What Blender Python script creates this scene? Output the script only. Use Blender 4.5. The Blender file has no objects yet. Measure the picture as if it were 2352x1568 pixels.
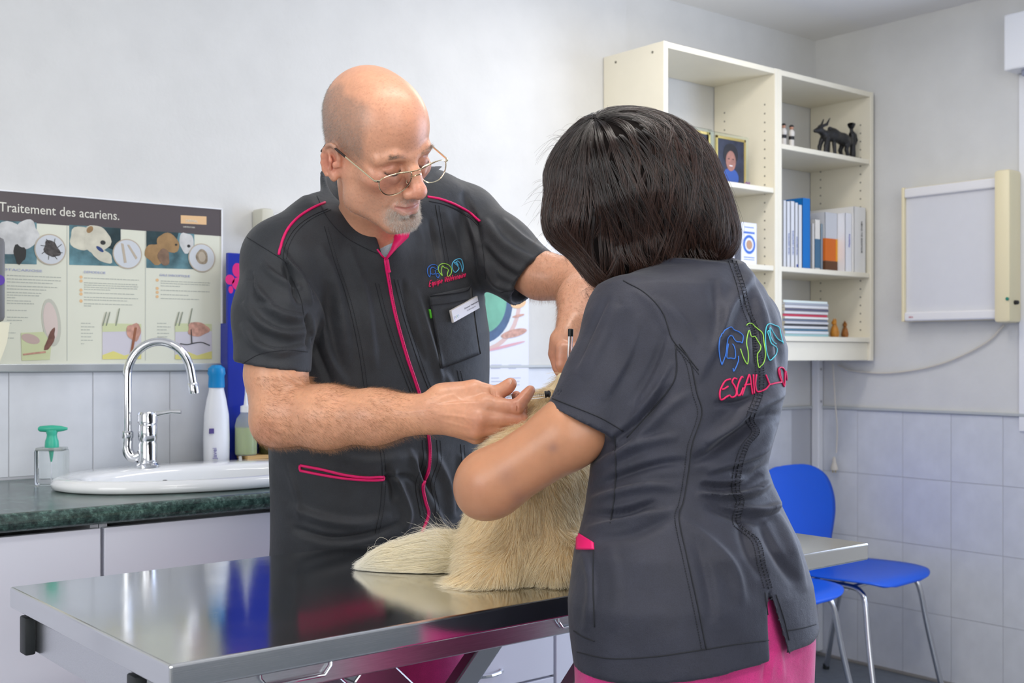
import bpy, bmesh, math, random
import numpy as np
from mathutils import Vector, Matrix
from mathutils.bvhtree import BVHTree

random.seed(7)
np.random.seed(7)
SC = bpy.context.scene
COL = SC.collection
PI = math.pi

# ------------------------------------------------------------------ camera, light, exposure
# World axes follow the room: x runs along the back wall, y towards it, z up.  The camera
# stands above the origin.
FPX, EYE, HOR = 2704.0, 1.214, 817.0
UX, UY = 0.771, 0.637
cam_d = bpy.data.cameras.new('camera')
cam = bpy.data.objects.new('camera', cam_d)
COL.objects.link(cam)
cam.location = (0, 0, EYE)
cam.rotation_euler = (PI / 2, 0, -math.atan2(UY, UX))
cam_d.sensor_width = 36.0
cam_d.lens = FPX / 2352 * 36
cam_d.shift_y = (HOR - 784) / 2352
cam_d.clip_start = 0.05
cam_d.dof.use_dof = True
cam_d.dof.focus_distance = 1.92
cam_d.dof.aperture_fstop = 8.0
SC.camera = cam

SC.view_settings.view_transform = 'Standard'
SC.view_settings.look = 'None'
SC.view_settings.gamma = 1.0
SC.view_settings.use_curve_mapping = False
SC.view_settings.exposure = 0.02
SC.cycles.max_bounces = 8
SC.cycles.sample_clamp_indirect = 6.0

world = bpy.data.worlds.new('world')
SC.world = world
world.use_nodes = True
wb = world.node_tree.nodes['Background']
wb.inputs[0].default_value = (0.75, 0.86, 1.0, 1)
wb.inputs[1].default_value = 0.8


def area_light(name, loc, rot, sx, sy, power, col):
    l = bpy.data.lights.new(name, 'AREA')
    l.shape = 'RECTANGLE'
    l.size, l.size_y, l.energy, l.color = sx, sy, power, col
    o = bpy.data.objects.new(name, l)
    COL.objects.link(o)
    o.location, o.rotation_euler = loc, rot
    return o


# the ceiling lamps and the daylight through two windows, plus an added left fill
area_light('ceiling_lamp_light', (1.12, 1.17, 2.42), (0, 0, 0), 1.2, 0.22, 10, (1.0, 0.94, 0.87))
area_light('ceiling_lamp_light', (2.6, 2.2, 2.42), (0, 0, 0), 1.2, 0.25, 7.5, (1.0, 0.93, 0.84))
area_light('ceiling_lamp_light', (0.6, -0.6, 2.42), (0, 0, 0), 1.2, 0.3, 17, (1.0, 0.95, 0.89))
area_light('window_and_fill_light', (3.93, 0.95, 1.55), (0, PI / 2, 0), 1.7, 1.9, 50, (0.66, 0.76, 1.0))
area_light('window_and_fill_light', (0.3, -1.88, 1.6), (PI / 2, 0, 0), 2.6, 1.6, 33, (1.0, 0.98, 0.95))

area_light('window_and_fill_light', (-1.5, 1.0, 1.65), (0, -PI / 2, 0), 1.3, 1.5, 25, (1.0, 0.98, 0.95))  # fill light added to brighten the right wall, no known window there
for lx, ly, lp in ((1.12, 1.17, 2.5), (2.5, 2.2, 3.0), (0.6, -.6, 5)):
    pl0 = bpy.data.lights.new('ceiling_lamp_glow', 'POINT')
    pl0.energy, pl0.color, pl0.shadow_soft_size = lp, (1.0, 0.95, 0.88), .10
    po0 = bpy.data.objects.new('ceiling_lamp_glow', pl0)
    COL.objects.link(po0)
    po0.location = (lx, ly, 2.32)


# ------------------------------------------------------------------ frames
def C(px, py, Y):
    """a point Y metres in front of the lens, camera-aligned axes (right, forward, up)"""
    return np.array([(px - 1176) / FPX * Y, Y, EYE - (py - HOR) / FPX * Y])


def c2w(p):
    p = np.asarray(p, float)
    out = np.empty_like(p)
    out[..., 0] = UX * p[..., 0] + UY * p[..., 1]
    out[..., 1] = -UY * p[..., 0] + UX * p[..., 1]
    out[..., 2] = p[..., 2]
    return out


def w2c(p):
    p = np.asarray(p, float)
    out = np.empty_like(p)
    out[..., 0] = UX * p[..., 0] - UY * p[..., 1]
    out[..., 1] = UY * p[..., 0] + UX * p[..., 1]
    out[..., 2] = p[..., 2]
    return out


# ------------------------------------------------------------------ materials
MATS = {}


def nn(nt, kind, **kw):
    n = nt.nodes.new(kind)
    for k, v in kw.items():
        setattr(n, k, v)
    return n


def mat(name, col, rough=0.5, metal=0.0, noise=0.0, nscale=20.0, bump=0.0, bscale=200.0, coat=0.0,
        trans=0.0, ior=1.45, sheen=0.0, sss=0.0, aniso=0.0, emit=None, attr=None, spec=0.5, stretch=None, alpha=1.0):
    if name in MATS:
        return MATS[name]
    m = bpy.data.materials.new(name)
    m.use_nodes = True
    nt = m.node_tree
    b = nt.nodes['Principled BSDF']
    L = nt.links
    b.inputs['Base Color'].default_value = (*col, 1)
    b.inputs['Roughness'].default_value = rough
    b.inputs['Metallic'].default_value = metal
    b.inputs['Coat Weight'].default_value = coat
    b.inputs['Transmission Weight'].default_value = trans
    b.inputs['IOR'].default_value = ior
    b.inputs['Sheen Weight'].default_value = sheen
    b.inputs['Specular IOR Level'].default_value = spec
    b.inputs['Alpha'].default_value = alpha
    if aniso:
        b.inputs['Anisotropic'].default_value = aniso
    if sss:
        b.inputs['Subsurface Weight'].default_value = sss
        b.inputs['Subsurface Radius'].default_value = (0.012, 0.004, 0.0025)
        b.inputs['Subsurface Scale'].default_value = 1.0
    if emit:
        b.inputs['Emission Color'].default_value = (*emit[:3], 1)
        b.inputs['Emission Strength'].default_value = emit[3]
    tc = nn(nt, 'ShaderNodeTexCoord')
    vec = tc.outputs['Object']
    if stretch:
        mp = nn(nt, 'ShaderNodeMapping')
        mp.inputs['Scale'].default_value = stretch
        L.new(vec, mp.inputs[0])
        vec = mp.outputs[0]
    src = None
    if attr:
        a = nn(nt, 'ShaderNodeAttribute', attribute_name=attr)
        src = a.outputs['Color']
    if noise:
        n = nn(nt, 'ShaderNodeTexNoise')
        n.inputs['Scale'].default_value = nscale
        n.inputs['Detail'].default_value = 5
        L.new(vec, n.inputs['Vector'])
        r = nn(nt, 'ShaderNodeMapRange')
        r.inputs['From Min'].default_value = 0.3
        r.inputs['From Max'].default_value = 0.7
        r.inputs['To Min'].default_value = 1 - noise
        r.inputs['To Max'].default_value = 1 + noise
        L.new(n.outputs[0], r.inputs[0])
        mx = nn(nt, 'ShaderNodeVectorMath', operation='SCALE')
        if src:
            L.new(src, mx.inputs[0])
        else:
            mx.inputs[0].default_value = col
        L.new(r.outputs[0], mx.inputs['Scale'])
        src = mx.outputs[0]
    if src:
        L.new(src, b.inputs['Base Color'])
    if bump:
        n = nn(nt, 'ShaderNodeTexNoise')
        n.inputs['Scale'].default_value = bscale
        n.inputs['Detail'].default_value = 4
        L.new(vec, n.inputs['Vector'])
        bp = nn(nt, 'ShaderNodeBump')
        bp.inputs['Strength'].default_value = bump
        bp.inputs['Distance'].default_value = 0.002
        L.new(n.outputs[0], bp.inputs['Height'])
        L.new(bp.outputs[0], b.inputs['Normal'])
    MATS[name] = m
    return m


def srgb(r, g, b):
    f = lambda c: (c / 255 / 12.92) if c / 255 <= 0.04045 else ((c / 255 + 0.055) / 1.055) ** 2.4
    return (f(r), f(g), f(b))


# ------------------------------------------------------------------ objects
def link(o, parent=None):
    COL.objects.link(o)
    if parent is not None:
        o.parent = parent
    return o


def wloc(o):
    v = Vector((0, 0, 0))
    while o is not None:
        v += o.location
        o = o.parent
    return v


def mesh_obj(name, verts, faces, m, parent=None, smooth=True, world=True, mi=None):
    """world=True: verts are world positions, moved into the parent's frame (parents are never turned)"""
    verts = np.asarray(verts, dtype=np.float64).reshape(-1, 3)
    if parent is not None and world:
        verts = verts - np.array(wloc(parent))
    me = bpy.data.meshes.new(name)
    if isinstance(faces, np.ndarray) and faces.ndim == 2:
        nf, k = faces.shape
        me.vertices.add(len(verts))
        me.vertices.foreach_set('co', verts.astype(np.float32).ravel())
        me.loops.add(nf * k)
        me.loops.foreach_set('vertex_index', faces.astype(np.int32).ravel())
        me.polygons.add(nf)
        me.polygons.foreach_set('loop_start', np.arange(0, nf * k, k, dtype=np.int32))
        me.update(calc_edges=True)
    else:
        me.from_pydata([tuple(v) for v in verts], [], [tuple(int(i) for i in f) for f in faces])
    me.validate()
    if smooth:
        me.polygons.foreach_set('use_smooth', np.ones(len(me.polygons), dtype=bool))
    if m is not None:
        for mm in (m if isinstance(m, (list, tuple)) else [m]):
            me.materials.append(mm)
    if mi is not None:
        me.polygons.foreach_set('material_index', np.asarray(mi, dtype=np.int32))
    me.update()
    o = bpy.data.objects.new(name, me)
    return link(o, parent)


def tag(o, label=None, cat=None, group=None, kind=None):
    if label: o['label'] = label
    if cat: o['category'] = cat
    if group: o['group'] = group
    if kind: o['kind'] = kind
    return o


def thing(name, label, cat, loc, group=None):
    o = bpy.data.objects.new(name, None)
    o.empty_display_size = 0.05
    o.location = loc
    COL.objects.link(o)
    return tag(o, label, cat, group)


def copy_tree(o, parent=None):
    c = o.copy()
    COL.objects.link(c)
    if parent is not None:
        c.parent = parent
    for ch in list(o.children):
        copy_tree(ch, c)
    return c


class MB:
    """collects shapes into one mesh"""
    def __init__(self):
        self.v, self.f = [], []

    def add(self, v, f):
        n = len(self.v)
        self.v += [tuple(p) for p in v]
        self.f += [tuple(i + n for i in q) for q in f]
        return self

    def box(self, x0, x1, y0, y1, z0, z1, bev=0.0, M=None, seg=2):
        bm = bmesh.new()
        bmesh.ops.create_cube(bm, size=1)
        for v in bm.verts:
            v.co = Vector(((x0 + x1) / 2 + v.co.x * (x1 - x0), (y0 + y1) / 2 + v.co.y * (y1 - y0),
                           (z0 + z1) / 2 + v.co.z * (z1 - z0)))
        if bev:
            bev = min(bev, 0.49 * min(abs(x1 - x0), abs(y1 - y0), abs(z1 - z0)))
            bmesh.ops.bevel(bm, geom=bm.edges[:], offset=bev, segments=seg, profile=0.5, affect='EDGES')
        if M is not None:
            bm.transform(M)
        return self.bm(bm)

    def bm(self, bm):
        bm.verts.ensure_lookup_table()
        bm.verts.index_update()
        self.add([v.co[:] for v in bm.verts], [[v.index for v in f.verts] for f in bm.faces])
        bm.free()
        return self

    def lathe(self, prof, c=(0, 0, 0), n=32, axis=None, sx=1.0, sy=1.0):
        """prof: (r, z) from bottom to top"""
        vs, fs = [], []
        M = Matrix.Identity(3)
        if axis is not None:
            M = Vector((0, 0, 1)).rotation_difference(Vector(axis)).to_matrix()
        for r, z in prof:
            for k in range(n):
                a = 2 * PI * k / n
                p = M @ Vector((r * math.cos(a) * sx, r * math.sin(a) * sy, z))
                vs.append((p.x + c[0], p.y + c[1], p.z + c[2]))
        for i in range(len(prof) - 1):
            for k in range(n):
                a, b = i * n + k, i * n + (k + 1) % n
                fs.append((a, b, b + n, a + n))
        if prof[0][0] > 1e-5: fs.append(tuple(reversed(range(n))))
        if prof[-1][0] > 1e-5: fs.append(tuple(range((len(prof) - 1) * n, len(prof) * n)))
        return self.add(vs, fs)

    def tube(self, pts, r, n=10, closed=False, cap=True, flat=None):
        """round tube along pts, r a number or a list"""
        P = [Vector(p) for p in pts]
        m = len(P)
        R = r if isinstance(r, (list, tuple, np.ndarray)) else [r] * m
        T = []
        for i in range(m):
            if closed:
                t = P[(i + 1) % m] - P[i - 1]
            else:
                t = P[min(i + 1, m - 1)] - P[max(i - 1, 0)]
            T.append(t.normalized() if t.length > 1e-9 else Vector((0, 0, 1)))
        up = Vector((0, 0, 1)) if abs(T[0].z) < 0.9 else Vector((1, 0, 0))
        N = (up - T[0] * up.dot(T[0])).normalized()
        vs = []
        for i in range(m):
            N = (N - T[i] * N.dot(T[i]))
            N = N.normalized() if N.length > 1e-6 else T[i].orthogonal().normalized()
            B = T[i].cross(N)
            for k in range(n):
                a = 2 * PI * k / n
                vs.append(tuple(P[i] + (N * math.cos(a) + B * math.sin(a)) * float(R[i])))
        fs = []
        for i in range(m if closed else m - 1):
            for k in range(n):
                a, b = i * n + k, i * n + (k + 1) % n
                c2, d = ((i + 1) % m) * n + (k + 1) % n, ((i + 1) % m) * n + k
                fs.append((a, b, c2, d))
        if cap and not closed:
            fs.append(tuple(reversed(range(n))))
            fs.append(tuple(range((m - 1) * n, m * n)))
        return self.add(vs, fs)

    def prism(self, poly, z0, z1, M=None):
        """poly in xy, extruded in z"""
        n = len(poly)
        vs = [(x, y, z0) for x, y in poly] + [(x, y, z1) for x, y in poly]
        fs = [tuple(reversed(range(n))), tuple(range(n, 2 * n))] + [(i, (i + 1) % n, n + (i + 1) % n, n + i) for i in range(n)]
        if M is not None:
            vs = [tuple(M @ Vector(v)) for v in vs]
        return self.add(vs, fs)

    def build(self, name, m, parent=None, smooth=False, world=True):
        o = mesh_obj(name, self.v, self.f, m, parent, smooth=False, world=world)
        if smooth:
            me = o.data
            bm = bmesh.new()
            bm.from_mesh(me)
            for f in bm.faces: f.smooth = True
            for e in bm.edges:
                if len(e.link_faces) == 2 and e.calc_face_angle(0) > math.radians(38):
                    e.smooth = False
            bm.to_mesh(me)
            bm.free()
        return o


def arc(fn, a0, a1, n):
    return [fn(a0 + (a1 - a0) * i / (n - 1)) for i in range(n)]


def catmull(pts, per=8, closed=False):
    P = [np.array(p, float) for p in pts]
    n = len(P)
    out = []
    for i in range(n if closed else n - 1):
        p0 = P[(i - 1) % n] if closed or i > 0 else 2 * P[0] - P[1]
        p1, p2 = P[i], P[(i + 1) % n]
        p3 = P[(i + 2) % n] if closed or i + 2 < n else 2 * P[-1] - P[-2]
        for k in range(per):
            t = k / per
            out.append(0.5 * (2 * p1 + (p2 - p0) * t + (2 * p0 - 5 * p1 + 4 * p2 - p3) * t * t + (3 * p1 - p0 - 3 * p2 + p3) * t ** 3))
    if not closed:
        out.append(P[-1])
    return out


# where a line of sight through a pixel of the photograph meets a wall, the floor...
def on_y(px, py, n):
    r = (px - 1176) / FPX
    Y = n / (-UY * r + UX)
    return Vector((UX * r * Y + UY * Y, n, EYE - (py - HOR) / FPX * Y))


def on_x(px, py, s):
    r = (px - 1176) / FPX
    Y = s / (UX * r + UY)
    return Vector((s, -UY * r * Y + UX * Y, EYE - (py - HOR) / FPX * Y))


def on_z(px, py, z):
    Y = (EYE - z) * FPX / (py - HOR)
    X = (px - 1176) / FPX * Y
    return Vector((UX * X + UY * Y, -UY * X + UX * Y, z))


def text_obj(name, body, size, m, parent, M, extrude=0.0004, width=None):
    """flat lettering converted to a mesh; M places the text's xy plane in the world"""
    cu = bpy.data.curves.new(name, 'FONT')
    cu.body = body
    cu.size = size
    cu.extrude = extrude
    cu.resolution_u = 3
    o = bpy.data.objects.new(name, cu)
    COL.objects.link(o)
    dg = bpy.context.evaluated_depsgraph_get()
    me = bpy.data.meshes.new_from_object(o.evaluated_get(dg))
    bpy.data.objects.remove(o)
    bpy.data.curves.remove(cu)
    n = len(me.vertices)
    co = np.empty(n * 3)
    me.vertices.foreach_get('co', co)
    co = co.reshape(-1, 3)
    if width:
        co[:, 0] *= width / max(co[:, 0].max() - co[:, 0].min(), 1e-6)
    fs = [list(p.vertices) for p in me.polygons]
    vs = [tuple(M @ Vector(v)) for v in co]
    bpy.data.meshes.remove(me)
    return mesh_obj(name, vs, fs, m, parent, smooth=False)


def frame_m(o, x, y):
    x, y = Vector(x).normalized(), Vector(y).normalized()
    z = x.cross(y)
    M = Matrix((x, y, z)).transposed().to_4x4()
    M.translation = Vector(o)
    return M
# ================================================================== implicit-surface modelling
class Sdf:
    def __init__(self, lo, hi, h):
        self.lo, self.h = np.array(lo, float), float(h)
        n = np.ceil((np.array(hi, float) - self.lo) / h).astype(int) + 1
        self.n = n
        self.ax = [(self.lo[i] + h * np.arange(n[i])).astype(np.float32) for i in range(3)]
        self.d = np.full(n, 1.0, dtype=np.float32)

    def sl(self, lo, hi):
        a = np.clip(np.floor((np.array(lo) - self.lo) / self.h).astype(int), 0, self.n)
        b = np.clip(np.ceil((np.array(hi) - self.lo) / self.h).astype(int) + 1, 0, self.n)
        s = tuple(slice(a[i], b[i]) for i in range(3))
        return s, (self.ax[0][s[0]][:, None, None], self.ax[1][s[1]][None, :, None], self.ax[2][s[2]][None, None, :])

    def apply(self, fn, lo, hi, k=0.01, op='u'):
        m = k + 2.5 * self.h
        s, (x, y, z) = self.sl(np.array(lo) - m, np.array(hi) + m)
        cur = self.d[s]
        if cur.size == 0:
            return self
        d = fn(x, y, z).astype(np.float32)
        k = max(k, 1e-5)
        if op == 'u':
            h = np.maximum(k - np.abs(cur - d), 0) / k
            self.d[s] = np.minimum(cur, d) - h * h * k * 0.25
        else:
            if op == 's':
                d = -d
            h = np.maximum(k - np.abs(cur - d), 0) / k
            self.d[s] = np.maximum(cur, d) + h * h * k * 0.25
        return self

    def cone(self, a, b, ra, rb=None, k=0.01, op='u', flat=None):
        """round cone from a to b; flat=(direction, factor) squeezes it along a direction"""
        a, b = np.array(a, float), np.array(b, float)
        rb = ra if rb is None else rb
        ab = b - a
        L2 = max(float(ab @ ab), 1e-12)
        r = max(ra, rb)
        if flat is not None:
            fd = np.array(flat[0], float)
            fd /= np.linalg.norm(fd)
            ff = flat[1]
            r = r / min(ff, 1)

        def fn(x, y, z):
            px, py, pz = x - a[0], y - a[1], z - a[2]
            t = np.clip((px * ab[0] + py * ab[1] + pz * ab[2]) / L2, 0, 1)
            qx, qy, qz = px - t * ab[0], py - t * ab[1], pz - t * ab[2]
            rr = ra + (rb - ra) * t
            if flat is not None:
                e = qx * fd[0] + qy * fd[1] + qz * fd[2]
                qx, qy, qz = qx + e * (ff - 1) * fd[0], qy + e * (ff - 1) * fd[1], qz + e * (ff - 1) * fd[2]
            return np.sqrt(qx * qx + qy * qy + qz * qz) - rr
        lo = np.minimum(a, b) - r
        hi = np.maximum(a, b) + r
        return self.apply(fn, lo, hi, k, op)

    def ell(self, c, r, R=None, k=0.01, op='u'):
        """ellipsoid; rows of R are its axes"""
        c = np.array(c, float)
        r = np.array(r if hasattr(r, '__len__') else (r, r, r), float)
        R = np.eye(3) if R is None else np.array(R, float)

        def fn(x, y, z):
            px, py, pz = x - c[0], y - c[1], z - c[2]
            k0 = k1 = 0
            for i in range(3):
                q = (px * R[i, 0] + py * R[i, 1] + pz * R[i, 2]) / r[i]
                k0 = k0 + q * q
                k1 = k1 + (q / r[i]) ** 2
            k0, k1 = np.sqrt(k0), np.sqrt(k1)
            return k0 * (k0 - 1) / np.maximum(k1, 1e-6)
        ext = np.sqrt(((R * r[:, None]) ** 2).sum(0))
        return self.apply(fn, c - ext, c + ext, k, op)

    def chain(self, pts, rs, k=0.01, op='u', flat=None):
        for i in range(len(pts) - 1):
            self.cone(pts[i], pts[i + 1], rs[i], rs[i + 1], k, op, flat)
        return self

    def loft(self, rows, ang, k=0.01, op='u', p=2.0):
        """upright stack of ellipses; rows = (z, cx, cy, a, b) sorted by z; ang turns the a axis from +x"""
        R = np.array(rows, float)
        ca, sa = math.cos(ang), math.sin(ang)

        def fn(x, y, z):
            zz = np.clip(z.ravel(), R[0, 0], R[-1, 0])
            cx, cy, a, b = [np.interp(zz, R[:, 0], R[:, i])[None, None, :] for i in (1, 2, 3, 4)]
            px, py = x - cx, y - cy
            u = (px * ca + py * sa)
            v = (-px * sa + py * ca)
            q = (np.abs(u / a) ** p + np.abs(v / b) ** p) ** (1 / p)
            g = np.sqrt((u / a ** 2) ** 2 + (v / b ** 2) ** 2)
            k0 = np.sqrt((u / a) ** 2 + (v / b) ** 2)
            d = (q - 1) * np.where(g > 1e-6, k0 / np.maximum(g, 1e-6), np.minimum(a, b))
            dz = np.maximum(np.maximum(R[0, 0] - z, z - R[-1, 0]), -1.0)
            return np.maximum(d, dz + 0 * d)
        ext = np.maximum(R[:, 3], R[:, 4]).max()
        lo = (R[:, 1].min() - ext, R[:, 2].min() - ext, R[0, 0])
        hi = (R[:, 1].max() + ext, R[:, 2].max() + ext, R[-1, 0])
        return self.apply(fn, lo, hi, k, op)

    def plane(self, p, n, k=0.004, lo=None, hi=None):
        """cut away the side that n points to"""
        p, n = np.array(p, float), np.array(n, float)
        n = n / np.linalg.norm(n)
        lo = self.lo if lo is None else lo
        hi = self.lo + self.n * self.h if hi is None else hi
        return self.apply(lambda x, y, z: (x - p[0]) * n[0] + (y - p[1]) * n[1] + (z - p[2]) * n[2], lo, hi, k, 'i')

    def twin(self):
        o = Sdf.__new__(Sdf)
        o.lo, o.h, o.n, o.ax = self.lo, self.h, self.n, self.ax
        o.d = np.full(self.n, 1.0, dtype=np.float32)
        return o

    def merge(self, o, k):
        h = np.maximum(k - np.abs(self.d - o.d), 0) / k
        self.d = np.minimum(self.d, o.d) - h * h * k * 0.25
        return self

    def mesh(self, relax=1):
        """surface nets -> verts (N,3), quads (M,4)"""
        d = self.d
        ins = d < 0
        nx, ny, nz = d.shape
        cnt = np.zeros((nx - 1, ny - 1, nz - 1), np.uint8)
        for i in (0, 1):
            for j in (0, 1):
                for k in (0, 1):
                    cnt += ins[i:nx - 1 + i, j:ny - 1 + j, k:nz - 1 + k]
        act = (cnt > 0) & (cnt < 8)
        idx = np.argwhere(act)
        vid = np.full(act.shape, -1, np.int32)
        vid[act] = np.arange(len(idx))
        cor = np.array([(i, j, k) for i in (0, 1) for j in (0, 1) for k in (0, 1)])
        val = [d[idx[:, 0] + c[0], idx[:, 1] + c[1], idx[:, 2] + c[2]] for c in cor]
        acc = np.zeros((len(idx), 3))
        num = np.zeros(len(idx))
        for a in range(8):
            for b in range(a + 1, 8):
                if np.abs(cor[a] - cor[b]).sum() != 1:
                    continue
                va, vb = val[a], val[b]
                m = (va < 0) != (vb < 0)
                t = va[m] / (va[m] - vb[m])
                acc[m] += cor[a] + t[:, None] * (cor[b] - cor[a])
                num[m] += 1
        P = self.lo + self.h * (idx + acc / num[:, None])
        quads = []
        for ax in range(3):
            s0 = [slice(None)] * 3
            s1 = [slice(None)] * 3
            s0[ax] = slice(0, -1)
            s1[ax] = slice(1, None)
            o = [x for x in range(3) if x != ax]
            A, B = ins[tuple(s0)], ins[tuple(s1)]
            e = np.argwhere(A != B)
            ok = (e[:, o[0]] > 0) & (e[:, o[1]] > 0) & (e[:, o[0]] < d.shape[o[0]] - 1) & (e[:, o[1]] < d.shape[o[1]] - 1)
            e = e[ok]
            st = A[e[:, 0], e[:, 1], e[:, 2]]
            q = []
            for du, dv in ((-1, -1), (0, -1), (0, 0), (-1, 0)):
                c = e.copy()
                c[:, o[0]] += du
                c[:, o[1]] += dv
                q.append(vid[c[:, 0], c[:, 1], c[:, 2]])
            q = np.stack(q, 1)
            flip = st if ax != 1 else ~st
            q[~flip] = q[~flip][:, ::-1]
            quads.append(q)
        Q = np.concatenate(quads)
        Q = Q[(Q >= 0).all(1)]
        for _ in range(relax):
            P = 0.5 * P + 0.5 * lap(P, Q)
        return P, Q


def lap(P, Q):
    s = np.zeros_like(P)
    n = np.zeros(len(P))
    for i in range(4):
        a, b = Q[:, i], Q[:, (i + 1) % 4]
        for c in range(3):
            s[:, c] += np.bincount(a, P[b, c], len(P)) + np.bincount(b, P[a, c], len(P))
        n += np.bincount(a, minlength=len(P)) + np.bincount(b, minlength=len(P))
    return np.where(n[:, None] > 0, s / np.maximum(n, 1)[:, None], P)


def smooth_val(v, Q, it=1):
    v = v.reshape(len(v), -1)
    for _ in range(it):
        v = 0.5 * v + 0.5 * lap3(v, Q)
    return v


def lap3(P, Q):
    s = np.zeros_like(P)
    n = np.zeros(len(P))
    for i in range(4):
        a, b = Q[:, i], Q[:, (i + 1) % 4]
        for c in range(P.shape[1]):
            s[:, c] += np.bincount(a, P[b, c], len(P)) + np.bincount(b, P[a, c], len(P))
        n += np.bincount(a, minlength=len(P)) + np.bincount(b, minlength=len(P))
    return s / np.maximum(n, 1)[:, None]


def vnormals(P, Q):
    fn = np.cross(P[Q[:, 2]] - P[Q[:, 0]], P[Q[:, 3]] - P[Q[:, 1]])
    N = np.zeros_like(P)
    for i in range(4):
        for c in range(3):
            N[:, c] += np.bincount(Q[:, i], fn[:, c], len(P))
    return N / np.maximum(np.linalg.norm(N, axis=1, keepdims=True), 1e-12)


def to_px(P):
    return np.stack([1176 + FPX * P[:, 0] / P[:, 1], HOR - FPX * (P[:, 2] - EYE) / P[:, 1]], 1)


def seg_dist(q, poly):
    """distance in the plane from points q to a polyline, and the fraction along it"""
    poly = np.array(poly, float)
    best = np.full(len(q), 1e9)
    fr = np.zeros(len(q))
    sd = np.zeros(len(q))
    L = np.linalg.norm(np.diff(poly, axis=0), axis=1)
    tot, run = L.sum(), 0
    for i in range(len(poly) - 1):
        a, b = poly[i], poly[i + 1]
        ab = b - a
        t = np.clip(((q - a) @ ab) / max(ab @ ab, 1e-9), 0, 1)
        w = q - a - t[:, None] * ab
        dd = np.hypot(w[:, 0], w[:, 1])
        m = dd < best
        best[m] = dd[m]
        fr[m] = (run + t[m] * L[i]) / tot
        sd[m] = np.sign(ab[0] * w[m, 1] - ab[1] * w[m, 0])
        run += L[i]
    return best, fr, sd


def add_folds(P, Q, folds, gain=1.0):
    """cloth folds: ridges (amp > 0) and valleys (amp < 0) running over the surface.
    folds: (points, width px, height m)"""
    N = vnormals(P, Q)
    view = P - np.array([0, 0, EYE])
    view /= np.linalg.norm(view, axis=1, keepdims=True)
    face = np.clip(-(N * view).sum(1) * 2.0 + .15, 0, 1)
    q = to_px(P)
    D = np.zeros(len(P))
    for pts, w, amp in folds:
        pl = np.array(catmull(pts, 5)) if len(pts) > 2 else np.array(pts, float)
        lo, hi = pl.min(0) - 3 * w, pl.max(0) + 3 * w
        m = np.where((q[:, 0] > lo[0]) & (q[:, 0] < hi[0]) & (q[:, 1] > lo[1]) & (q[:, 1] < hi[1]) & (face > 0))[0]
        if len(m) == 0:
            continue
        dd, fr, sd = seg_dist(q[m], pl)
        taper = np.sin(np.clip(fr, 0, 1) * PI) ** 0.6
        s = np.where(sd > 0, 1.25, 0.75)
        prof = np.exp(-(dd / (w * s)) ** 2) - 0.35 * np.exp(-(dd / (2.2 * w)) ** 2)
        D[m] += amp * prof * taper
    return P + N * (D * face * gain)[:, None]


def noise3(P, s, seed=0):
    """cheap smooth noise on points, -1..1"""
    r = np.random.RandomState(seed)
    out = np.zeros(len(P))
    for i in range(7):
        k = r.normal(size=3)
        k *= s * (0.6 + r.rand()) / np.linalg.norm(k)
        out += np.sin(P @ k + r.rand() * 6.28 + 1.3 * np.sin(P @ (k[[1, 2, 0]] * .7) + r.rand() * 6))
    return out / 3.5


def color_attr(o, cols, name='tint'):
    me = o.data
    a = me.attributes.new(name, 'FLOAT_COLOR', 'POINT')
    c = np.ones((len(me.vertices), 4), np.float32)
    c[:, :3] = cols
    a.data.foreach_set('color', c.ravel())


def bvh_of(P, Q):
    return BVHTree.FromPolygons([tuple(p) for p in P], [tuple(int(i) for i in q) for q in Q])


def drape(pts, bvh, off=0.0008, per=6, closed=False, curve=True, lim=None):
    """lay a line (given as seen in the photograph) onto the surface; returns camera-frame points"""
    pl = catmull(pts, per, closed) if (curve and len(pts) > 2) else [np.array(p, float) for p in pts]
    if not curve or len(pts) == 2:
        out = []
        seq = pl + ([pl[0]] if closed else [])
        for a, b in zip(seq[:-1], seq[1:]):
            for k in range(per):
                out.append(a + (b - a) * k / per)
        if not closed: out.append(seq[-1])
        pl = out
    o = Vector((0, 0, EYE))
    res = []
    for p in pl:
        d = Vector(((p[0] - 1176) / FPX, 1.0, -(p[1] - HOR) / FPX))
        hit, n, i, t = bvh.ray_cast(o, d.normalized())
        if hit is None:
            continue
        if lim and hit.y > lim: continue
        if n.dot(d) > 0: n = -n
        res.append(np.array(hit + n * off))
    return res


def sew(name, lines, bvh, r, m, parent, n=6, off=0.0008, per=6, closed=False, curve=True, kind=None, label=None, lim=None):
    """lines: list of polylines; makes one raised stitched line object"""
    b = MB()
    for pts in lines:
        q = drape(pts, bvh, off, per, closed, curve, lim)
        if len(q) > 1:
            b.tube([tuple(c2w(p)) for p in q], r, n, closed=closed)
    if not b.v: return None
    o = b.build(name, m, parent)
    o.data.polygons.foreach_set('use_smooth', np.ones(len(o.data.polygons), dtype=bool))
    if kind: o['kind'] = kind
    if label: o['label'] = label
    return o


def stitches(name, lines, bvh, r, m, parent, step=7, ln=4, off=0.0006, lim=None):
    """a row of short thread stitches along each line, joined in one part"""
    b = MB()
    for pts in lines:
        q = drape(pts, bvh, off, 10, lim=lim)
        if len(q) < 3: continue
        q = np.array(q)
        L = np.concatenate([[0], np.cumsum(np.linalg.norm(np.diff(q, axis=0), axis=1))])
        s, dl = 0.0, .0034
        while s + dl * .6 < L[-1]:
            pp = [np.array([np.interp(t, L, q[:, i]) for i in range(3)]) for t in (s, s + dl * .3, s + dl * .6)]
            if np.linalg.norm(pp[2] - pp[0]) < .006:
                b.tube([tuple(c2w(p)) for p in pp], r, 4)
            s += dl
    if not b.v: return None
    o = b.build(name, m, parent)
    o['kind'] = 'stuff'
    return o


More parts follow.
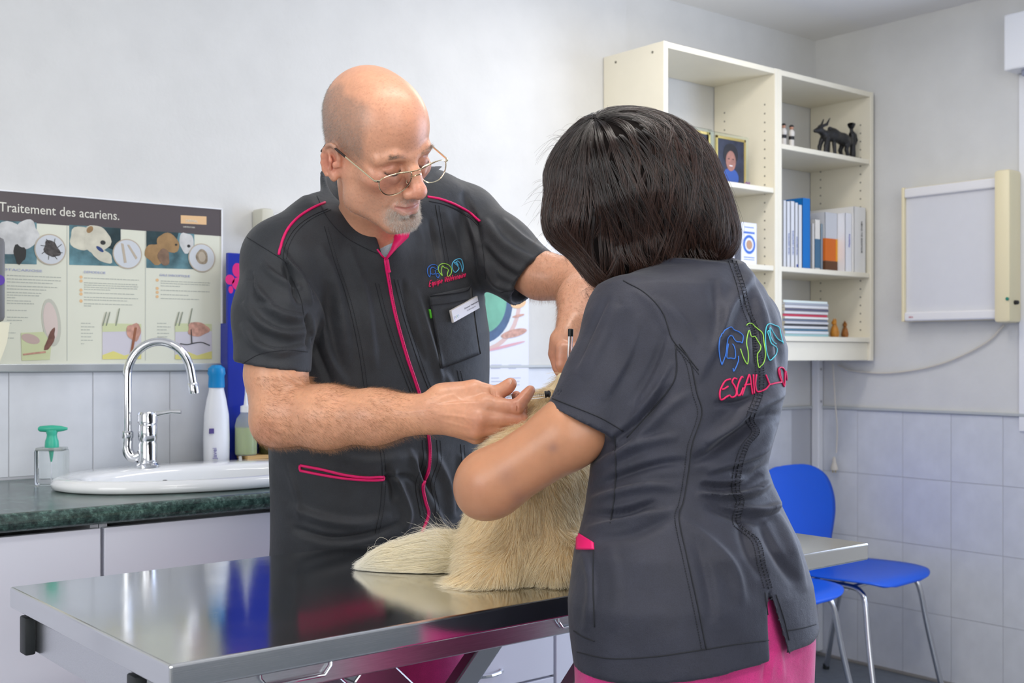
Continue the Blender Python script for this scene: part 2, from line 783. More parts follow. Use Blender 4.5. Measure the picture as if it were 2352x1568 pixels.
def ribbon(pts, w, bvh, th=0.001, off=0.0, curve=True, per=6):
    """flat strip laid on the surface"""
    q = drape(pts, bvh, off, per, curve=curve)
    return q


def patch(name, poly, bvh, m, parent, nu=14, nv=14, off=0.0015, th=0.0015, edge=True):
    """a sewn-on cloth patch: poly = four corners in the photo (tl, tr, br, bl), follows the surface"""
    tl, tr, br, bl = [np.array(p, float) for p in poly]
    o = Vector((0, 0, EYE))
    top = []
    nrm = []
    for j in range(nv + 1):
        for i in range(nu + 1):
            u, v = i / nu, j / nv
            p = (tl * (1 - u) + tr * u) * (1 - v) + (bl * (1 - u) + br * u) * v
            d = Vector(((p[0] - 1176) / FPX, 1.0, -(p[1] - HOR) / FPX)).normalized()
            hit, n, k, t = bvh.ray_cast(o, d)
            if hit is None:
                top.append(None); nrm.append(None)
                continue
            if n.dot(d) > 0: n = -n
            top.append(np.array(hit)); nrm.append(np.array(n))
    good = [t for t in top if t is not None]
    if not good: return None
    for i, t in enumerate(top):
        if t is None:
            top[i] = good[0]; nrm[i] = np.array((0, -1.0, 0))
    T, Nn = np.array(top), np.array(nrm)
    W = nu + 1
    A = c2w(T + Nn * (off + th))
    B = c2w(T + Nn * (off - .004))
    fs = []
    n = len(A)
    for j in range(nv):
        for i in range(nu):
            a = j * W + i
            fs.append((a, a + W, a + W + 1, a + 1))
            fs.append((n + a, n + a + 1, n + a + W + 1, n + a + W))
    ring = [i for i in range(W)] + [j * W + nu for j in range(1, nv + 1)] + [nv * W + i for i in range(nu - 1, -1, -1)] + [j * W for j in range(nv - 1, 0, -1)]
    for k in range(len(ring)):
        a, b2 = ring[k], ring[(k + 1) % len(ring)]
        fs.append((a, b2, n + b2, n + a))
    return mesh_obj(name, np.concatenate([A, B]), fs, m, parent)


def strands(name, roots, dirs_fn, nseg, m, parent, rad, tip=0.15, kind='stuff'):
    """hair curves: dirs_fn returns (n, nseg, 3) world points"""
    pts = dirs_fn
    n = len(pts)
    base = np.array(wloc(parent)) if parent is not None else np.zeros(3)
    hc = bpy.data.hair_curves.new(name)
    hc.add_curves([nseg] * n)
    P = (np.asarray(pts, float) - base).astype(np.float32)
    hc.attributes['position'].data.foreach_set('vector', P.ravel())
    a = hc.attributes.get('radius') or hc.attributes.new('radius', 'FLOAT', 'POINT')
    t = np.linspace(0, 1, nseg)
    rr = (1 - t) ** 0.7 * (1 - tip) + tip
    R = np.asarray(rad, float).reshape(-1, 1) * rr[None, :] * np.ones((n, 1))
    a.data.foreach_set('value', R.astype(np.float32).ravel())
    hc.materials.append(m)
    o = bpy.data.objects.new(name, hc)
    link(o, parent)
    o['kind'] = kind
    return o
# ================================================================== THE ROOM
XR, YB, ZC = 4.02, 2.918, 2.50     # right wall, back wall, ceiling
XL, YF = -1.6, -2.0
SPL = 2.75                         # the higher splashback ends here

m_wall = mat('white_rough_plaster', srgb(216, 216, 214), 0.85, noise=0.03, nscale=9, bump=0.45, bscale=55)
m_ceil = mat('white_ceiling_paint', srgb(235, 234, 232), 0.9, bump=0.2, bscale=90)
m_floor = mat('grey_vinyl_floor', srgb(120, 126, 132), 0.45, noise=0.10, nscale=30)
m_tile = mat('pale_marbled_tile', srgb(212, 215, 221), 0.28, noise=0.05, nscale=14, bump=0.05, bscale=30)
m_grout = mat('pale_grout', srgb(186, 188, 194), .9)
m_frame = mat('white_window_frame', srgb(236, 237, 240), 0.35)
m_white = mat('white_melamine', srgb(222, 223, 230), 0.35, noise=0.01, nscale=5)


def struct(o):
    o['kind'] = 'structure'
    return o


struct(MB().box(XL - .1, XR + .1, YF - .1, YB + .1, -0.1, 0).build('floor', m_floor))
struct(MB().box(XL - .1, XR + .1, YF - .1, YB + .1, ZC, ZC + .1).build('ceiling', m_ceil))
wall_back = struct(MB().box(XL, XR, YB, YB + .1, 0, ZC).build('wall_back', m_wall))
struct(MB().box(XL - .1, XL, YF, .25, 0, ZC).box(XL - .1, XL, 1.75, YB, 0, ZC).box(XL - .1, XL, .25, 1.75, 0, 1.0).box(XL - .1, XL, .25, 1.75, 2.3, ZC).build('wall_left', m_wall))  # the opening is made up to suit the added fill light
# right wall with its window opening y -0.1..2.02
WY0, WY1, WZ0, WZ1 = -0.05, 2.03, 0.98, 2.20
b = MB()
b.box(XR, XR + .1, WY1, YB, 0, ZC).box(XR, XR + .1, YF, WY0, 0, ZC)
b.box(XR, XR + .1, WY0, WY1, 0, WZ0).box(XR, XR + .1, WY0, WY1, WZ1, ZC)
wall_right = struct(b.build('wall_right', m_wall))
# front wall (behind the photographer) with its window
b = MB()
b.box(XL, -1.0, YF - .1, YF, 0, ZC).box(1.6, XR, YF - .1, YF, 0, ZC)
b.box(-1.0, 1.6, YF - .1, YF, 0, 0.8).box(-1.0, 1.6, YF - .1, YF, 2.3, ZC)
struct(b.build('wall_front', m_wall))

m_glass = mat('window_glass', (0.9, 0.95, 1.0), 0.02, trans=1.0, ior=1.1)
w1 = struct(MB().box(XR - .01, XR + .05, WY1 - .05, WY1 + .025, WZ0 - .03, WZ1).box(XR - .01, XR + .05, WY0, WY0 + .05, WZ0, WZ1)
            .box(XR - .01, XR + .05, WY0, WY1, WZ0 - .03, WZ0 + .04).box(XR + .0, XR + .05, .97, 1.03, WZ0, WZ1).build('window_1', m_frame))
MB().box(XR + .02, XR + .026, WY0 + .05, .97, WZ0 + .04, WZ1).build('pane', m_glass, w1)
MB().box(XR + .02, XR + .026, 1.03, WY1 - .05, WZ0 + .04, WZ1).build('pane', m_glass, w1)
w2 = struct(MB().box(-1.0, 1.6, YF - .06, YF - .01, .8, .86).box(-1.0, 1.6, YF - .06, YF - .01, 2.24, 2.3)
            .box(-1.0, -.94, YF - .06, YF - .01, .86, 2.24).box(1.54, 1.6, YF - .06, YF - .01, .86, 2.24).build('window_2', m_frame))
MB().box(-.94, 1.54, YF - .04, YF - .034, .86, 2.24).build('pane', m_glass, w2)
w3 = struct(MB().box(XL - .05, XL + .01, .25, .31, 1.0, 2.3).box(XL - .05, XL + .01, 1.69, 1.75, 1.0, 2.3).box(XL - .05, XL + .01, .31, 1.69, 1.0, 1.06)
            .box(XL - .05, XL + .01, .31, 1.69, 2.24, 2.3).build('added_window', m_frame))  # invented window, framed around the added left fill light
MB().box(XL - .03, XL - .024, .31, 1.69, 1.06, 2.24).build('pane', m_glass, w3)
# roller shutter box above the right window
o = thing('roller_shutter_box', 'white roller shutter box at the top right corner above the window', 'shutter box', (XR - .04, 1.0, 2.2))
MB().box(XR - .09, XR - .001, -0.2, 2.07, 2.205, 2.40, .006).build('housing', m_frame, o)
MB().box(XR - .06, XR - .03, -0.1, 2.02, 2.185, 2.205).build('slot_trim', mat('grey_trim', srgb(150, 155, 175), .5), o)

# --- tiles, 20 x 25 cm, each a part of its wall; one shared mesh per wall
TW, TH, G = 0.20, 0.25, 0.0012


def tile_mesh(w, h, along):
    t = 0.0014
    b = MB()
    if along == 'x':
        b.box(G, w - G, -t, 0, G, h - G, .0006, seg=1)
    else:
        b.box(-t, 0, G, w - G, G, h - G, .0006, seg=1)
    me = bpy.data.meshes.new('tile')
    me.from_pydata(b.v, [], b.f)
    me.materials.append(m_tile)
    return me


MB().box(XL, SPL, YB - .0015, YB, 0.0, 1.175).box(SPL, XR, YB - .0015, YB, 0, 1.0).build('grout', m_grout, wall_back)
MB().box(XR - .0015, XR, .3, YB, 0, 1.0).build('grout', m_grout, wall_right)
tmx, tmy = tile_mesh(TW, TH, 'x'), tile_mesh(TW, TH, 'y')


def tile(me, loc, wall):
    o = bpy.data.objects.new('tile', me)
    COL.objects.link(o)
    o.location = loc
    o.parent = wall


for r in range(4):
    for k in range(8):
        tile(tmy, (XR - .0015, YB - TW * (k + 1) + .0, r * TH), wall_right)
# back wall: joints measured at x = 0.859 + 0.2 k
for k in range(-12, 10):
    tile(tmx, (0.859 + TW * k, YB - .0015, 1.175 - TH), wall_back)
for k in range(6, 16):
    for r in range(3 if k < 10 else 4):
        x = 0.859 + TW * k
        if x + TW > XR: continue
        tile(tmx, (x, YB - .0015, r * TH), wall_back)
# tile edge trims
struct(MB().box(SPL, XR, YB - .012, YB, 1.0, 1.012, .003).build('trim_1', mat('grey_trim_line', srgb(186, 190, 190), .5)))
struct(MB().box(XR - .012, XR, WY1 - 1.2, YB - .012, 1.0, 1.012, .003).build('trim_2', MATS['grey_trim_line']))
struct(MB().box(XL, SPL, YB - .010, YB, 1.175, 1.185, .002).build('trim_3', mat('pale_grey_trim', srgb(190, 195, 197), .4)))
struct(MB().box(XR - .016, XR, 1.2, YB - .016, 0.0, 0.010, .002).build('trim_4', mat('brown_joint', srgb(150, 146, 140), .6)))
# vertical pipe casing in the corner
o = thing('corner_conduit', 'narrow white vertical cable conduit in the room corner below the bookcase', 'conduit', (XR - .03, YB - .03, 1.01))
MB().box(XR - .036, XR - .004, YB - .04, YB - .005, 0.02, 1.30, .004).build('conduit_body', m_frame, o)
for z in (1.03, 1.16, .35):
    MB().lathe([(.005, 0), (.005, .003), (.002, .005)], (XR - .02, YB - .04, z), 12, (0, -1, 0)).build('screw', mat('dull_steel', (.5, .5, .5), .35, 1), o)

# ================================================================== ceiling lamps (real fixtures)
for (x, y, lb) in ((1.12, 1.17, 'white ceiling lamp above the man and the table'), (2.6, 2.2, 'white ceiling lamp in front of the bookcase'), (.6, -.6, 'white ceiling lamp behind the photographer')):
    o = thing('ceiling_lamp', lb, 'lamp', (x, y, ZC))
    MB().box(x - .62, x + .62, y - .16, y + .16, ZC - .05, ZC - .001, .01).build('lamp_housing', m_frame, o)

# ================================================================== BOOKCASE
m_shelf = mat('cream_melamine', srgb(236, 230, 211), 0.38, noise=0.01)
m_hole = mat('shadow_hole', srgb(120, 115, 105), 0.9)
BX0, BX1, BXM, BYF = 2.816, 4.000, 3.410, 2.634
BZ0, BZ1 = 1.195, 2.238
T = 0.020
bc = thing('bookcase', 'cream wall-mounted bookcase with two bays of open shelves, under the ceiling', 'bookcase', (BX0, YB, BZ0))
YBK = YB - .003


def side(x, nm='side_panel'):
    o = MB().box(x, x + T, BYF, YBK, BZ0, BZ1, .0015).build(nm, m_shelf, bc)
    return o


sp = side(BX0)
side(BXM - T)
side(BXM)
side(BX1 - T)
for (y, z) in ((BYF + .05, BZ1 - .028), (YBK - .06, BZ1 - .028)):
    MB().lathe([(.004, 0), (.004, .002), (.001, .0025)], (BX0, y, z), 10, (-1, 0, 0)).build('screw_cap', m_hole, sp)
bays = ((BX0 + T, BXM - T), (BXM + T, BX1 - T))
for x0, x1 in bays:
    MB().box(x0, x1, BYF + .001, YBK, BZ1 - T, BZ1 - .001, .001).build('top_panel', m_shelf, bc)
    MB().box(x0, x1, BYF + .003, YBK, BZ0 + .072, BZ0 + .090, .001).build('bottom_panel', m_shelf, bc)
    MB().box(x0, x1, BYF + .012, BYF + .028, BZ0 + .002, BZ0 + .070, .001).build('plinth', m_shelf, bc)
SHL = {0: (1.812, 1.535), 1: (1.975, 1.535)}
for i, (x0, x1) in enumerate(bays):
    for z in SHL[i]:
        MB().box(x0 + .001, x1 - .001, BYF + .004, YBK, z - .018, z, .0015).build('shelf', m_shelf, bc)
# rows of shelf-pin holes, one joined part
hb = MB()
for x in (BXM - T, BX1 - T):
    for y in (BYF + .045, YBK - .05):
        for k in range(26):
            z = BZ0 + .12 + k * .032
            hb.lathe([(.0032, 0), (.0032, .0006)], (x - .0002, y, z), 8, (-1, 0, 0))
tag(hb.build('pin_holes', m_hole, bc), kind='stuff')
# ---- books, right bay, shelf z 1.535
m_bw = mat('book_white', srgb(228, 229, 232), .5)
m_pages = mat('book_pages', srgb(226, 220, 205), .8)


last_x = [BXM + T + .001]


def book(x0, x1, z0, h, yf, depth, col, label, cat='book', name='book', band=None, text=None, txtcol=(60, 60, 90), lean=0.0, group='books on the right middle shelf', spine2=None):
    w_ = bq(x1, yf) - bq(x0, yf)
    x0 = max(bq(x0, yf), last_x[0] + .0008)
    x1 = min(x0 + w_, BX1 - T - .003)
    last_x[0] = x1
    m = mat('cover_%d_%d_%d' % col, srgb(*col), .45)
    o = thing(name, label, cat, ((x0 + x1) / 2, yf + depth / 2, z0 + .0005), group)
    w = x1 - x0
    t = min(.002, w * .2)
    z0 += .0005
    MB().box(x0, x0 + t, yf, yf + depth, z0, z0 + h, .0004).box(x1 - t, x1, yf, yf + depth, z0, z0 + h, .0004) \
        .box(x0, x1, yf, yf + t, z0, z0 + h, .0004).build('cover', m, o)
    MB().box(x0 + t, x1 - t, yf + t, yf + depth - .004, z0 + .003, z0 + h - .004).build('pages', m_pages, o)
    if band:
        c2, a0, a1 = band
        MB().box(x0 - .0004, x1 + .0003, yf - .0006, yf + depth * .98, z0 + h * a0, z0 + h * a1).build('cover_band', mat('band_%d_%d_%d' % c2, srgb(*c2), .45), o, )
    if text:
        sz = min(w * .55, .013)
        M = frame_m((x0 + w * .32, yf - .0012, z0 + h * text[1]), (0, 0, 1), (-1, 0, 0))
        M = frame_m((x0 + w * .70, yf - .0012, z0 + h * text[1]), (0, 0, 1), (-1, 0, 0))
        text_obj('spine_title', text[0], sz, mat('ink_%d' % txtcol[0], srgb(*txtcol), .6), o, M)
    return o


def bx(px):
    return px


def bq(px, yf):   # x where a spine stands
    return on_y(px, 600, yf).x


Z = 1.535
for i, (a, b_, h) in enumerate(((1799, 1806, .245), (1807, 1815, .243), (1816, 1825, .246), (1826, 1833, .242), (1834, 1842, .236))):
    lb = ['thin white journal against the bookcase divider, leftmost in its row', 'thin white journal, second from the bookcase divider',
          'white journal in the middle of the thin white ones', 'white journal with a small blue mark at its foot', 'slim white journal touching the blue binder'][i]
    o = book(bx(a), bx(b_), Z, h, 2.675, .19, (222, 224, 228), lb, 'journal', 'journal', text=None if i in (0, 4) else ('revue veterinaire', .2), txtcol=(110, 130, 190))
    if i == 3:
        MB().box(last_x[0] - .009, last_x[0] - .002, 2.6738, 2.675, Z + .006, Z + .016).build('spine_mark', mat('mark_blue', srgb(40, 70, 160), .5), o)
book(bx(1843), bx(1861), Z, .265, 2.680, .20, (0, 112, 190), 'tall bright blue ring binder among white spines', 'binder', 'ring_binder')
book(bx(1865), bx(1871), Z, .175, 2.685, .14, (208, 205, 200), 'slim pale grey booklet just right of the blue binder', text=None)
book(bx(1871.5), bx(1884), Z, .192, 2.690, .14, (226, 222, 214), 'small pale book with a slate blue lower spine', band=((70, 110, 140), 0.05, .62))
book(bx(1885), bx(1890), Z, .18, 2.70, .14, (150, 168, 180), 'very thin blue-grey booklet beside the orange binder', text=None)
o = book(bx(1893), bx(1921), Z, .225, 2.690, .19, (205, 207, 212), 'grey folder with an orange and brown lower cover', 'folder', 'folder', band=((214, 108, 30), 0.18, .56))
fx0, fx1 = last_x[0] - (bq(1921, 2.69) - bq(1893, 2.69)), last_x[0]
MB().box(fx0 - .0006, fx1 + .0005, 2.6888, 2.87, Z + .001, Z + .225 * .18).build('cover_foot', mat('brown_print', srgb(95, 60, 35), .5), o)
MB().box(fx1 - .011, fx1 + .0006, 2.6884, 2.6895, Z + .225 * .18, Z + .225 * .56).build('cover_stripe', mat('amber_print', srgb(226, 160, 40), .5), o)
book(bx(1922), bx(1937), Z, .225, 2.655, .2, (236, 237, 242), 'white binder with violet lettering on its spine', 'binder', 'binder', text=('Medecine', .42), txtcol=(95, 95, 190))
book(bx(1938), bx(1965), Z, .252, 2.645, .22, (232, 231, 228), 'tall thick white binder with black lettering', 'binder', 'binder', text=('BIOLOGIE DU CHIEN', .30), txtcol=(70, 70, 75))
book(bx(1967), bx(1971), Z, .21, 2.70, .15, (190, 160, 140), 'very thin tan booklet at the right of the tall white binder')
book(bx(1973), bx(1993), Z, .222, 2.66, .2, (222, 224, 230), 'white binder standing by the right end of the bookcase', 'binder', 'binder', text=('Chirurgie', .35), txtcol=(140, 150, 175))
# ---- stack of magazines, lower right shelf
Z = BZ0 + .0905
cols = [(150, 190, 190), (215, 220, 224), (70, 110, 135), (226, 226, 226), (60, 62, 70), (205, 206, 210), (120, 130, 150), (232, 230, 226),
        (205, 60, 90), (228, 226, 224), (90, 90, 110), (222, 222, 222), (160, 166, 176), (218, 230, 226)]
x0, x1 = on_y(1786, 700, 2.68).x, on_y(1888, 700, 2.68).x
x0 = max(x0, BXM + T + .002)
names = ['teal-edged', 'pale grey', 'dark teal', 'plain white', 'black-edged', 'light grey', 'slate', 'off-white', 'raspberry red', 'white-edged', 'violet-grey', 'chalk white', 'silver-grey', 'mint-white']
posn = ['at the very bottom', 'second from the bottom', 'third from the bottom', 'fourth from the bottom', 'fifth from the bottom', 'sixth from the bottom', 'seventh from the bottom',
        'seventh from the top', 'sixth from the top', 'fifth from the top', 'fourth from the top', 'third from the top', 'second from the top', 'lying on top']
for i, c in enumerate(cols):
    t = 0.0080 + random.random() * .0030
    dx = random.uniform(-.006, .006)
    o = thing('magazine', '%s magazine %s of the lower shelf stack' % (names[i], posn[i]), 'magazine', ((x0 + x1) / 2, 2.76, Z), 'magazines stacked on the lower shelf')
    MB().box(x0, x1 - .004 + dx * .6, 2.652 + dx, 2.86 + dx, Z, Z + t - .0004, .0008).build('pages', m_pages if i % 3 else m_bw, o)
    MB().box(x0, x1 - .004 + dx * .6, 2.6508 + dx, 2.6522 + dx, Z + .0006, Z + t - .001).build('spine', mat('mag_%d' % i, srgb(*c), .4), o)
    Z += t + .0002


# ---- little animal figures
def critter(loc, s, m, label, group=None, name='animal_figurine', k=0):
    o = thing(name, label, 'figurine', loc, group)
    x, y, z = loc
    b = MB()
    b.lathe([(0, 0), (.013 * s, .001), (.016 * s, .012 * s), (.012 * s, .03 * s), (.006 * s, .044 * s), (0, .046 * s)], (x, y, z), 18)
    b.build('body', m, o, True)
    b = MB()
    b.lathe([(0, -.008 * s), (.008 * s, -.004 * s), (.009 * s, .003 * s), (.004 * s, .010 * s), (0, .011 * s)], (x - .003 * s, y, z + .048 * s), 14)
    b.build('head', m, o, True)
    for e in (-1, 1):
        MB().lathe([(.004 * s, 0), (.003 * s, .006 * s), (0, .012 * s)], (x + e * .005 * s, y, z + .053 * s), 10).build('ear', m, o, True)
    MB().tube([(x + .012 * s, y, z + .004), (x + .02 * s, y + .004, z + .008 * s), (x + .023 * s, y, z + .02 * s)], .003 * s, 8).build('tail', m, o, True)


m_amb = mat('amber_wood', srgb(196, 132, 48), .4, noise=.25, nscale=60)
p = on_y(1917, 770, 2.72)
critter((p.x, 2.72, BZ0 + .091), 1.15, m_amb, 'small amber cat figurine right of the magazine stack')
p = on_y(1942, 770, 2.75)
critter((p.x, 2.75, BZ0 + .091), 1.05, mat('brown_wood', srgb(160, 100, 40), .4, noise=.4, nscale=70), 'small brown cat figurine nearest the bookcase right end')

# ---- black bull sculpture with a standing figure, top right shelf
m_blk = mat('black_cast_iron', srgb(34, 34, 36), .45, noise=.3, nscale=60, bump=.6, bscale=120)
def sdf_obj(name, S, m, parent, relax=1, world=False):
    P, Q = S.mesh(relax)
    return mesh_obj(name, P if world else c2w(P), Q, m, parent)


# ---- the black bull on the top right shelf (built in world axes)
zb = 1.9755
xa, xb = on_y(1869, 340, 2.672).x, min(on_y(1973, 340, 2.672).x, BX1 - T - .004)
bs = thing('bull_sculpture', 'black cast bull with a small standing rider figure on the top shelf', 'sculpture', ((xa + xb) / 2, 2.672, zb))
kx = (xb - xa) / 104.0


def bp(px, py, dy=0.0):
    # photo traced proportions, flattened to the sculpture's own plane
    return (xa + (px - 1869) * kx, 2.672 + dy, zb + (343 - py + (px - 1869) * .13) * .00158)


S = Sdf((xa - .02, 2.636, zb - .004), (xb + .02, 2.74, zb + .16), .0016)
S.chain([bp(1896, 303), bp(1912, 300), bp(1935, 308), bp(1948, 312)], [.019, .023, .021, .018], .012)
S.cone(bp(1894, 300), bp(1882, 290), .014, .012, .008).cone(bp(1882, 290), bp(1872, 293), .013, .007, .006)
for e in (-1, 1):
    S.chain([bp(1884, 282, e * .006), bp(1892, 277, e * .012), bp(1898, 262, e * .014)], [.006, .005, .002], .003)
    S.chain([bp(1893, 312, e * .012), bp(1889, 328, e * .014), bp(1888, 343, e * .014)], [.010, .007, .007], .006)
    S.chain([bp(1940, 320, e * .012), bp(1936, 334, e * .014), bp(1939, 347, e * .014)], [.011, .007, .007], .006)
    S.cone(bp(1908, 320, e * .013), bp(1909, 345, e * .015), .008, .006, .006)
S.cone(bp(1905, 285), bp(1915, 290), .008, .008, .006)
sdf_obj('bull_body', S, m_blk, bs, world=True)
S = Sdf((xb - .06, 2.636, zb - .004), (xb + .03, 2.72, zb + .17), .0016)
S.chain([bp(1958, 345), bp(1958, 320), bp(1957, 296)], [.012, .010, .014], .006).ell(bp(1955, 275), (.012, .012, .011))
S.cone(bp(1957, 298), bp(1955, 284), .009, .006, .005).ell(bp(1955, 270), (.015, .015, .005))
S.chain([bp(1950, 295), bp(1946, 308), bp(1950, 318)], [.006, .005, .005], .004).chain([bp(1964, 295), bp(1967, 308), bp(1964, 318)], [.006, .005, .005], .004)
S.cone((xb - .035, 2.672, zb + .004), (xb - .008, 2.672, zb + .004), .006, .006, .006)
sdf_obj('rider_figure', S, m_blk, bs, world=True)
# ---- white and black figurine at the left of that shelf
m_wht = mat('glazed_white', srgb(225, 220, 212), .3)
m_skinf = mat('painted_face', srgb(190, 140, 115), .5)
for px, lb in ((1818, 'small painted figurine with black sash beside the bookcase divider'), (1800, 'half-hidden painted figurine right against the bookcase divider')):
    q = on_y(px, 325, 2.70)
    if px == 1800: q.x = max(q.x, BXM + T + .014)
    o = thing('doll_figurine', lb, 'figurine', (q.x, 2.70, zb))
    MB().lathe([(.011, 0), (.0115, .004), (.011, .036), (.009, .040)], (q.x, 2.70, zb), 20, sx=1, sy=.8).build('trousers', m_wht, o, True)
    MB().lathe([(.0105, 0), (.0125, .004), (.012, .012), (.009, .014)], (q.x, 2.70, zb + .037), 20, sx=1, sy=.8).build('sash', m_blk, o, True)
    MB().lathe([(.009, 0), (.013, .006), (.013, .018), (.007, .025), (.004, .027)], (q.x, 2.70, zb + .049), 20, sx=1, sy=.8).build('jacket', m_wht, o, True)
    MB().lathe([(.003, 0), (.0075, .005), (.0085, .011), (.006, .016), (0, .018)], (q.x, 2.70, zb + .074), 16).build('head', m_skinf, o, True)
    MB().lathe([(.0085, 0), (.009, .004), (.005, .008), (0, .0085)], (q.x, 2.70, zb + .084), 16).build('cap', m_blk, o, True)

# ---- framed portraits on the left bay's upper shelf
m_gold = mat('gold_rim', (0.80, 0.62, 0.22), .22, 1)
m_acr = mat('clear_acrylic', (.93, 1.0, .97), .02, trans=1.0, ior=1.12)
m_pbg = mat('photo_dark_backdrop', srgb(46, 50, 66), .25, noise=.35, nscale=30)
m_pface = mat('photo_skin_print', srgb(160, 112, 98), .4, noise=.2, nscale=90)
m_phair = mat('photo_hair_print', srgb(28, 26, 30), .3)
m_pblue = mat('photo_blue_print', srgb(50, 84, 160), .3)


def portrait(pxl, pxr, zt, y, label, face=True):
    xl, xr = on_y(pxl, 400, y).x, on_y(pxr, 400, y).x
    z0 = 1.8125
    o = thing('picture_frame', label, 'picture frame', ((xl + xr) / 2, y, z0))
    w = xr - xl
    e = .016
    MB().box(max(xl - .035, BX0 + T + .002), xr + .022, y + .003, y + .009, z0, zt + .012, .001).build('acrylic_plate', m_acr, o)
    MB().box(xl, xl + e * .55, y - .003, y + .003, z0, zt, .001).box(xr - e * .55, xr, y - .003, y + .003, z0, zt, .001) \
        .box(xl, xr, y - .003, y + .003, zt - e * .6, zt, .001).box(xl, xr, y - .003, y + .003, z0, z0 + e * .5, .001).build('gold_frame', m_gold, o)
    MB().box(xl + e * .5, xr - e * .5, y - .001, y + .002, z0 + e * .4, zt - e * .5).build('photo_print', m_pbg, o)
    cx, cz, h = (xl + xr) / 2 - .002, z0 + (zt - z0) * .5, zt - z0
    if face:
        def disc(rx, rz, dx, dz, yy, m, nm):
            MB().prism([(cx + dx + rx * math.cos(a * PI / 14), cz + dz + rz * math.sin(a * PI / 14)) for a in range(28)], 0, .0004,
                       Matrix(((1, 0, 0, 0), (0, 0, 1, y - yy), (0, 1, 0, 0), (0, 0, 0, 1)))).build(nm, m, o)
        disc(w * .27, h * .20, 0, -h * .37 + h * .02, .0016, m_pblue, 'shirt_print')
        disc(w * .245, h * .23, 0, h * .14, .0018, m_phair, 'hair_print')
        disc(w * .165, h * .215, 0, h * .0, .0024, m_pface, 'face_print')
        disc(w * .032, h * .010, -w * .075, h * .04, .003, m_phair, 'eye_print')
        disc(w * .032, h * .010, w * .075, h * .04, .003, m_phair, 'eye_print')
        disc(w * .06, h * .011, 0, -h * .10, .003, m_bw, 'smile_print')
    return o


portrait(1644, 1712, 1.978, 2.69, 'gold-rimmed portrait of a smiling dark-haired person in the bookcase')
portrait(1558, 1630, 1.985, 2.70, 'gold-rimmed dark picture frame half hidden by the black hair', False)
q = on_y(1714, 408, 2.66)
o = thing('hair_ribbon', 'tiny purple ribbon bow beside the portrait frame', 'ribbon', (q.x, 2.655, 1.8125))
bb = MB()
for s in (-1, 1):
    bb.tube([(q.x, 2.655, 1.816), (q.x + s * .008, 2.652, 1.822), (q.x + s * .013, 2.655, 1.818), (q.x + s * .006, 2.658, 1.8145), (q.x, 2.655, 1.816)], .0016, 6)
bb.build('bow', mat('purple_ribbon', srgb(130, 60, 150), .5), o)

# ---- medicine boxes on the left bay's lower shelf
m_box = mat('carton_white', srgb(232, 234, 244), .4)
m_boxs = mat('carton_grey_side', srgb(120, 125, 140), .4)
m_cb = mat('print_blue', srgb(60, 110, 200), .4)
m_co = mat('print_tan', srgb(190, 150, 120), .4)
m_cp = mat('print_magenta', srgb(190, 90, 180), .4)


def carton(pxl, pxr, h, y, label, c1, c2):
    xl, xr = on_y(pxl, 560, y).x, on_y(pxr, 560, y).x
    z0 = 1.5355
    o = thing('medicine_box', label, 'box', ((xl + xr) / 2, y + .03, z0))
    MB().box(xl, xr, y, y + .055, z0, z0 + h, .0008).build('carton', m_box, o)
    MB().box(xl - .0004, xl, y + .002, y + .053, z0 + .002, z0 + h - .002).build('side_print', m_boxs, o)
    cx = (xl + xr) / 2
    w = xr - xl
    V = lambda yy: Matrix(((1, 0, 0, 0), (0, 0, 1, yy), (0, 1, 0, 0), (0, 0, 0, 1)))
    ring = lambda r, dz: [(cx + r * math.cos(a * PI / 14), z0 + h * .48 + dz + r * math.sin(a * PI / 14)) for a in range(28)]
    MB().prism(ring(w * .40, 0), 0, .0003, V(y - .0004)).build('round_print', c1, o)
    MB().prism(ring(w * .28, 0), 0, .0003, V(y - .0007)).build('round_print', m_box, o)
    MB().prism(ring(w * .20, -.001), 0, .0003, V(y - .0010)).build('animal_print', c2, o)
    MB().box(cx - w * .36, cx + w * .36, y - .0004, y, z0 + h * .74, z0 + h * .785).box(cx - w * .3, cx + w * .3, y - .0004, y, z0 + h * .88, z0 + h * .90) \
        .box(cx - w * .34, cx + w * .34, y - .0004, y, z0 + h * .16, z0 + h * .18).box(cx - w * .34, cx + w * .34, y - .0004, y, z0 + h * .11, z0 + h * .125).build('print_lines', c1, o)


carton(1703, 1738, .147, 2.665, 'white medicine box with a blue ring and tan animal print', m_cb, m_co)
carton(1659, 1687, .137, 2.665, 'white medicine box with a magenta ring by the dark hair', m_cp, m_co)

# ================================================================== LIGHT BOX (x-ray viewer), cable, plug
m_cream = mat('yellowed_cream_metal', srgb(238, 226, 188), .4)
m_lbf = mat('white_aluminium', srgb(236, 235, 236), .3)
m_opal = mat('opal_panel', srgb(220, 221, 226), .25, noise=.01)
yl, yr1, yr2 = on_x(2074, 600, 3.962).y, on_x(2290, 600, 3.955).y, on_x(2321, 600, 3.935).y
z0, z1 = 1.342, 1.846
lb_ = thing('xray_light_box', 'unlit white x-ray viewing box with cream edges on the right wall', 'light box', (4.0, (yl + yr2) / 2, z0))
MB().box(3.972, XR - .005, yr1, yl, z0, z1, .003).build('back_case', m_cream, lb_)
MB().box(3.966, 3.972, yr1, yl - .010, z0 + .03, z1 - .03).build('opal_screen', m_opal, lb_)
MB().box(3.952, 3.972, yr1, yl - .010, z1 - .040, z1 - .004, .006).build('top_rail', m_lbf, lb_)
MB().box(3.952, 3.972, yr1, yl - .010, z0 + .002, z0 + .036, .006).build('bottom_rail', m_lbf, lb_)
MB().box(3.950, 3.966, yl - .011, yl, z0, z1, .003).build('left_edge', m_cream, lb_)
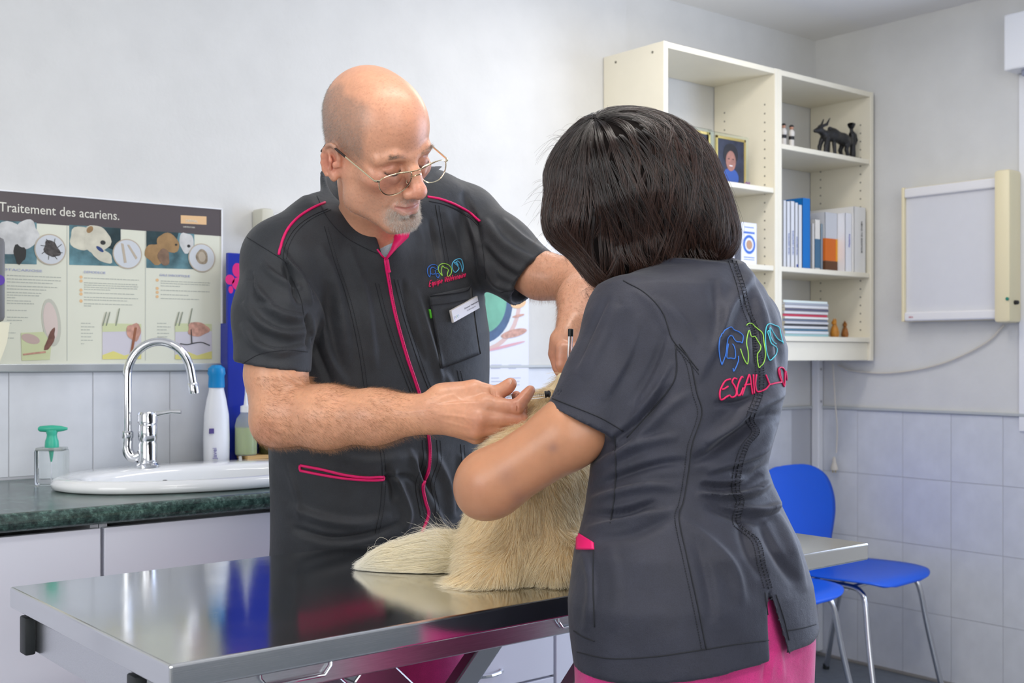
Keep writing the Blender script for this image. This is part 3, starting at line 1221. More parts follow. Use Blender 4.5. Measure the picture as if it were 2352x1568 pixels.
po = MB().box(3.930, XR - .005, yr2, yr1, z0 - .012, z1 + .018, .012).build('switch_housing', m_cream, lb_, True)
q = on_x(2314, 686, 3.93)
MB().lathe([(.006, 0), (.006, .003), (.004, .004)], (3.930, q.y, q.z), 16, (-1, 0, 0)).build('green_button', mat('green_plastic', srgb(30, 130, 110), .3), po)
MB().lathe([(.008, 0), (.007, .012), (.005, .014)], (3.965, yr2, q.z - .012), 16, (0, -1, 0)).build('dimmer_knob', mat('black_plastic', srgb(25, 25, 28), .4), po)
text_obj('maker_mark', 'ultra', .010, mat('red_print', srgb(190, 60, 80), .4), lb_, frame_m((3.9515, yl - .03, z0 + .014), (0, -1, 0), (0, 0, 1)))
# cable: from the box down, sagging to the bookcase, and a loose plug
m_cab = mat('ivory_cable', srgb(214, 208, 196), .5)
cp = [on_x(2306, 746, 4.008), on_x(2260, 790, 4.010), on_x(2160, 836, 4.010), on_x(2050, 856, 4.010), on_x(1960, 852, 4.010), on_x(1925, 838, 4.008)]
pts = [tuple(p) for p in catmull(cp, 8)]
cb = thing('wall_cable', 'ivory cable sagging along the right wall from the light box', 'cable', tuple(cp[2]))
MB().tube(pts, .0035, 8).build('cord', m_cab, cb)
pl = thing('hanging_plug', 'ivory power plug hanging on its cord under the bookcase', 'plug', tuple(on_x(1916, 1070, 3.97)))
q0, q1 = on_x(1913, 836, 3.985), on_x(1922, 1020, 3.985)
pts = [tuple(p) for p in catmull([tuple(q0), tuple(on_x(1918, 920, 3.985)), tuple(on_x(1923, 980, 3.985)), tuple(on_x(1921, 1040, 3.985))], 8)]
MB().tube(pts, .003, 8).build('cord', m_cab, pl)
q = on_x(1916, 1078, 3.985)
MB().lathe([(.004, .052), (.007, .046), (.008, .034), (.013, .02), (.017, .008), (.016, .0), (.010, -.001)][::-1], (q.x, q.y, q.z - .002), 20, sx=.7).build('plug_body', m_cab, pl, True)
for s in (-1, 1):
    MB().lathe([(.0022, -.012), (.0022, 0)], (q.x, q.y + s * .006, q.z), 8).build('pin', m_gold, pl)

# ================================================================== POSTER (mites) on the back wall
PX0, PX1, PZ0, PZ1 = 0.72, 1.397, 1.192, 1.602
m_pg = mat('poster_pale_green', srgb(222, 223, 206), .35)
m_pg2 = mat('poster_pale_green_dark', srgb(206, 210, 186), .35)
m_pgh = mat('poster_grey_header', srgb(88, 80, 82), .35)
m_ink = mat('poster_ink', srgb(178, 182, 172), .5)
m_tit = mat('poster_title_white', srgb(224, 222, 210), .4)
m_lav = mat('poster_lavender', srgb(178, 184, 214), .4)
m_or = mat('poster_orange', srgb(230, 190, 142), .4)
ps = thing('mite_treatment_poster', 'pet mite treatment poster with grey header band above the sink', 'poster', ((PX0 + PX1) / 2, YB, PZ0))
YP = YB - .012
MB().box(PX0, PX1, YP, YB - .001, PZ0, PZ1, .0008).build('poster_board', m_pg, ps)
MB().box(PX0, PX1 + .004, YP - .006, YB - .001, PZ0 - .016, PZ0 + .003, .002).build('bottom_rail', mat('aluminium_rail', (.62, .65, .66), .35, .8), ps)
MB().box(PX1, PX1 + .005, YP - .003, YB - .001, PZ0, PZ1 + .003, .001).box(PX0, PX1 + .005, YP - .003, YB - .001, PZ1, PZ1 + .004, .001).build('edge_rail', m_frame, ps)


def pp(px, py):
    q = on_y(px, py, YP)
    return q.x, q.z


PM = lambda yy: Matrix(((1, 0, 0, 0), (0, 0, 1, yy), (0, 1, 0, 0), (0, 0, 0, 1)))
lay = [0]


def flat(nm, pxs, m, parent=None, dy=None, raw=False):
    lay[0] += 1
    poly = pxs if raw else [pp(*p) for p in pxs]
    return MB().prism(poly, 0, .0003, PM(YP - (dy or .0005))).build(nm, m, parent or ps)


def blob(nm, cx, cy, rx, ry, m, dy, ang=0, n=20, wob=0.0, parent=None):
    x, z = pp(cx, cy)
    kx_, kz = 1.107e-3, 1.11e-3
    poly = []
    for i in range(n):
        a = 2 * PI * i / n
        w = 1 + wob * math.sin(3 * a + cx) + wob * .6 * math.sin(5 * a + cy)
        u, v = rx * w * math.cos(a), ry * w * math.sin(a)
        poly.append((x + (u * math.cos(ang) - v * math.sin(ang)) * kx_, z + (u * math.sin(ang) + v * math.cos(ang)) * kz))
    return MB().prism(poly, 0, .0003, PM(YP - dy)).build(nm, m, parent or ps)


hz = 1.532
MB().box(PX0, PX1, YP - .0005, YP, hz, PZ1).build('header_band', m_pgh, ps)
q = on_y(-2, 492, YP)
text_obj('title_lettering', 'Traitement des acariens.', .032, m_tit, ps, frame_m((pp(-3, 487)[0], YP - .001, 1.5545), (1, 0, 0), (0, 0, 1)), width=pp(273, 495)[0] - pp(-3, 487)[0])
flat('logo_plate', [(415, 494), (474, 497), (474, 516), (415, 513)], m_or, dy=.0009)
text_obj('logo_lettering', 'DERMAL', .009, m_tit, ps, frame_m((pp(426, 508)[0], YP - .0012, pp(426, 509)[1]), (1, 0, 0), (0, 0, 1)))
text_obj('logo_subtitle', 'LABORATOIRE', .005, m_tit, ps, frame_m((pp(420, 519)[0], YP - .0012, pp(420, 522)[1]), (1, 0, 0), (0, 0, 1)))
cols_x = [(-60, 150), (158, 330), (337, 492)]
m_sky = mat('photo_teal', srgb(92, 128, 136), .35, noise=.5, nscale=25)
m_dkt = mat('photo_deep_teal', srgb(46, 66, 70), .35, noise=.5, nscale=25)
m_crm = mat('dog_cream_print', srgb(206, 202, 184), .35, noise=.12, nscale=40)
m_brn = mat('dog_brown_print', srgb(160, 128, 88), .35, noise=.2, nscale=40)
m_whd = mat('dog_white_print', srgb(206, 206, 204), .35, noise=.15, nscale=40)
m_drk = mat('dark_print', srgb(50, 50, 48), .4)
m_cir = mat('circle_grey_print', srgb(206, 210, 214), .35)
m_rim = mat('circle_rim_print', srgb(188, 176, 158), .35)
m_red = mat('skin_red_print', srgb(198, 150, 132), .4, noise=.25, nscale=90)
m_yel = mat('fat_yellow_print', srgb(222, 214, 130), .4)
m_lil = mat('skin_lilac_print', srgb(208, 204, 212), .4)
m_grn = mat('skin_green_print', srgb(206, 212, 168), .4)
m_gl = mat('column_line_print', srgb(196, 198, 186), .4)
for x in (154, 334):
    x0, _ = pp(x, 600)
    MB().box(x0 - .0012, x0 + .0012, YP - .0004, YP, PZ0 + .01, hz - .001).build('column_rule', m_gl, ps)
# photographs
f1 = flat('photo_print', [(-60, 502), (84, 511), (84, 607), (-60, 604)], m_sky, dy=.0006)
blob('dog_print', 12, 548, 40, 34, m_whd, .0009, .5, 24, .1)
blob('dog_print', 58, 540, 26, 34, m_whd, .0010, -.5, 24, .1)
blob('dog_print', 45, 583, 13, 20, m_drk, .0013, .1, 18, .15)
f2 = flat('photo_print', [(159, 516), (277, 524), (277, 611), (159, 608)], m_sky, dy=.0006)
flat('photo_shade', [(225, 521), (277, 524), (277, 580), (225, 560)], m_dkt, dy=.0008)
blob('dog_print', 190, 548, 30, 26, m_crm, .0010, -.2, 24, .08)
blob('dog_print', 222, 550, 30, 32, m_crm, .0012, .2, 24, .08)
blob('dog_print', 236, 588, 24, 13, m_crm, .0013, -.4, 20, .08)
blob('nose_print', 236, 557, 6, 5, m_drk, .0016)
blob('mouth_print', 229, 572, 10, 4, mat('mouth_blue', srgb(50, 70, 120), .4), .0016, -.6)
blob('ear_print', 206, 527, 6, 9, m_brn, .0016, -.7)
f3 = flat('photo_print', [(336, 530), (446, 537), (446, 618), (336, 615)], m_sky, dy=.0006)
flat('photo_shade', [(336, 530), (410, 534), (400, 575), (336, 570)], m_dkt, dy=.0008)
blob('dog_print', 358, 582, 26, 24, m_brn, .0010, .2, 24, .1)
blob('dog_print', 386, 558, 28, 22, m_brn, .0012, -.3, 24, .06)
blob('ear_print', 376, 590, 14, 20, mat('ear_brown_print', srgb(130, 104, 84), .4, noise=.2, nscale=60), .0015, .2, 20, .08)
blob('dog_print', 428, 557, 18, 24, m_whd, .0011, .1, 20, .08)
blob('eye_print', 404, 562, 3, 2.5, m_drk, .0017)
blob('nose_print', 433, 565, 4, 3.5, m_drk, .0017)
# round insets
for cx, cy in ((115, 573), (292, 583), (463, 592)):
    blob('inset_rim', cx, cy, 34, 34, m_rim, .0019, n=32)
    blob('inset_disc', cx, cy, 31.5, 31.5, m_cir, .0022, n=32)
blob('mite_print', 118, 572, 15, 20, mat('mite_dark', srgb(78, 74, 72), .4, noise=.4, nscale=120), .0026, .7, 26, .12)
for a in range(8):
    x, z = pp(118, 572)
    an = a * PI / 4 + .3
    MB().tube([(x + .014 * math.cos(an), YP - .0027, z + .014 * math.sin(an)), (x + .027 * math.cos(an + .2), YP - .0027, z + .027 * math.sin(an + .2))], .0007, 5).build('leg_print', m_drk, ps)
flat('mite_print', [(277, 558), (283, 560), (290, 603), (284, 604)], m_rim, dy=.0026)
flat('mite_print', [(291, 562), (296, 562), (315, 592), (311, 596)], m_rim, dy=.0026)
blob('mite_print', 463, 590, 15, 18, mat('mite_tan', srgb(158, 144, 124), .4, noise=.3, nscale=120), .0026, .1, 26, .05)
blob('mite_spot', 463, 590, 9, 12, m_rim, .0029, .1)
# headings and text lines
for (px, py, s, w) in ((5, 617, "OTACARIOSE", 82), (192, 623, 'DEMODECIE', 48), (366, 630, 'GALE SARCOPTIQUE', 74)):
    x, z = pp(px, py)
    text_obj('heading_lettering', s, .008, m_lav, ps, frame_m((x, YP - .001, z - .004), (1, 0, 0), (0, 0, 1)), width=w * 1.11e-3)
tb = {0: MB(), 1: MB(), 2: MB()}


def tline(k, px, py, w):
    x, z = pp(px, py)
    x1, _ = pp(px + w, py)
    while x < x1:
        wd = random.uniform(.004, .011)
        tb[k].box(x, min(x + wd, x1), YP - .0006, YP, z - .0010, z + .0010)
        x += wd + .0016


for y0, w in ((632, 125), (640, 124), (647, 105), (656, 116), (663, 90), (671, 80), (677, 74), (683, 20), (690, 55), (696, 62), (712, 45), (728, 48), (735, 34), (742, 10), (764, 20), (776, 16)):
    tline(0, 16, y0, w)
for y0, w in ((638, 126), (649, 122), (654, 124), (659, 122), (664, 60), (672, 116), (682, 124), (688, 100), (697, 112), (702, 16)):
    tline(1, 193, y0, w)
for y0, w in ((645, 114), (650, 112), (656, 44), (666, 112), (676, 64), (685, 88)):
    tline(2, 369, y0, w)
for k, x0 in ((1, 186), (2, 361)):
    for y0, w in ((742, 24), (750, 34), (757, 24), (765, 30), (773, 26), (781, 30), (789, 8)):
        tline(k, x0, y0, w * .9)
for k in tb:
    tag(tb[k].build('text_lines', m_ink, ps), kind='stuff')
for x, ys in ((186, (636, 645, 666, 675, 691)), (361, (643, 662, 671, 681))):
    for yy in ys:
        blob('bullet_dot', x, yy, 3.6, 3.6, m_or, .0008, n=12)
# drawings
blob('ear_drawing', 118, 740, 20, 52, mat('ear_outline', srgb(196, 196, 182), .4), .0008, .12)
blob('ear_drawing', 116, 738, 15, 42, mat('ear_pink', srgb(216, 200, 192), .4), .0011, .12)
flat('skin_block', [(48, 764), (100, 762), (118, 790), (114, 826), (50, 828)], m_grn, dy=.0010)
blob('muscle_print', 70, 778, 20, 10, mat('muscle_rose', srgb(196, 172, 164), .4), .0013, -.3)
blob('canal_print', 115, 780, 7, 26, mat('canal_brown', srgb(120, 84, 74), .4, noise=.3, nscale=80), .0016, -.35, 20, .15)
flat('bone_line', [(52, 812), (104, 806), (105, 810), (53, 816)], m_red, dy=.0018)
for x0, x1 in ((235, 324), (402, 486)):
    flat('skin_block', [(x0, 748), (x1, 746), (x1, 824), (x0, 825)], m_lil, dy=.0010)
    flat('skin_block', [(x0, 742), (x1, 744), (x1, 760), (x0, 762)], m_grn, dy=.0013)
    flat('fat_layer', [(x0, 815), (x0 + 25, 806), (x0 + 50, 816), (x1, 806), (x1, 824), (x0, 825)], m_yel, dy=.0015)
    for hx in (x0 + 8, x0 + 16, x0 + 38):
        flat('hair_drawing', [(hx, 708 if hx > x0 + 20 else 716), (hx + 2, 708 if hx > x0 + 20 else 716), (hx - 6, 748), (hx - 9, 748)], mat('hair_grey_print', srgb(140, 146, 128), .4), dy=.0018)
blob('inflamed_print', 307, 762, 17, 20, m_red, .0020, 0, 20, .1)
flat('follicle_drawing', [(308, 752), (314, 752), (304, 812), (298, 812)], mat('follicle_brown', srgb(150, 96, 70), .4), dy=.0023)
blob('inflamed_print', 454, 756, 27, 17, m_red, .0020, 0, 20, .1)
x0, z0_ = pp(415, 790)
MB().tube([tuple(p) for p in catmull([(pp(a, b_)[0], YP - .0024, pp(a, b_)[1]) for a, b_ in ((413, 789), (430, 791), (443, 788), (462, 786), (481, 793))], 5)], .0012, 5) \
    .tube([(pp(440, 788)[0], YP - .0024, pp(440, 788)[1]), (pp(438, 756)[0], YP - .0024, pp(438, 756)[1])], .0013, 5).build('mite_burrow', m_drk, ps)

# ================================================================== EYE POSTER
EX0, EX1, EZ0, EZ1 = 1.99, 2.474, .94, 1.505
ep = thing('eye_anatomy_poster', 'eye anatomy chart with green iris behind the bald man', 'poster', ((EX0 + EX1) / 2, YB, EZ0))
YE = YB - .009
MB().box(EX0, EX1, YE, YB - .004, EZ0, EZ1, .0006).build('chart_sheet', mat('chart_white', srgb(226, 228, 240), .4), ep)


def eb(nm, cx, cy, rx, ry, m, dy, n=40, ang=0.0):
    q = on_y(cx, cy, YE)
    k1, k2 = 1.62e-3, 1.39e-3
    poly = []
    for i in range(n):
        a = 2 * PI * i / n
        u, v = rx * k1 * math.cos(a), ry * k2 * math.sin(a)
        X_ = q.x + u * math.cos(ang) - v * math.sin(ang)
        poly.append((min(max(X_, EX0), EX1), q.z + u * math.sin(ang) + v * math.cos(ang)))
    MB().prism(poly, 0, .0003, PM(YE - dy)).build(nm, m, ep)


eb('lid_print', 1098, 690, 108, 118, mat('lid_peach', srgb(216, 186, 180), .45), .0004)
eb('eyeball_print', 1096, 690, 100, 108, mat('eye_white_print', srgb(222, 226, 232), .45), .0007)
eb('iris_ring_print', 1100, 692, 84, 96, mat('iris_blue', srgb(66, 92, 128), .45, noise=.25, nscale=20), .0010)
eb('iris_print', 1106, 688, 62, 76, mat('iris_green', srgb(110, 176, 150), .45, noise=.15, nscale=20), .0013)
eb('pupil_print', 1086, 690, 30, 36, m_drk, .0016)
for (a, b_, c, d, m_) in ((1190, 696, 20, 12, m_or), (1185, 665, 26, 4, m_red), (1180, 765, 34, 9, m_red), (1160, 795, 52, 3, mat('rose_line', srgb(222, 170, 180), .5)), (1190, 725, 16, 3, m_red)):
    eb('vessel_print', a, b_, c, d, m_, .0018, 20, .2)
tb2 = MB()
for yy in (838, 846, 868, 876, 884, 905, 913, 940, 948, 990, 998):
    for xx in (1128, 1168):
        qa, qb = on_y(xx, yy, YE), on_y(xx + random.randint(16, 34), yy, YE)
        tb2.box(qa.x, min(qb.x, EX1 - .005), YE - .0006, YE, qa.z - .0012, qa.z + .0012)
tag(tb2.build('text_lines', mat('chart_ink', srgb(180, 184, 200), .5), ep), kind='stuff')

# ---- long wall lamp
wl = thing('wall_lamp', 'long white wall lamp housing above the eye chart, cream end cap', 'lamp', (2.0, YB, 1.526))
MB().box(1.53, 2.66, YB - .055, YB - .001, 1.535, 1.602, .010).build('lamp_housing', m_frame, wl, True)
MB().box(1.54, 2.65, YB - .048, YB - .010, 1.526, 1.540, .004).build('diffuser', mat('matt_opal', srgb(222, 224, 226), .4), wl)
MB().box(1.492, 1.53, YB - .06, YB - .001, 1.530, 1.611, .008).build('end_cap', mat('beige_plastic', srgb(205, 203, 188), .5), wl, True)
MB().box(2.66, 2.69, YB - .06, YB - .001, 1.530, 1.611, .008).build('end_cap', MATS['beige_plastic'], wl, True)

# ================================================================== BLUE BOARD
bo = thing('blue_display_board', 'royal blue board with pink paw print standing behind the man', 'board', (1.51, 2.86, .9205))
m_blu = mat('royal_blue_gloss', srgb(28, 48, 160), .25)
m_pnk = mat('hot_pink', srgb(214, 22, 118), .45)
MB().box(1.392, 1.70, 2.856, 2.868, .9205, 1.485, .002).build('board_panel', m_blu, bo)
MB().box(1.395, 1.405, 2.868, 2.905, .9205, 1.30, .001).box(1.66, 1.67, 2.868, 2.905, .9205, 1.3, .001).build('rear_strut', m_blu, bo)
for cx, cy, rx, rz in ((545, 620, 13, 17), (528, 642, 12, 12), (530, 665, 6, 9), (566, 612, 11, 14), (552, 652, 22, 17)):
    q = on_y(cx, cy, 2.856)
    MB().prism([(q.x + rx * 1.1e-3 * math.cos(a * PI / 10), q.z + rz * 1.1e-3 * math.sin(a * PI / 10)) for a in range(20)], 0, .0004, PM(2.8555)).build('paw_pad', m_pnk, bo)
q = on_y(526, 738, 2.856)

# ================================================================== wall dispenser at the left edge
q = on_y(-28, 640, 2.80)
xr_ = on_y(16, 640, 2.80).x
dp = thing('paper_towel_dispenser', 'grey and cream dispenser cut off by the left picture edge', 'dispenser', (xr_ - .05, YB, 1.18))
zt, zm, zb_ = on_y(14, 545, 2.8).z, on_y(14, 740, 2.8).z, on_y(14, 838, 2.8).z
MB().box(xr_ - .11, xr_ - .004, 2.79, 2.895, zm, zt, .012).build('grey_body', mat('smoke_grey_plastic', srgb(110, 110, 112), .35), dp, True)
MB().box(xr_ - .10, xr_ - .012, 2.80, 2.895, zt, zt + .03, .012).build('white_cap', m_frame, dp, True)
bm = bmesh.new()
MB().prism([(xr_ - .12, zm), (xr_ + .002, zm), (xr_ - .004, zm - .045), (xr_ - .022, zb_), (xr_ - .10, zb_)], 2.785, 2.895,
           Matrix(((1, 0, 0, 0), (0, 0, 1, 0), (0, 1, 0, 0), (0, 0, 0, 1)))).build('cream_tray', mat('cream_plastic', srgb(224, 220, 196), .4), dp)
x_, z_ = on_y(-2, 643, 2.79).x, on_y(-2, 643, 2.79).z
MB().lathe([(.012, 0), (.012, .001)], (x_, 2.789, z_), 20, (0, -1, 0)).build('violet_mark', mat('violet_print', srgb(90, 60, 160), .4), dp)

# ================================================================== COUNTER, CABINETS
CZ, CYF = .920, 2.278
m_ctr = bpy.data.materials.new('green_black_stone_laminate')
m_ctr.use_nodes = True
nt = m_ctr.node_tree
B_ = nt.nodes['Principled BSDF']
tc = nn(nt, 'ShaderNodeTexCoord')
n1 = nn(nt, 'ShaderNodeTexNoise'); n1.inputs['Scale'].default_value = 95; n1.inputs['Detail'].default_value = 6; n1.inputs['Roughness'].default_value = .7
n2 = nn(nt, 'ShaderNodeTexNoise'); n2.inputs['Scale'].default_value = 22; n2.inputs['Detail'].default_value = 3
cr = nn(nt, 'ShaderNodeValToRGB')
cr.color_ramp.elements[0].position = .38; cr.color_ramp.elements[0].color = (*srgb(30, 44, 42), 1)
cr.color_ramp.elements[1].position = .66; cr.color_ramp.elements[1].color = (*srgb(108, 140, 130), 1)
e = cr.color_ramp.elements.new(.52); e.color = (*srgb(58, 82, 77), 1)
mm = nn(nt, 'ShaderNodeMix'); mm.inputs[0].default_value = .35
nt.links.new(tc.outputs['Object'], n1.inputs['Vector']); nt.links.new(tc.outputs['Object'], n2.inputs['Vector'])
nt.links.new(n1.outputs[0], mm.inputs[2]); nt.links.new(n2.outputs[0], mm.inputs[3])
nt.links.new(mm.outputs[0], cr.inputs[0]); nt.links.new(cr.outputs[0], B_.inputs['Base Color'])
B_.inputs['Roughness'].default_value = .22

CX0, CX1 = -1.0, 2.14
ct = thing('sink_worktop', 'speckled dark green stone-look worktop under the poster', 'worktop', ((CX0 + CX1) / 2, 2.6, CZ - .036))
SX, SY, SA, SB = 1.215, 2.585, .335, .205      # cut-out of the basin
bm = bmesh.new()
# top with an oval hole, rounded front edge
N_ = 48
prof = [(CYF + .018, CZ)] + [(CYF + .018 - .018 * math.sin(a), CZ - .018 + .018 * math.cos(a)) for a in [PI / 2 * i / 6 for i in range(1, 7)]] + \
       [(CYF + .018 - .018 * math.cos(a), CZ - .018 - .018 * math.sin(a)) for a in [PI / 2 * i / 6 for i in range(1, 7)]] + [(YB - .006, CZ - .036)]
vs, fs = [], []
for x in (CX0, CX1):
    vs += [(x, y, z) for y, z in prof]
n = len(prof)
for i in range(n - 1):
    fs.append((i, i + 1, n + i + 1, n + i))
# end caps
vs += [(CX0, YB - .006, CZ), (CX1, YB - .006, CZ)]
fs += [tuple(list(range(n)) + [2 * n])[::-1], tuple(list(range(n, 2 * n)) + [2 * n + 1])]
fs.append((n - 1, 2 * n, 2 * n + 1, 2 * n - 1))
ring_i = []
rect = []
for k in range(N_):
    a = 2 * PI * k / N_
    c_, s_ = math.cos(a), math.sin(a)
    ring_i.append(len(vs)); vs.append((SX + SA * c_, SY + SB * s_, CZ))
ring_o = []
for k in range(N_):
    a = 2 * PI * k / N_
    c_, s_ = math.cos(a), math.sin(a)
    tt = min(((CX1 if c_ > 0 else CX0) - SX) / c_ if abs(c_) > 1e-6 else 1e9, ((YB - .006 if s_ > 0 else CYF + .018) - SY) / s_ if abs(s_) > 1e-6 else 1e9)
    ring_o.append(len(vs)); vs.append((SX + tt * c_, SY + tt * s_, CZ))
for k in range(N_):
    k2 = (k + 1) % N_
    fs.append((ring_i[k], ring_o[k], ring_o[k2], ring_i[k2]))
# corners
cor = {(CX1, YB - .006): None, (CX0, YB - .006): None, (CX0, CYF + .018): None, (CX1, CYF + .018): None}
for k in range(N_):
    k2 = (k + 1) % N_
    p, q = vs[ring_o[k]], vs[ring_o[k2]]
    for c_ in cor:
        if (abs(p[0] - c_[0]) < 1e-6 and abs(q[1] - c_[1]) < 1e-6 and abs(q[0] - c_[0]) > 1e-6) or (abs(p[1] - c_[1]) < 1e-6 and abs(q[0] - c_[0]) < 1e-6 and abs(q[1] - c_[1]) > 1e-6):
            vs.append((c_[0], c_[1], CZ)); fs.append((ring_o[k], len(vs) - 1, ring_o[k2]))
mesh_obj('worktop_slab', vs, fs, m_ctr, ct, smooth=False)
# cabinets
m_cab_w = mat('white_cabinet_front', srgb(216, 218, 230), .35)
m_gap = mat('dark_gap', srgb(96, 96, 100), .8)
m_chr = mat('chrome', (.82, .83, .86), .07, 1)
bounds = [-.94, -.345, .255, .855, 1.451, 2.046]
for i in range(5):
    xa_, xb_ = bounds[i], bounds[i + 1]
    lab = ['white base cabinet out at the far left under the worktop', 'white base cabinet far left, second from the room end', 'white base cabinet below the green soap dispenser',
           'white base cabinet below the wash basin behind the steel table', 'white base cabinet with chrome bow handle behind the table'][i]
    cb_ = thing('base_cabinet', lab, 'cabinet', ((xa_ + xb_) / 2, 2.6, 0), 'white cabinets under the worktop')
    carc = MB()
    if i == 3 or i == 2:      # open top, the basin hangs inside
        carc.box(xa_ + .001, xa_ + .017, 2.322, YB - .008, .10, CZ - .037).box(xb_ - .017, xb_ - .001, 2.322, YB - .008, .10, CZ - .037)
        carc.box(xa_ + .017, xb_ - .017, 2.322, YB - .008, .10, .118).box(xa_ + .017, xb_ - .017, YB - .018, YB - .008, .118, .70)
    else:
        carc.box(xa_ + .001, xb_ - .001, 2.322, YB - .008, .10, CZ - .037)
    carc.build('carcass', m_white, cb_)
    MB().box(xa_ + .001, xb_ - .001, 2.36, 2.375, .0, .10).build('plinth', m_gap, cb_)
    if i == 3:
        MB().box(xa_ + .004, xb_ - .004, 2.301, 2.320, .70, CZ - .045, .0015).build('sink_panel', m_cab_w, cb_)
        d1 = MB().box(xa_ + .004, xb_ - .004, 2.301, 2.320, .11, .694, .0015).build('door', m_cab_w, cb_)
    elif i == 4:
        d1 = MB().box(xa_ + .004, xb_ - .004, 2.301, 2.320, .382, CZ - .045, .0015).build('drawer', m_cab_w, cb_)
        d2 = MB().box(xa_ + .004, xb_ - .004, 2.301, 2.320, .11, .376, .0015).build('drawer', m_cab_w, cb_)
        for dd, zc in ((d1, .425), (d2, .34)):
            xm = on_y(1105, 1530, 2.3).x + .01
            MB().tube([tuple(p) for p in catmull([(xm - .055, 2.302, zc), (xm - .045, 2.285, zc), (xm, 2.272, zc), (xm + .045, 2.285, zc), (xm + .055, 2.302, zc)], 6)], .005, 8).build('handle', m_chr, dd)
    else:
        d1 = MB().box(xa_ + .004, xb_ - .004, 2.301, 2.320, .11, CZ - .045, .0015).build('door', m_cab_w, cb_)
cb_ = thing('filler_panel', 'narrow white end panel right of the bow-handled cabinet', 'panel', (2.09, 2.6, 0))
MB().box(2.052, 2.132, 2.301, 2.320, 0, CZ - .045, .0015).box(2.114, 2.132, 2.320, YB - .008, 0, CZ - .045).build('end_board', m_cab_w, cb_)

# ================================================================== BASIN
m_cer = mat('white_ceramic', srgb(238, 240, 242), .08, coat=.5)
sk = thing('wash_basin', 'white oval ceramic wash basin set into the worktop', 'basin', (SX, SY, CZ))
a_o, b_o = .358, .228
prof = []   # (scale of outer ellipse, extra inset, z)
NB = 64
vs, fs = [], []


def ering(a, b_, z, cx=SX, cy=SY):
    i0 = len(vs)
    for k in range(NB):
        t = 2 * PI * k / NB
        vs.append((cx + a * math.cos(t), cy + b_ * math.sin(t), z))
    return i0


rings = [ering(a_o - .012, b_o - .012, CZ + .0005), ering(a_o, b_o, CZ + .004), ering(a_o + .002, b_o + .002, CZ + .014), ering(a_o - .004, b_o - .004, CZ + .024), ering(a_o - .016, b_o - .016, CZ + .028)]
cyb = SY - .038
for (a, b_, z) in ((.315, .158, .0265), (.305, .150, .022), (.300, .145, .012), (.290, .138, -.01), (.270, .125, -.06), (.22, .10, -.115), (.12, .06, -.14), (.03, .03, -.145)):
    rings.append(ering(a, b_, CZ + z, SX, cyb))
for r0, r1 in zip(rings[:-1], rings[1:]):
    for k in range(NB):
        k2 = (k + 1) % NB
        fs.append((r0 + k, r0 + k2, r1 + k2, r1 + k))
fs.append(tuple(rings[-1] + k for k in range(NB)))
mesh_obj('basin_bowl', vs, fs, m_cer, sk)
q = on_y(376, 1110, cyb + .137)
MB().lathe([(.012, 0), (.012, .003), (.008, .004), (.008, .002)], (q.x, cyb + .130, CZ - .012), 20, (0, -.95, .3)).build('overflow_hole', m_drk, sk)
MB().lathe([(.03, 0), (.03, .003), (.02, .004), (0, .004)], (SX, cyb, CZ - .1455), 24).build('drain', m_chr, sk)

# ================================================================== TAP
fx, fy = 1.125, 2.735
tp = thing('mixer_tap', 'chrome swan-neck mixer tap on the wash basin', 'tap', (fx, fy, CZ + .027))
z0 = CZ + .0275
MB().lathe([(.030, 0), (.030, .006), (.025, .010), (.025, .012)], (fx, fy, z0), 32).build('base_flange', m_chr, tp, True)
MB().lathe([(.022, .010), (.0225, .055), (.0205, .060), (.0205, .063), (.0225, .068), (.0225, .100), (.020, .104)], (fx, fy, z0), 32).build('tap_body', m_chr, tp, True)
hd = MB().lathe([(.020, .104), (.0235, .106), (.024, .125), (.021, .132), (0, .133)], (fx, fy, z0), 32).build('lever_cap', m_chr, tp, True)
# lever reaches right, towards the bowl
ud = Vector((UX, -UY, 0)).normalized() * -1
cr_ = Vector((.85, -.52, 0)).normalized()
lv = MB()
pts = [Vector((fx, fy, z0 + .124)) + cr_ * t + Vector((0, 0, h)) for t, h in ((.01, 0), (.03, .004), (.055, .008), (.078, .007))]
lv.tube([tuple(p) for p in pts], [.009, .0065, .005, .006], 12)
lv.build('lever', m_chr, hd, True)
col = Vector((fx, fy, 0)) - cr_ * .047
ba = [Vector((fx, fy, z0 + .028)) - cr_ * .018, Vector((fx, fy, z0 + .024)) - cr_ * .034, Vector((col.x, col.y, z0 + .042)), Vector((col.x, col.y, z0 + .07))]
MB().tube([tuple(p) for p in catmull(ba, 6)], .0135, 14).build('spout_elbow', m_chr, tp, True)
MB().lathe([(.014, 0), (.0150, .003), (.0150, .014), (.0125, .017)], (col.x, col.y, z0 + .070), 24).build('swivel_nut', m_chr, tp, True)
sp_ = [Vector((col.x, col.y, z0 + .085)), Vector((col.x, col.y, z0 + .15)), Vector((col.x, col.y, z0 + .215))]
rad_ = .0745
for i in range(1, 11):
    a = PI * i / 10 * .93
    sp_.append(Vector((col.x, col.y, z0 + .215)) + cr_ * (rad_ * (1 - math.cos(a))) + Vector((0, 0, rad_ * 1.15 * math.sin(a))))
sp_.append(sp_[-1] + Vector((0, 0, -.038)) + cr_ * .006)
MB().tube([tuple(p) for p in catmull([tuple(p) for p in sp_], 4)], .0105, 16).build('spout', m_chr, tp, True)
e_ = sp_[-1]
MB().lathe([(.0125, -.02), (.0130, -.016), (.0130, .004), (.0115, .006)], tuple(e_), 24, (cr_.x * -.15, cr_.y * -.15, 1)).build('aerator', m_chr, tp, True)

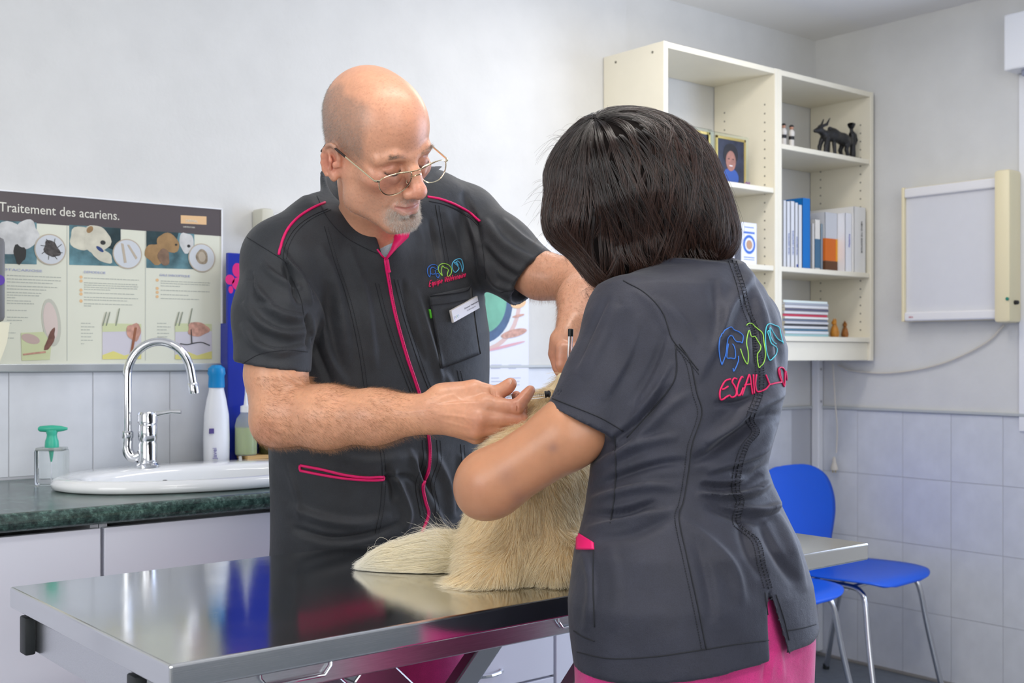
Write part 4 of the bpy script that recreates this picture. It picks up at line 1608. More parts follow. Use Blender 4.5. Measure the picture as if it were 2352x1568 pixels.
# ================================================================== SOAP PUMP
sx_, sy_ = .900, 2.735
m_aq = mat('teal_plastic', srgb(60, 178, 150), .35)
sd = thing('soap_pump_bottle', 'clear square soap bottle with a teal pump, left of the basin', 'soap dispenser', (sx_, sy_, CZ))
ang = Matrix.Translation((sx_, sy_, 0)) @ Matrix.Rotation(-.68, 4, 'Z')
MB().box(-.034, .034, -.022, .022, CZ + .0005, CZ + .082, .006, ang).build('bottle', mat('clear_bottle', (.94, .98, .97), .03, trans=1.0, ior=1.18), sd, True)
MB().box(-.031, .031, -.019, .019, CZ + .078, CZ + .086, .003, ang).build('shoulder', mat('milky_clear', (.8, .84, .84), .15, trans=.7, ior=1.2), sd, True)
pm = MB().lathe([(.015, 0), (.0155, .004), (.0145, .016), (.012, .022), (.011, .030), (.013, .036), (.0125, .040)], (sx_, sy_, CZ + .085), 24).build('pump_collar', m_aq, sd, True)
MB().tube([tuple(Vector((sx_, sy_, CZ + .128)) + cr_ * t) for t in (-.030, -.026, 0, .02, .034)], [.003, .0065, .0085, .0065, .003], 14).build('pump_head', m_aq, sd, True)
MB().lathe([(.001, 0), (.0035, .012), (.006, .03), (.006, .04)], (sx_, sy_, CZ + .05), 12).build('pump_stem', m_aq, sd, True)
MB().tube([(sx_, sy_, CZ + .008), (sx_, sy_, CZ + .055)], .0016, 8).build('dip_tube', m_box, sd)

# ================================================================== BOTTLES BEHIND THE BASIN
q = on_y(507, 1060, 2.835)
q.x -= .012
bl = thing('bleach_bottle', 'tall white bottle with a bright blue cap behind the basin', 'bottle', (q.x, 2.835, CZ))
MB().lathe([(.030, 0), (.034, .004), (.035, .08), (.033, .14), (.026, .18), (.020, .205), (.0195, .214)], (q.x, 2.835, CZ + .0005), 40, sx=1, sy=.72).build('bottle_body', mat('white_hdpe', srgb(232, 234, 240), .35), bl, True)
MB().lathe([(.0205, 0), (.0215, .004), (.0205, .03), (.0235, .036), (.0215, .05), (.012, .058), (0, .059)], (q.x, 2.835, CZ + .212), 32, sx=1, sy=.85).build('cap', mat('bright_blue_cap', srgb(24, 140, 206), .35), bl, True)
M = frame_m((q.x - .028, 2.8105, CZ + .025), (0, 0, 1), (-1, 0, 0))
text_obj('label_lettering', 'Javel', .016, mat('violet_ink', srgb(110, 100, 160), .5), bl, frame_m((q.x - .012, 2.8092, CZ + .03), (0, 0, 1), (-1, 0, 0)))
MB().box(q.x - .030, q.x - .018, 2.811, 2.815, CZ + .095, CZ + .108).build('label_mark', mat('violet_ink2', srgb(80, 66, 130), .5), bl)
# wooden tray with two bottles
q = on_y(598, 1050, 2.82)
wt = thing('wooden_tray', 'low pale wooden box with bottles on it, right of the bleach', 'box', (q.x + .02, 2.78, CZ))
m_wood = mat('pale_pine', srgb(206, 168, 112), .5, noise=.15, nscale=8, stretch=(2, 30, 30))
x0, x1 = q.x - .052, q.x + .16
MB().box(x0, x1, 2.79, 2.852, CZ + .024, CZ + .034, .001).build('lid_board', m_wood, wt)
MB().box(x0 + .002, x1 - .002, 2.794, 2.800, CZ + .0005, CZ + .024).box(x0 + .002, x1 - .002, 2.843, 2.849, CZ + .0005, CZ + .024) \
    .box(x0 + .002, x0 + .01, 2.80, 2.843, CZ + .0005, CZ + .024).box(x1 - .01, x1 - .002, 2.80, 2.843, CZ + .0005, CZ + .024).build('side_board', m_wood, wt)
q = on_y(565, 1040, 2.822)
gb = thing('green_liquid_bottle', 'squeeze bottle half full of yellow-green liquid on the wooden box', 'bottle', (q.x, 2.822, CZ + .034))
zz = CZ + .0345
MB().lathe([(.026, 0), (.0285, .004), (.0285, .078), (.024, .096), (.014, .110), (.013, .116)], (q.x, 2.822, zz), 32).build('bottle_body', mat('milky_plastic', (.86, .92, .86), .22, trans=.75, ior=1.15), gb, True)
MB().lathe([(.024, .002), (.0265, .005), (.0265, .072), (0, .072)], (q.x, 2.822, zz), 32).build('liquid', mat('yellow_green_liquid', srgb(178, 198, 96), .2, trans=.25), gb, True)
MB().lathe([(.0145, .112), (.0145, .128), (.006, .131), (.003, .16), (.002, .20)], (q.x, 2.822, zz), 20).build('nozzle_cap', m_frame, gb, True)
q = on_y(612, 1040, 2.822)
ob = thing('dark_olive_bottle', 'short dark olive bottle beside the man\'s elbow', 'bottle', (q.x + .012, 2.822, CZ + .034))
MB().lathe([(.030, 0), (.032, .004), (.032, .05), (.028, .062), (.016, .068), (.016, .078)], (q.x + .012, 2.822, zz), 32).build('bottle_body', mat('dark_olive_glass', srgb(52, 56, 30), .2), ob, True)
MB().lathe([(.017, 0), (.018, .002), (.018, .014), (.015, .016)], (q.x + .012, 2.822, zz + .078), 24).build('cap', mat('black_plastic2', srgb(30, 30, 30), .4), ob, True)
q = on_y(545, 1058, 2.70)
wr = thing('round_grey_lid', 'small grey round lid leaning against the wooden box', 'lid', (x0 - .012, 2.808, CZ))
MB().lathe([(.016, 0), (.0165, .002), (.0165, .006), (.015, .008)], (x0 - .016, 2.806, CZ + .0175), 28, (.9, -.45, .10)).build('lid_disc', mat('grey_plastic', srgb(178, 178, 176), .45), wr, True)
# small white pot with a red lid seen between the man and the dog
q = on_y(1136, 1030, 2.55)
rp = thing('white_pot_red_lid', 'white tub with a small red lid seen under the man\'s hand', 'tub', (q.x, 2.55, CZ))
MB().lathe([(.034, 0), (.036, .004), (.040, .07), (.041, .074)], (q.x, 2.55, CZ + .0005), 32).build('tub', m_box, rp, True)
MB().lathe([(.042, 0), (.042, .006), (.012, .008), (.010, .014), (0, .015)], (q.x, 2.55, CZ + .074), 32).build('lid', mat('red_plastic', srgb(214, 40, 50), .4), rp, True)
# ================================================================== EXAMINATION TABLE
TX0, TX1, TY0, TY1, TZ = 0.556, 1.940, 1.288, 1.883, 0.860
m_st = bpy.data.materials.new('brushed_steel')
m_st.use_nodes = True
nt = m_st.node_tree
B_ = nt.nodes['Principled BSDF']
B_.inputs['Metallic'].default_value = 1
B_.inputs['Base Color'].default_value = (.66, .67, .68, 1)
tc = nn(nt, 'ShaderNodeTexCoord')
mp = nn(nt, 'ShaderNodeMapping'); mp.inputs['Scale'].default_value = (3, 260, 260)
n1 = nn(nt, 'ShaderNodeTexNoise'); n1.inputs['Scale'].default_value = 5; n1.inputs['Detail'].default_value = 5
n2 = nn(nt, 'ShaderNodeTexNoise'); n2.inputs['Scale'].default_value = 6; n2.inputs['Detail'].default_value = 4
nt.links.new(tc.outputs['Object'], mp.inputs[0]); nt.links.new(mp.outputs[0], n1.inputs['Vector']); nt.links.new(tc.outputs['Object'], n2.inputs['Vector'])
r1 = nn(nt, 'ShaderNodeMapRange'); r1.inputs['To Min'].default_value = .07; r1.inputs['To Max'].default_value = .15; r1.inputs['From Min'].default_value = .3; r1.inputs['From Max'].default_value = .7
nt.links.new(n2.outputs[0], r1.inputs[0]); nt.links.new(r1.outputs[0], B_.inputs['Roughness'])
bp_ = nn(nt, 'ShaderNodeBump'); bp_.inputs['Strength'].default_value = .10; bp_.inputs['Distance'].default_value = .0002
nt.links.new(n1.outputs[0], bp_.inputs['Height']); nt.links.new(bp_.outputs[0], B_.inputs['Normal'])
m_st2 = mat('satin_steel', (.62, .63, .65), .28, 1, noise=.08, nscale=30, stretch=(1, 20, 20))
m_blkp = mat('black_rubber', srgb(34, 38, 40), .5)
tb_ = thing('examination_table', 'stainless steel examination table in the foreground under the dog', 'table', ((TX0 + TX1) / 2, (TY0 + TY1) / 2, 0))
MB().box(TX0, TX1, TY0, TY1, TZ - .032, TZ, .0035, seg=3).build('tabletop', m_st, tb_)
AX0, AX1, AY0, AY1, AZ0 = .577, 1.872, 1.405, 1.850, .767
fr = MB()
fr.box(AX0, AX1, AY0, AY0 + .022, AZ0, TZ - .0325, .002).box(AX0, AX1, AY1 - .022, AY1, AZ0, TZ - .0325, .002)
fr.box(AX0, AX0 + .02, AY0 + .022, AY1 - .022, AZ0, TZ - .0325, .002).box(AX1 - .02, AX1, AY0 + .022, AY1 - .022, AZ0, TZ - .0325, .002)
fr.build('under_frame', m_st2, tb_)
for x, s in ((AX0, -1), (AX1, 1)):
    for y in (AY0 + .012, AY1 - .012):
        MB().box(min(x, x + s * .016), max(x, x + s * .016), y - .014, y + .014, AZ0 - .003, AZ0 + .054, .003).build('end_cap', m_blkp, tb_, True)
# wire hooks on the long side
for px0, px1 in ((596, 764), (1281, 1450)):
    a, b_ = on_y(px0, 1560 if px0 < 1000 else 1420, AY0 - .006), on_y(px1, 1522 if px0 < 1000 else 1400, AY0 - .006)
    zt, zl = TZ - .034, AZ0 + .012
    pts = [(a.x, AY0 - .005, zt), (a.x + .002, AY0 - .005, zl + .012), (a.x + .012, AY0 - .005, zl), (b_.x - .012, AY0 - .005, zl), (b_.x - .002, AY0 - .005, zl + .012), (b_.x, AY0 - .005, zt)]
    MB().tube(pts, .0022, 8).build('wire_loop', m_chr, tb_, True)


def bar(name, p, q, w, t, m, parent, y):
    """flat bar in the xz plane from p to q"""
    d = Vector((q[0] - p[0], 0, q[1] - p[1]))
    L = d.length
    d.normalize()
    M = frame_m(((p[0] + q[0]) / 2, y, (p[1] + q[1]) / 2), d, (0, 1, 0))
    return MB().box(-L / 2, L / 2, -t / 2, t / 2, -w / 2, w / 2, .003, M).build(name, m, parent)


m_pnt = mat('satin_steel_leg', (.42, .42, .44), .25, 1)
for y in (1.46, 1.80):
    bar('scissor_bar', (.92, AZ0), (1.55, .16), .06, .03, m_pnt, tb_, y)
    bar('scissor_bar', (1.50, AZ0), (.90, .16), .045, .03, m_pnt, tb_, y + (.035 if y < 1.6 else -.035))
MB().tube([(1.215, 1.44, .465), (1.215, 1.82, .465)], .016, 14).build('pivot_rod', m_chr, tb_, True)
MB().box(.75, 1.72, 1.40, 1.86, .03, .13, .01).build('base_case', m_pnt, tb_)
for x in (.82, 1.65):
    for y in (1.45, 1.81):
        MB().lathe([(.022, 0), (.024, .006), (.018, .03)], (x, y, 0), 16).build('foot', m_blkp, tb_, True)

# ================================================================== CHAIRS
m_cb = mat('cobalt_shell_plastic', srgb(0, 84, 204), .38, noise=.02, nscale=5)
m_leg = mat('chair_chrome', (.60, .61, .64), .16, 1)


def chair(loc, rz, label, group):
    t = thing('shell_chair', label, 'chair', loc, group)
    t.rotation_euler = (0, 0, rz)
    # seat shell: profile in (y, z), half width, side lift
    prof = [(-.235, .425, .085, .0), (-.232, .436, .155, .0), (-.20, .449, .205, .002), (-.12, .447, .232, .008), (-.02, .440, .236, .014), (.06, .436, .220, .018),
            (.115, .442, .185, .014), (.150, .468, .160, .006), (.170, .515, .172, .0), (.184, .57, .196, -.006), (.200, .63, .218, -.012), (.216, .69, .226, -.014),
            (.230, .745, .214, -.012), (.240, .778, .180, -.008), (.245, .799, .118, -.004), (.246, .805, .04, 0)]
    P = catmull(prof, 4)
    nu = 20
    vs = []
    for y, z, w, lift in P:
        for i in range(nu + 1):
            u = -1 + 2 * i / nu
            e = abs(u) ** 2.4
            # seat curls up at its sides, back curls forward
            if lift >= 0: vs.append((u * w, y, z + lift * e))
            else: vs.append((u * w, y + lift * 1.6 * e, z))
    W = nu + 1
    n = len(vs)
    V = np.array(vs)
    Q = np.array([(j * W + i, j * W + i + 1, (j + 1) * W + i + 1, (j + 1) * W + i) for j in range(len(P) - 1) for i in range(nu)])
    N = vnormals(V, Q)
    V2 = np.concatenate([V, V - N * .006])
    fs = [tuple(q) for q in Q] + [tuple(q[::-1] + n) for q in Q]
    ring = [i for i in range(W)] + [j * W + nu for j in range(1, len(P))] + [(len(P) - 1) * W + i for i in range(nu - 1, -1, -1)] + [j * W for j in range(len(P) - 2, 0, -1)]
    for k in range(len(ring)):
        a, b_ = ring[k], ring[(k + 1) % len(ring)]
        fs.append((b_, a, n + a, n + b_))
    mesh_obj('seat_shell', V2, fs, m_cb, t, world=False)
    for s in (-1, 1):
        pts = catmull([(s * .232, -.245, .006), (s * .205, -.20, .24), (s * .190, -.178, .375), (s * .182, -.155, .412), (s * .176, -.11, .423), (s * .172, .02, .421),
                       (s * .176, .09, .412), (s * .186, .125, .375), (s * .205, .17, .24), (s * .232, .23, .006)], 6)
        MB().tube([tuple(p) for p in pts], .0100, 12).build('leg_frame', m_leg, t, True, world=False)
        for y in (-.2455, .2305):
            MB().lathe([(.012, 0), (.013, .004), (.012, .02)], (s * .232, y, 0), 12).build('foot_cap', m_blkp, t, True, world=False)
    MB().tube([(-.175, -.10, .415), (.175, -.10, .415)], .008, 10).build('cross_rail', m_leg, t, True, world=False)
    MB().tube([(-.175, .08, .408), (.175, .08, .408)], .008, 10).build('cross_rail', m_leg, t, True, world=False)
    return t


c1 = chair((3.635, 2.50, 0), math.radians(4), 'blue plastic shell chair with chrome legs in the room corner', 'blue shell chairs along the back wall')
c2 = copy_tree(c1)
c2.location = (3.115, 2.50, 0)
c2['label'] = 'blue plastic shell chair mostly hidden behind the dark-haired woman'
# ================================================================== figure helpers
TA = math.atan2(UY, UX)          # both people stand square to the table
m_skin = bpy.data.materials.new('skin')


def skin_mat(m, rough=.42, mott=.10, scale=160):
    m.use_nodes = True
    nt = m.node_tree
    b = nt.nodes['Principled BSDF']
    a = nn(nt, 'ShaderNodeAttribute', attribute_name='tint')
    tc = nn(nt, 'ShaderNodeTexCoord')
    n = nn(nt, 'ShaderNodeTexNoise'); n.inputs['Scale'].default_value = scale; n.inputs['Detail'].default_value = 6
    n3 = nn(nt, 'ShaderNodeTexNoise'); n3.inputs['Scale'].default_value = 28; n3.inputs['Detail'].default_value = 3
    nt.links.new(tc.outputs['Object'], n.inputs['Vector']); nt.links.new(tc.outputs['Object'], n3.inputs['Vector'])
    ad = nn(nt, 'ShaderNodeMath', operation='ADD')
    nt.links.new(n.outputs[0], ad.inputs[0]); nt.links.new(n3.outputs[0], ad.inputs[1])
    r = nn(nt, 'ShaderNodeMapRange'); r.inputs['From Min'].default_value = .7; r.inputs['From Max'].default_value = 1.3
    r.inputs['To Min'].default_value = 1 - mott; r.inputs['To Max'].default_value = 1 + mott * .6
    nt.links.new(ad.outputs[0], r.inputs[0])
    mx = nn(nt, 'ShaderNodeVectorMath', operation='SCALE')
    nt.links.new(a.outputs['Color'], mx.inputs[0]); nt.links.new(r.outputs[0], mx.inputs['Scale'])
    nt.links.new(mx.outputs[0], b.inputs['Base Color'])
    b.inputs['Roughness'].default_value = rough
    b.inputs['Subsurface Weight'].default_value = .18
    b.inputs['Subsurface Radius'].default_value = (1.0, .35, .2)
    b.inputs['Subsurface Scale'].default_value = .006
    b.inputs['Coat Weight'].default_value = .12
    b.inputs['Coat Roughness'].default_value = .22
    n2 = nn(nt, 'ShaderNodeTexNoise'); n2.inputs['Scale'].default_value = 420; n2.inputs['Detail'].default_value = 3
    nt.links.new(tc.outputs['Object'], n2.inputs['Vector'])
    bp = nn(nt, 'ShaderNodeBump'); bp.inputs['Strength'].default_value = .22; bp.inputs['Distance'].default_value = .0006
    nt.links.new(n2.outputs[0], bp.inputs['Height']); nt.links.new(bp.outputs[0], b.inputs['Normal'])
    return m


skin_mat(m_skin)
m_skin_w = skin_mat(bpy.data.materials.new('skin_warm'), .40, .05, 90)


def cloth_mat(name, col, sheen=.25):
    m = bpy.data.materials.new(name)
    m.use_nodes = True
    nt = m.node_tree
    b = nt.nodes['Principled BSDF']
    b.inputs['Roughness'].default_value = .6
    b.inputs['Sheen Weight'].default_value = sheen
    b.inputs['Sheen Roughness'].default_value = .45
    b.inputs['Specular IOR Level'].default_value = .4
    tc = nn(nt, 'ShaderNodeTexCoord')
    w = nn(nt, 'ShaderNodeTexNoise'); w.inputs['Scale'].default_value = 900; w.inputs['Detail'].default_value = 2
    n = nn(nt, 'ShaderNodeTexNoise'); n.inputs['Scale'].default_value = 26; n.inputs['Detail'].default_value = 5
    nt.links.new(tc.outputs['Object'], w.inputs['Vector']); nt.links.new(tc.outputs['Object'], n.inputs['Vector'])
    r = nn(nt, 'ShaderNodeMapRange'); r.inputs['From Min'].default_value = .3; r.inputs['From Max'].default_value = .7
    r.inputs['To Min'].default_value = .86; r.inputs['To Max'].default_value = 1.14
    nt.links.new(n.outputs[0], r.inputs[0])
    r2 = nn(nt, 'ShaderNodeMapRange'); r2.inputs['From Min'].default_value = .35; r2.inputs['From Max'].default_value = .65
    r2.inputs['To Min'].default_value = .85; r2.inputs['To Max'].default_value = 1.15
    nt.links.new(w.outputs[0], r2.inputs[0])
    mu = nn(nt, 'ShaderNodeMath', operation='MULTIPLY')
    nt.links.new(r.outputs[0], mu.inputs[0]); nt.links.new(r2.outputs[0], mu.inputs[1])
    mx = nn(nt, 'ShaderNodeVectorMath', operation='SCALE'); mx.inputs[0].default_value = col
    nt.links.new(mu.outputs[0], mx.inputs['Scale']); nt.links.new(mx.outputs[0], b.inputs['Base Color'])
    bp = nn(nt, 'ShaderNodeBump'); bp.inputs['Strength'].default_value = .5; bp.inputs['Distance'].default_value = .0008
    nt.links.new(w.outputs[0], bp.inputs['Height'])
    b2 = nn(nt, 'ShaderNodeBump'); b2.inputs['Strength'].default_value = .35; b2.inputs['Distance'].default_value = .006
    nt.links.new(n.outputs[0], b2.inputs['Height']); nt.links.new(bp.outputs[0], b2.inputs['Normal'])
    nt.links.new(b2.outputs[0], b.inputs['Normal'])
    return m


m_tun = cloth_mat('charcoal_twill', srgb(43, 46, 51), .10)
m_tun2 = cloth_mat('charcoal_twill_navy', srgb(40, 42, 55), .12)
m_pink = cloth_mat('magenta_cotton', srgb(196, 42, 120), .3)
m_pip = mat('magenta_piping', srgb(222, 18, 104), .5)
m_thr = mat('charcoal_thread', srgb(30, 32, 38), .8)
m_tee = cloth_mat('pale_blue_tee', srgb(176, 192, 200), .1)


class Head:
    """head built in its own frame: a = towards its left, f = forward, u = up"""
    def __init__(self, R, t, s=1.0):
        self.R, self.t, self.s = np.array(R, float), np.array(t, float), s

    def cam(self, p):
        return (self.R @ np.asarray(p, float).T).T * self.s + self.t

    def loc(self, p):
        return (self.R.T @ ((np.asarray(p, float) - self.t) / self.s).T).T

    def build(self, h, neck_pts, neck_r, female=False):
        S = Sdf((-.11, -.16, -.20), (.11, .15, .17), h)
        S.ell((0, -.014, .060), (.0735, .096, .086))
        S.ell((0, .030, .060), (.060, .056, .064), k=.03)
        S.ell((0, .038, -.012), (.055, .046, .062), k=.03)
        for e in (-1, 1):
            S.chain([(e * .052, .004, -.020), (e * .049, .014, -.058), (e * .022, .068, -.090)], [.017, .0165, .014], .03)
            S.ell((e * .044, .054, -.006), (.020, .020, .015), k=.02)
            S.chain([(e * .050, .066, .030), (e * .030, .080, .036), (e * .010, .084, .032)], [.007, .0085, .007], .014)
        S.ell((0, .072, -.088), (.023, .019, .017), k=.02)
        S.ell((0, .064, -.050), (.031, .029, .030), k=.02)
        for e in (-1, 1):
            S.ell((e * .031, .091, .015), (.019, .013, .0125), k=.014, op='s')
        # nose
        S.chain([(0, .081, .028), (0, .095, .006), (0, .107, -.015)], [.0080, .0100, .0120], .011)
        S.ell((0, .110, -.021), (.0140, .0118, .0118), k=.008)
        for e in (-1, 1):
            S.ell((e * .0138, .098, -.025), (.0090, .012, .0090), k=.006)
            S.ell((e * .0065, .101, -.0325), (.0036, .0050, .0040), k=.003, op='s')
            # eyes: eyeball under lowered lids
            S.ell((e * .031, .0705, .0145), (.0155, .0135, .0125), k=.006)
            S.chain([(e * .0165, .0800, .0135), (e * .024, .0842, .0085), (e * .033, .0845, .0070), (e * .0445, .0755, .0115)], [.0010, .0012, .0012, .0010], .0018, 's')
            S.chain([(e * .018, .0785, .006), (e * .028, .0815, -.001), (e * .044, .0725, .003)], [.0045, .006, .005], .008)
            S.chain([(e * .017, .082, .0205), (e * .030, .0855, .0245), (e * .045, .0745, .019)], [.001, .001, .001], .004, 's')
            # smile fold
            S.chain([(e * .019, .092, -.026), (e * .030, .083, -.042), (e * .033, .074, -.058)], [.0014, .0016, .001], .008, 's')
        # lips
        S.chain([(-.024, .0800, -.0515), (-.011, .0905, -.0500), (0, .0925, -.0505), (.011, .0905, -.0500), (.024, .0800, -.0515)], [.003, .0048, .0046, .0048, .003], .006)
        S.chain([(-.022, .0790, -.0565), (-.009, .0895, -.0632), (.009, .0895, -.0632), (.022, .0790, -.0565)], [.003, .0058, .0058, .003], .006)
        S.chain([(-.025, .0835, -.0520), (-.010, .0965, -.0550), (.010, .0965, -.0550), (.025, .0835, -.0520)], [.0014, .0036, .0036, .0014], .003, 's')
        S.ell((0, .087, -.0735), (.016, .006, .004), k=.008, op='s')
        # ears
        for e in (-1, 1):
            A = np.array(((.94 * e, .34, 0), (-.34 * e, .93, .12), (0, -.12, .99)))
            c = np.array((e * .0765, -.020, .003))
            S.ell(c, (.0065, .0175, .0300), A, k=.008)
            S.ell(c + (e * .0045, .003, -.001), (.0060, .0105, .0180), A, k=.004, op='s')
            ring = []
            for i in range(13):
                an = math.radians(-60 + 25 * i)
                q = c + A[1] * (.0165 * math.cos(an)) * -1 + np.array((0, 0, 1)) * .029 * math.sin(an)
                ring.append(q + A[0] * .0045)
            S.chain(ring[:11], [.0030] * 11, .003)
            S.chain([c + (e * .005, -.002, .014), c + (e * .006, .003, .002), c + (e * .005, .002, -.013)], [.0022] * 3, .004)
            S.ell(c + (e * .002, .006, -.026), (.005, .008, .008), k=.006)
            S.ell(c + (e * .004, .012, -.003), (.0035, .004, .006), k=.004)
        # neck
        npt = [self.loc(p) for p in neck_pts]
        S.chain(npt, [r / self.s for r in neck_r], .03)
        P, Q = S.mesh(1)
        self.P, self.Q = P, Q
        return P, Q


def gs(d, w):
    return np.exp(-(d / w) ** 2)


def dist(P, c):
    return np.linalg.norm(P - np.array(c, float), axis=1)


def pdist3(P, pts):
    best = np.full(len(P), 1e9)
    for a, b in zip(pts[:-1], pts[1:]):
        a, b = np.array(a, float), np.array(b, float)
        ab = b - a
        t = np.clip(((P - a) @ ab) / (ab @ ab), 0, 1)
        best = np.minimum(best, np.linalg.norm(P - a - t[:, None] * ab, axis=1))
    return best


def join_parts(parts):
    """[(P, Q, tint)] -> one body surface"""
    Ps, Qs, Cs, n = [], [], [], 0
    for P, Q, c in parts:
        Ps.append(P); Qs.append(Q + n); Cs.append(np.broadcast_to(c, (len(P), 3))); n += len(P)
    return np.concatenate(Ps), np.concatenate(Qs), np.concatenate(Cs)


def sample_surface(P, Q, n, wfn=None, rs=None):
    rs = rs or np.random.RandomState(3)
    A = np.linalg.norm(np.cross(P[Q[:, 2]] - P[Q[:, 0]], P[Q[:, 3]] - P[Q[:, 1]]), axis=1) * .5
    if wfn is not None:
        A = A * wfn(P[Q].mean(1))
    A = np.maximum(A, 0)
    f = rs.choice(len(Q), n, p=A / A.sum())
    u, v = rs.rand(n, 1), rs.rand(n, 1)
    q = Q[f]
    pos = (P[q[:, 0]] * (1 - u) + P[q[:, 1]] * u) * (1 - v) + (P[q[:, 3]] * (1 - u) + P[q[:, 2]] * u) * v
    N = vnormals(P, Q)
    nr = N[q[:, 0]]
    return pos, nr


def hair_mat(name, root, tip=None, rough=.3, rnd=.25, spec=.5, trans=0):
    m = bpy.data.materials.new(name)
    m.use_nodes = True
    nt = m.node_tree
    b = nt.nodes['Principled BSDF']
    hi = nn(nt, 'ShaderNodeHairInfo')
    cr = nn(nt, 'ShaderNodeValToRGB')
    cr.color_ramp.elements[0].color = (*root, 1)
    cr.color_ramp.elements[1].color = (*(tip or root), 1)
    nt.links.new(hi.outputs['Intercept'], cr.inputs[0])
    r = nn(nt, 'ShaderNodeMapRange'); r.inputs['To Min'].default_value = 1 - rnd; r.inputs['To Max'].default_value = 1 + rnd
    nt.links.new(hi.outputs['Random'], r.inputs[0])
    mx = nn(nt, 'ShaderNodeVectorMath', operation='SCALE')
    nt.links.new(cr.outputs[0], mx.inputs[0]); nt.links.new(r.outputs[0], mx.inputs['Scale'])
    nt.links.new(mx.outputs[0], b.inputs['Base Color'])
    b.inputs['Roughness'].default_value = rough
    b.inputs['Specular IOR Level'].default_value = spec
    if trans:
        tr = nn(nt, 'ShaderNodeBsdfTranslucent')
        nt.links.new(mx.outputs[0], tr.inputs[0])
        ms = nn(nt, 'ShaderNodeMixShader')
        ms.inputs[0].default_value = trans
        nt.links.new(b.outputs[0], ms.inputs[1]); nt.links.new(tr.outputs[0], ms.inputs[2])
        nt.links.new(ms.outputs[0], nt.nodes['Material Output'].inputs[0])
    return m


def finger(S, pts, rs, k=.004):
    """one finger: swells a little at each joint"""
    for i in range(len(pts) - 1):
        a, b = np.array(pts[i]), np.array(pts[i + 1])
        m = (a + b) / 2
        rm = (rs[i] + rs[i + 1]) / 2 * .95
        S.cone(a, m, rs[i], rm, k if i else k * 2).cone(m, b, rm, rs[i + 1], k)
# ================================================================== THE MAN
man = thing('person', 'bald man with glasses and grey goatee in a charcoal tunic, holding a syringe', 'person', tuple(c2w(np.array((-.28, 2.42, 0.0)))))
RH = [[0.7274, 0.6802, 0.0903], [0.6108, -0.5819, -0.5371], [0.3128, -0.4458, 0.8387]]
hd_ = Head(RH, (-.2288, 2.0001, 1.5524), 1.0265)
P_, Q_ = hd_.build(.0016, [hd_.cam((0, -.035, .0)), C(858, 430, 2.11), C(850, 520, 2.19), C(850, 600, 2.22)], [.060, .055, .058, .073])
a_, f_, u_ = P_.T
skin0 = np.array(srgb(214, 158, 128))
col_ = np.tile(skin0, (len(P_), 1))


def tint(colr, w):
    global col_
    w = np.clip(w, 0, 1)[:, None]
    col_ = col_ * (1 - w) + np.array(colr) * w


red = srgb(208, 128, 110)
tint(srgb(216, 150, 118), .5 * gs(dist(P_, (0, .08, .085)), .05))
tint(red, .75 * gs(dist(P_, (0, .11, -.02)), .018))
tint(red, .45 * (gs(dist(P_, (-.045, .07, -.01)), .025) + gs(dist(P_, (.045, .07, -.01)), .025)))
tint(red, .7 * (gs(dist(P_, (-.078, -.02, .0)), .024) + gs(dist(P_, (.078, -.02, .0)), .024)))
tint(srgb(186, 120, 100), .5 * (gs(dist(P_, (-.031, .08, .012)), .016) + gs(dist(P_, (.031, .08, .012)), .016)))
# cropped hair on the sides and back
n_ = noise3(P_, 90, 2) * .006
side_w = np.clip((np.abs(a_) - (.048 - .25 * (-.02 - f_).clip(0, 1)) + n_) / .010, 0, 1) * np.clip((.050 - f_ + n_) / .016, 0, 1) * np.clip((u_ - .012) / .018, 0, 1) * np.clip((.136 - u_) / .018, 0, 1)
back_w = np.clip((-.055 - f_ + n_) / .015, 0, 1) * np.clip((u_ + .04) / .02, 0, 1) * np.clip((.118 - u_) / .02, 0, 1)
hair_w = np.clip(np.maximum(side_w, back_w) * (np.abs(noise3(P_, 900, 4)) * .5 + .65), 0, 1)
tint(srgb(130, 114, 104), .58 * hair_w)
# goatee and stubble
gd = np.sqrt((a_ / .040) ** 2 + ((u_ + .072) / .034) ** 2)
goat = np.clip((1.05 - gd) / .25, 0, 1) * (f_ > .035)
mus = gs((u_ + .0415), .006) * gs(a_, .022) * (f_ > .07)
stub = np.clip((-.02 - u_) / .03, 0, 1) * (f_ > -.01) * np.clip((f_ + u_ * .2 + .02) / .03, 0, 1)
tint(srgb(158, 118, 98), .35 * stub)
LIP = [(-.021, .081, -.0525), (-.010, .091, -.051), (0, .094, -.051), (.010, .091, -.051), (.021, .081, -.0525), (.010, .089, -.0605), (0, .092, -.062), (-.010, .089, -.0605), (-.021, .081, -.0525)]
lipd = pdist3(P_, LIP)
tint(srgb(190, 168, 154), .6 * np.maximum(goat, mus))
tint(srgb(196, 112, 106), .95 * gs(lipd, .0058))
# eye slit dark
for e in (-1, 1):
    tint(srgb(92, 62, 52), .85 * gs(pdist3(P_, [(e * .0175, .0805, .0125), (e * .024, .0845, .0085), (e * .033, .0848, .0070), (e * .0445, .0760, .0115)]), .0022))
    tint(srgb(176, 112, 96), .5 * gs(pdist3(P_, [(e * .017, .082, .0205), (e * .030, .0855, .0245), (e * .045, .0745, .019)]), .0025))
fr_ = np.clip((noise3(P_, 1100, 21) - .62) * 5, 0, 1) * np.clip((f_ + .02) / .05, 0, 1)
tint(srgb(164, 108, 82), .30 * fr_)
fr2 = np.clip((noise3(P_, 1900, 23) - .5) * 4, 0, 1)
tint(srgb(160, 104, 84), .10 * fr2)
headP, headQ, headC = hd_.cam(P_), Q_, col_

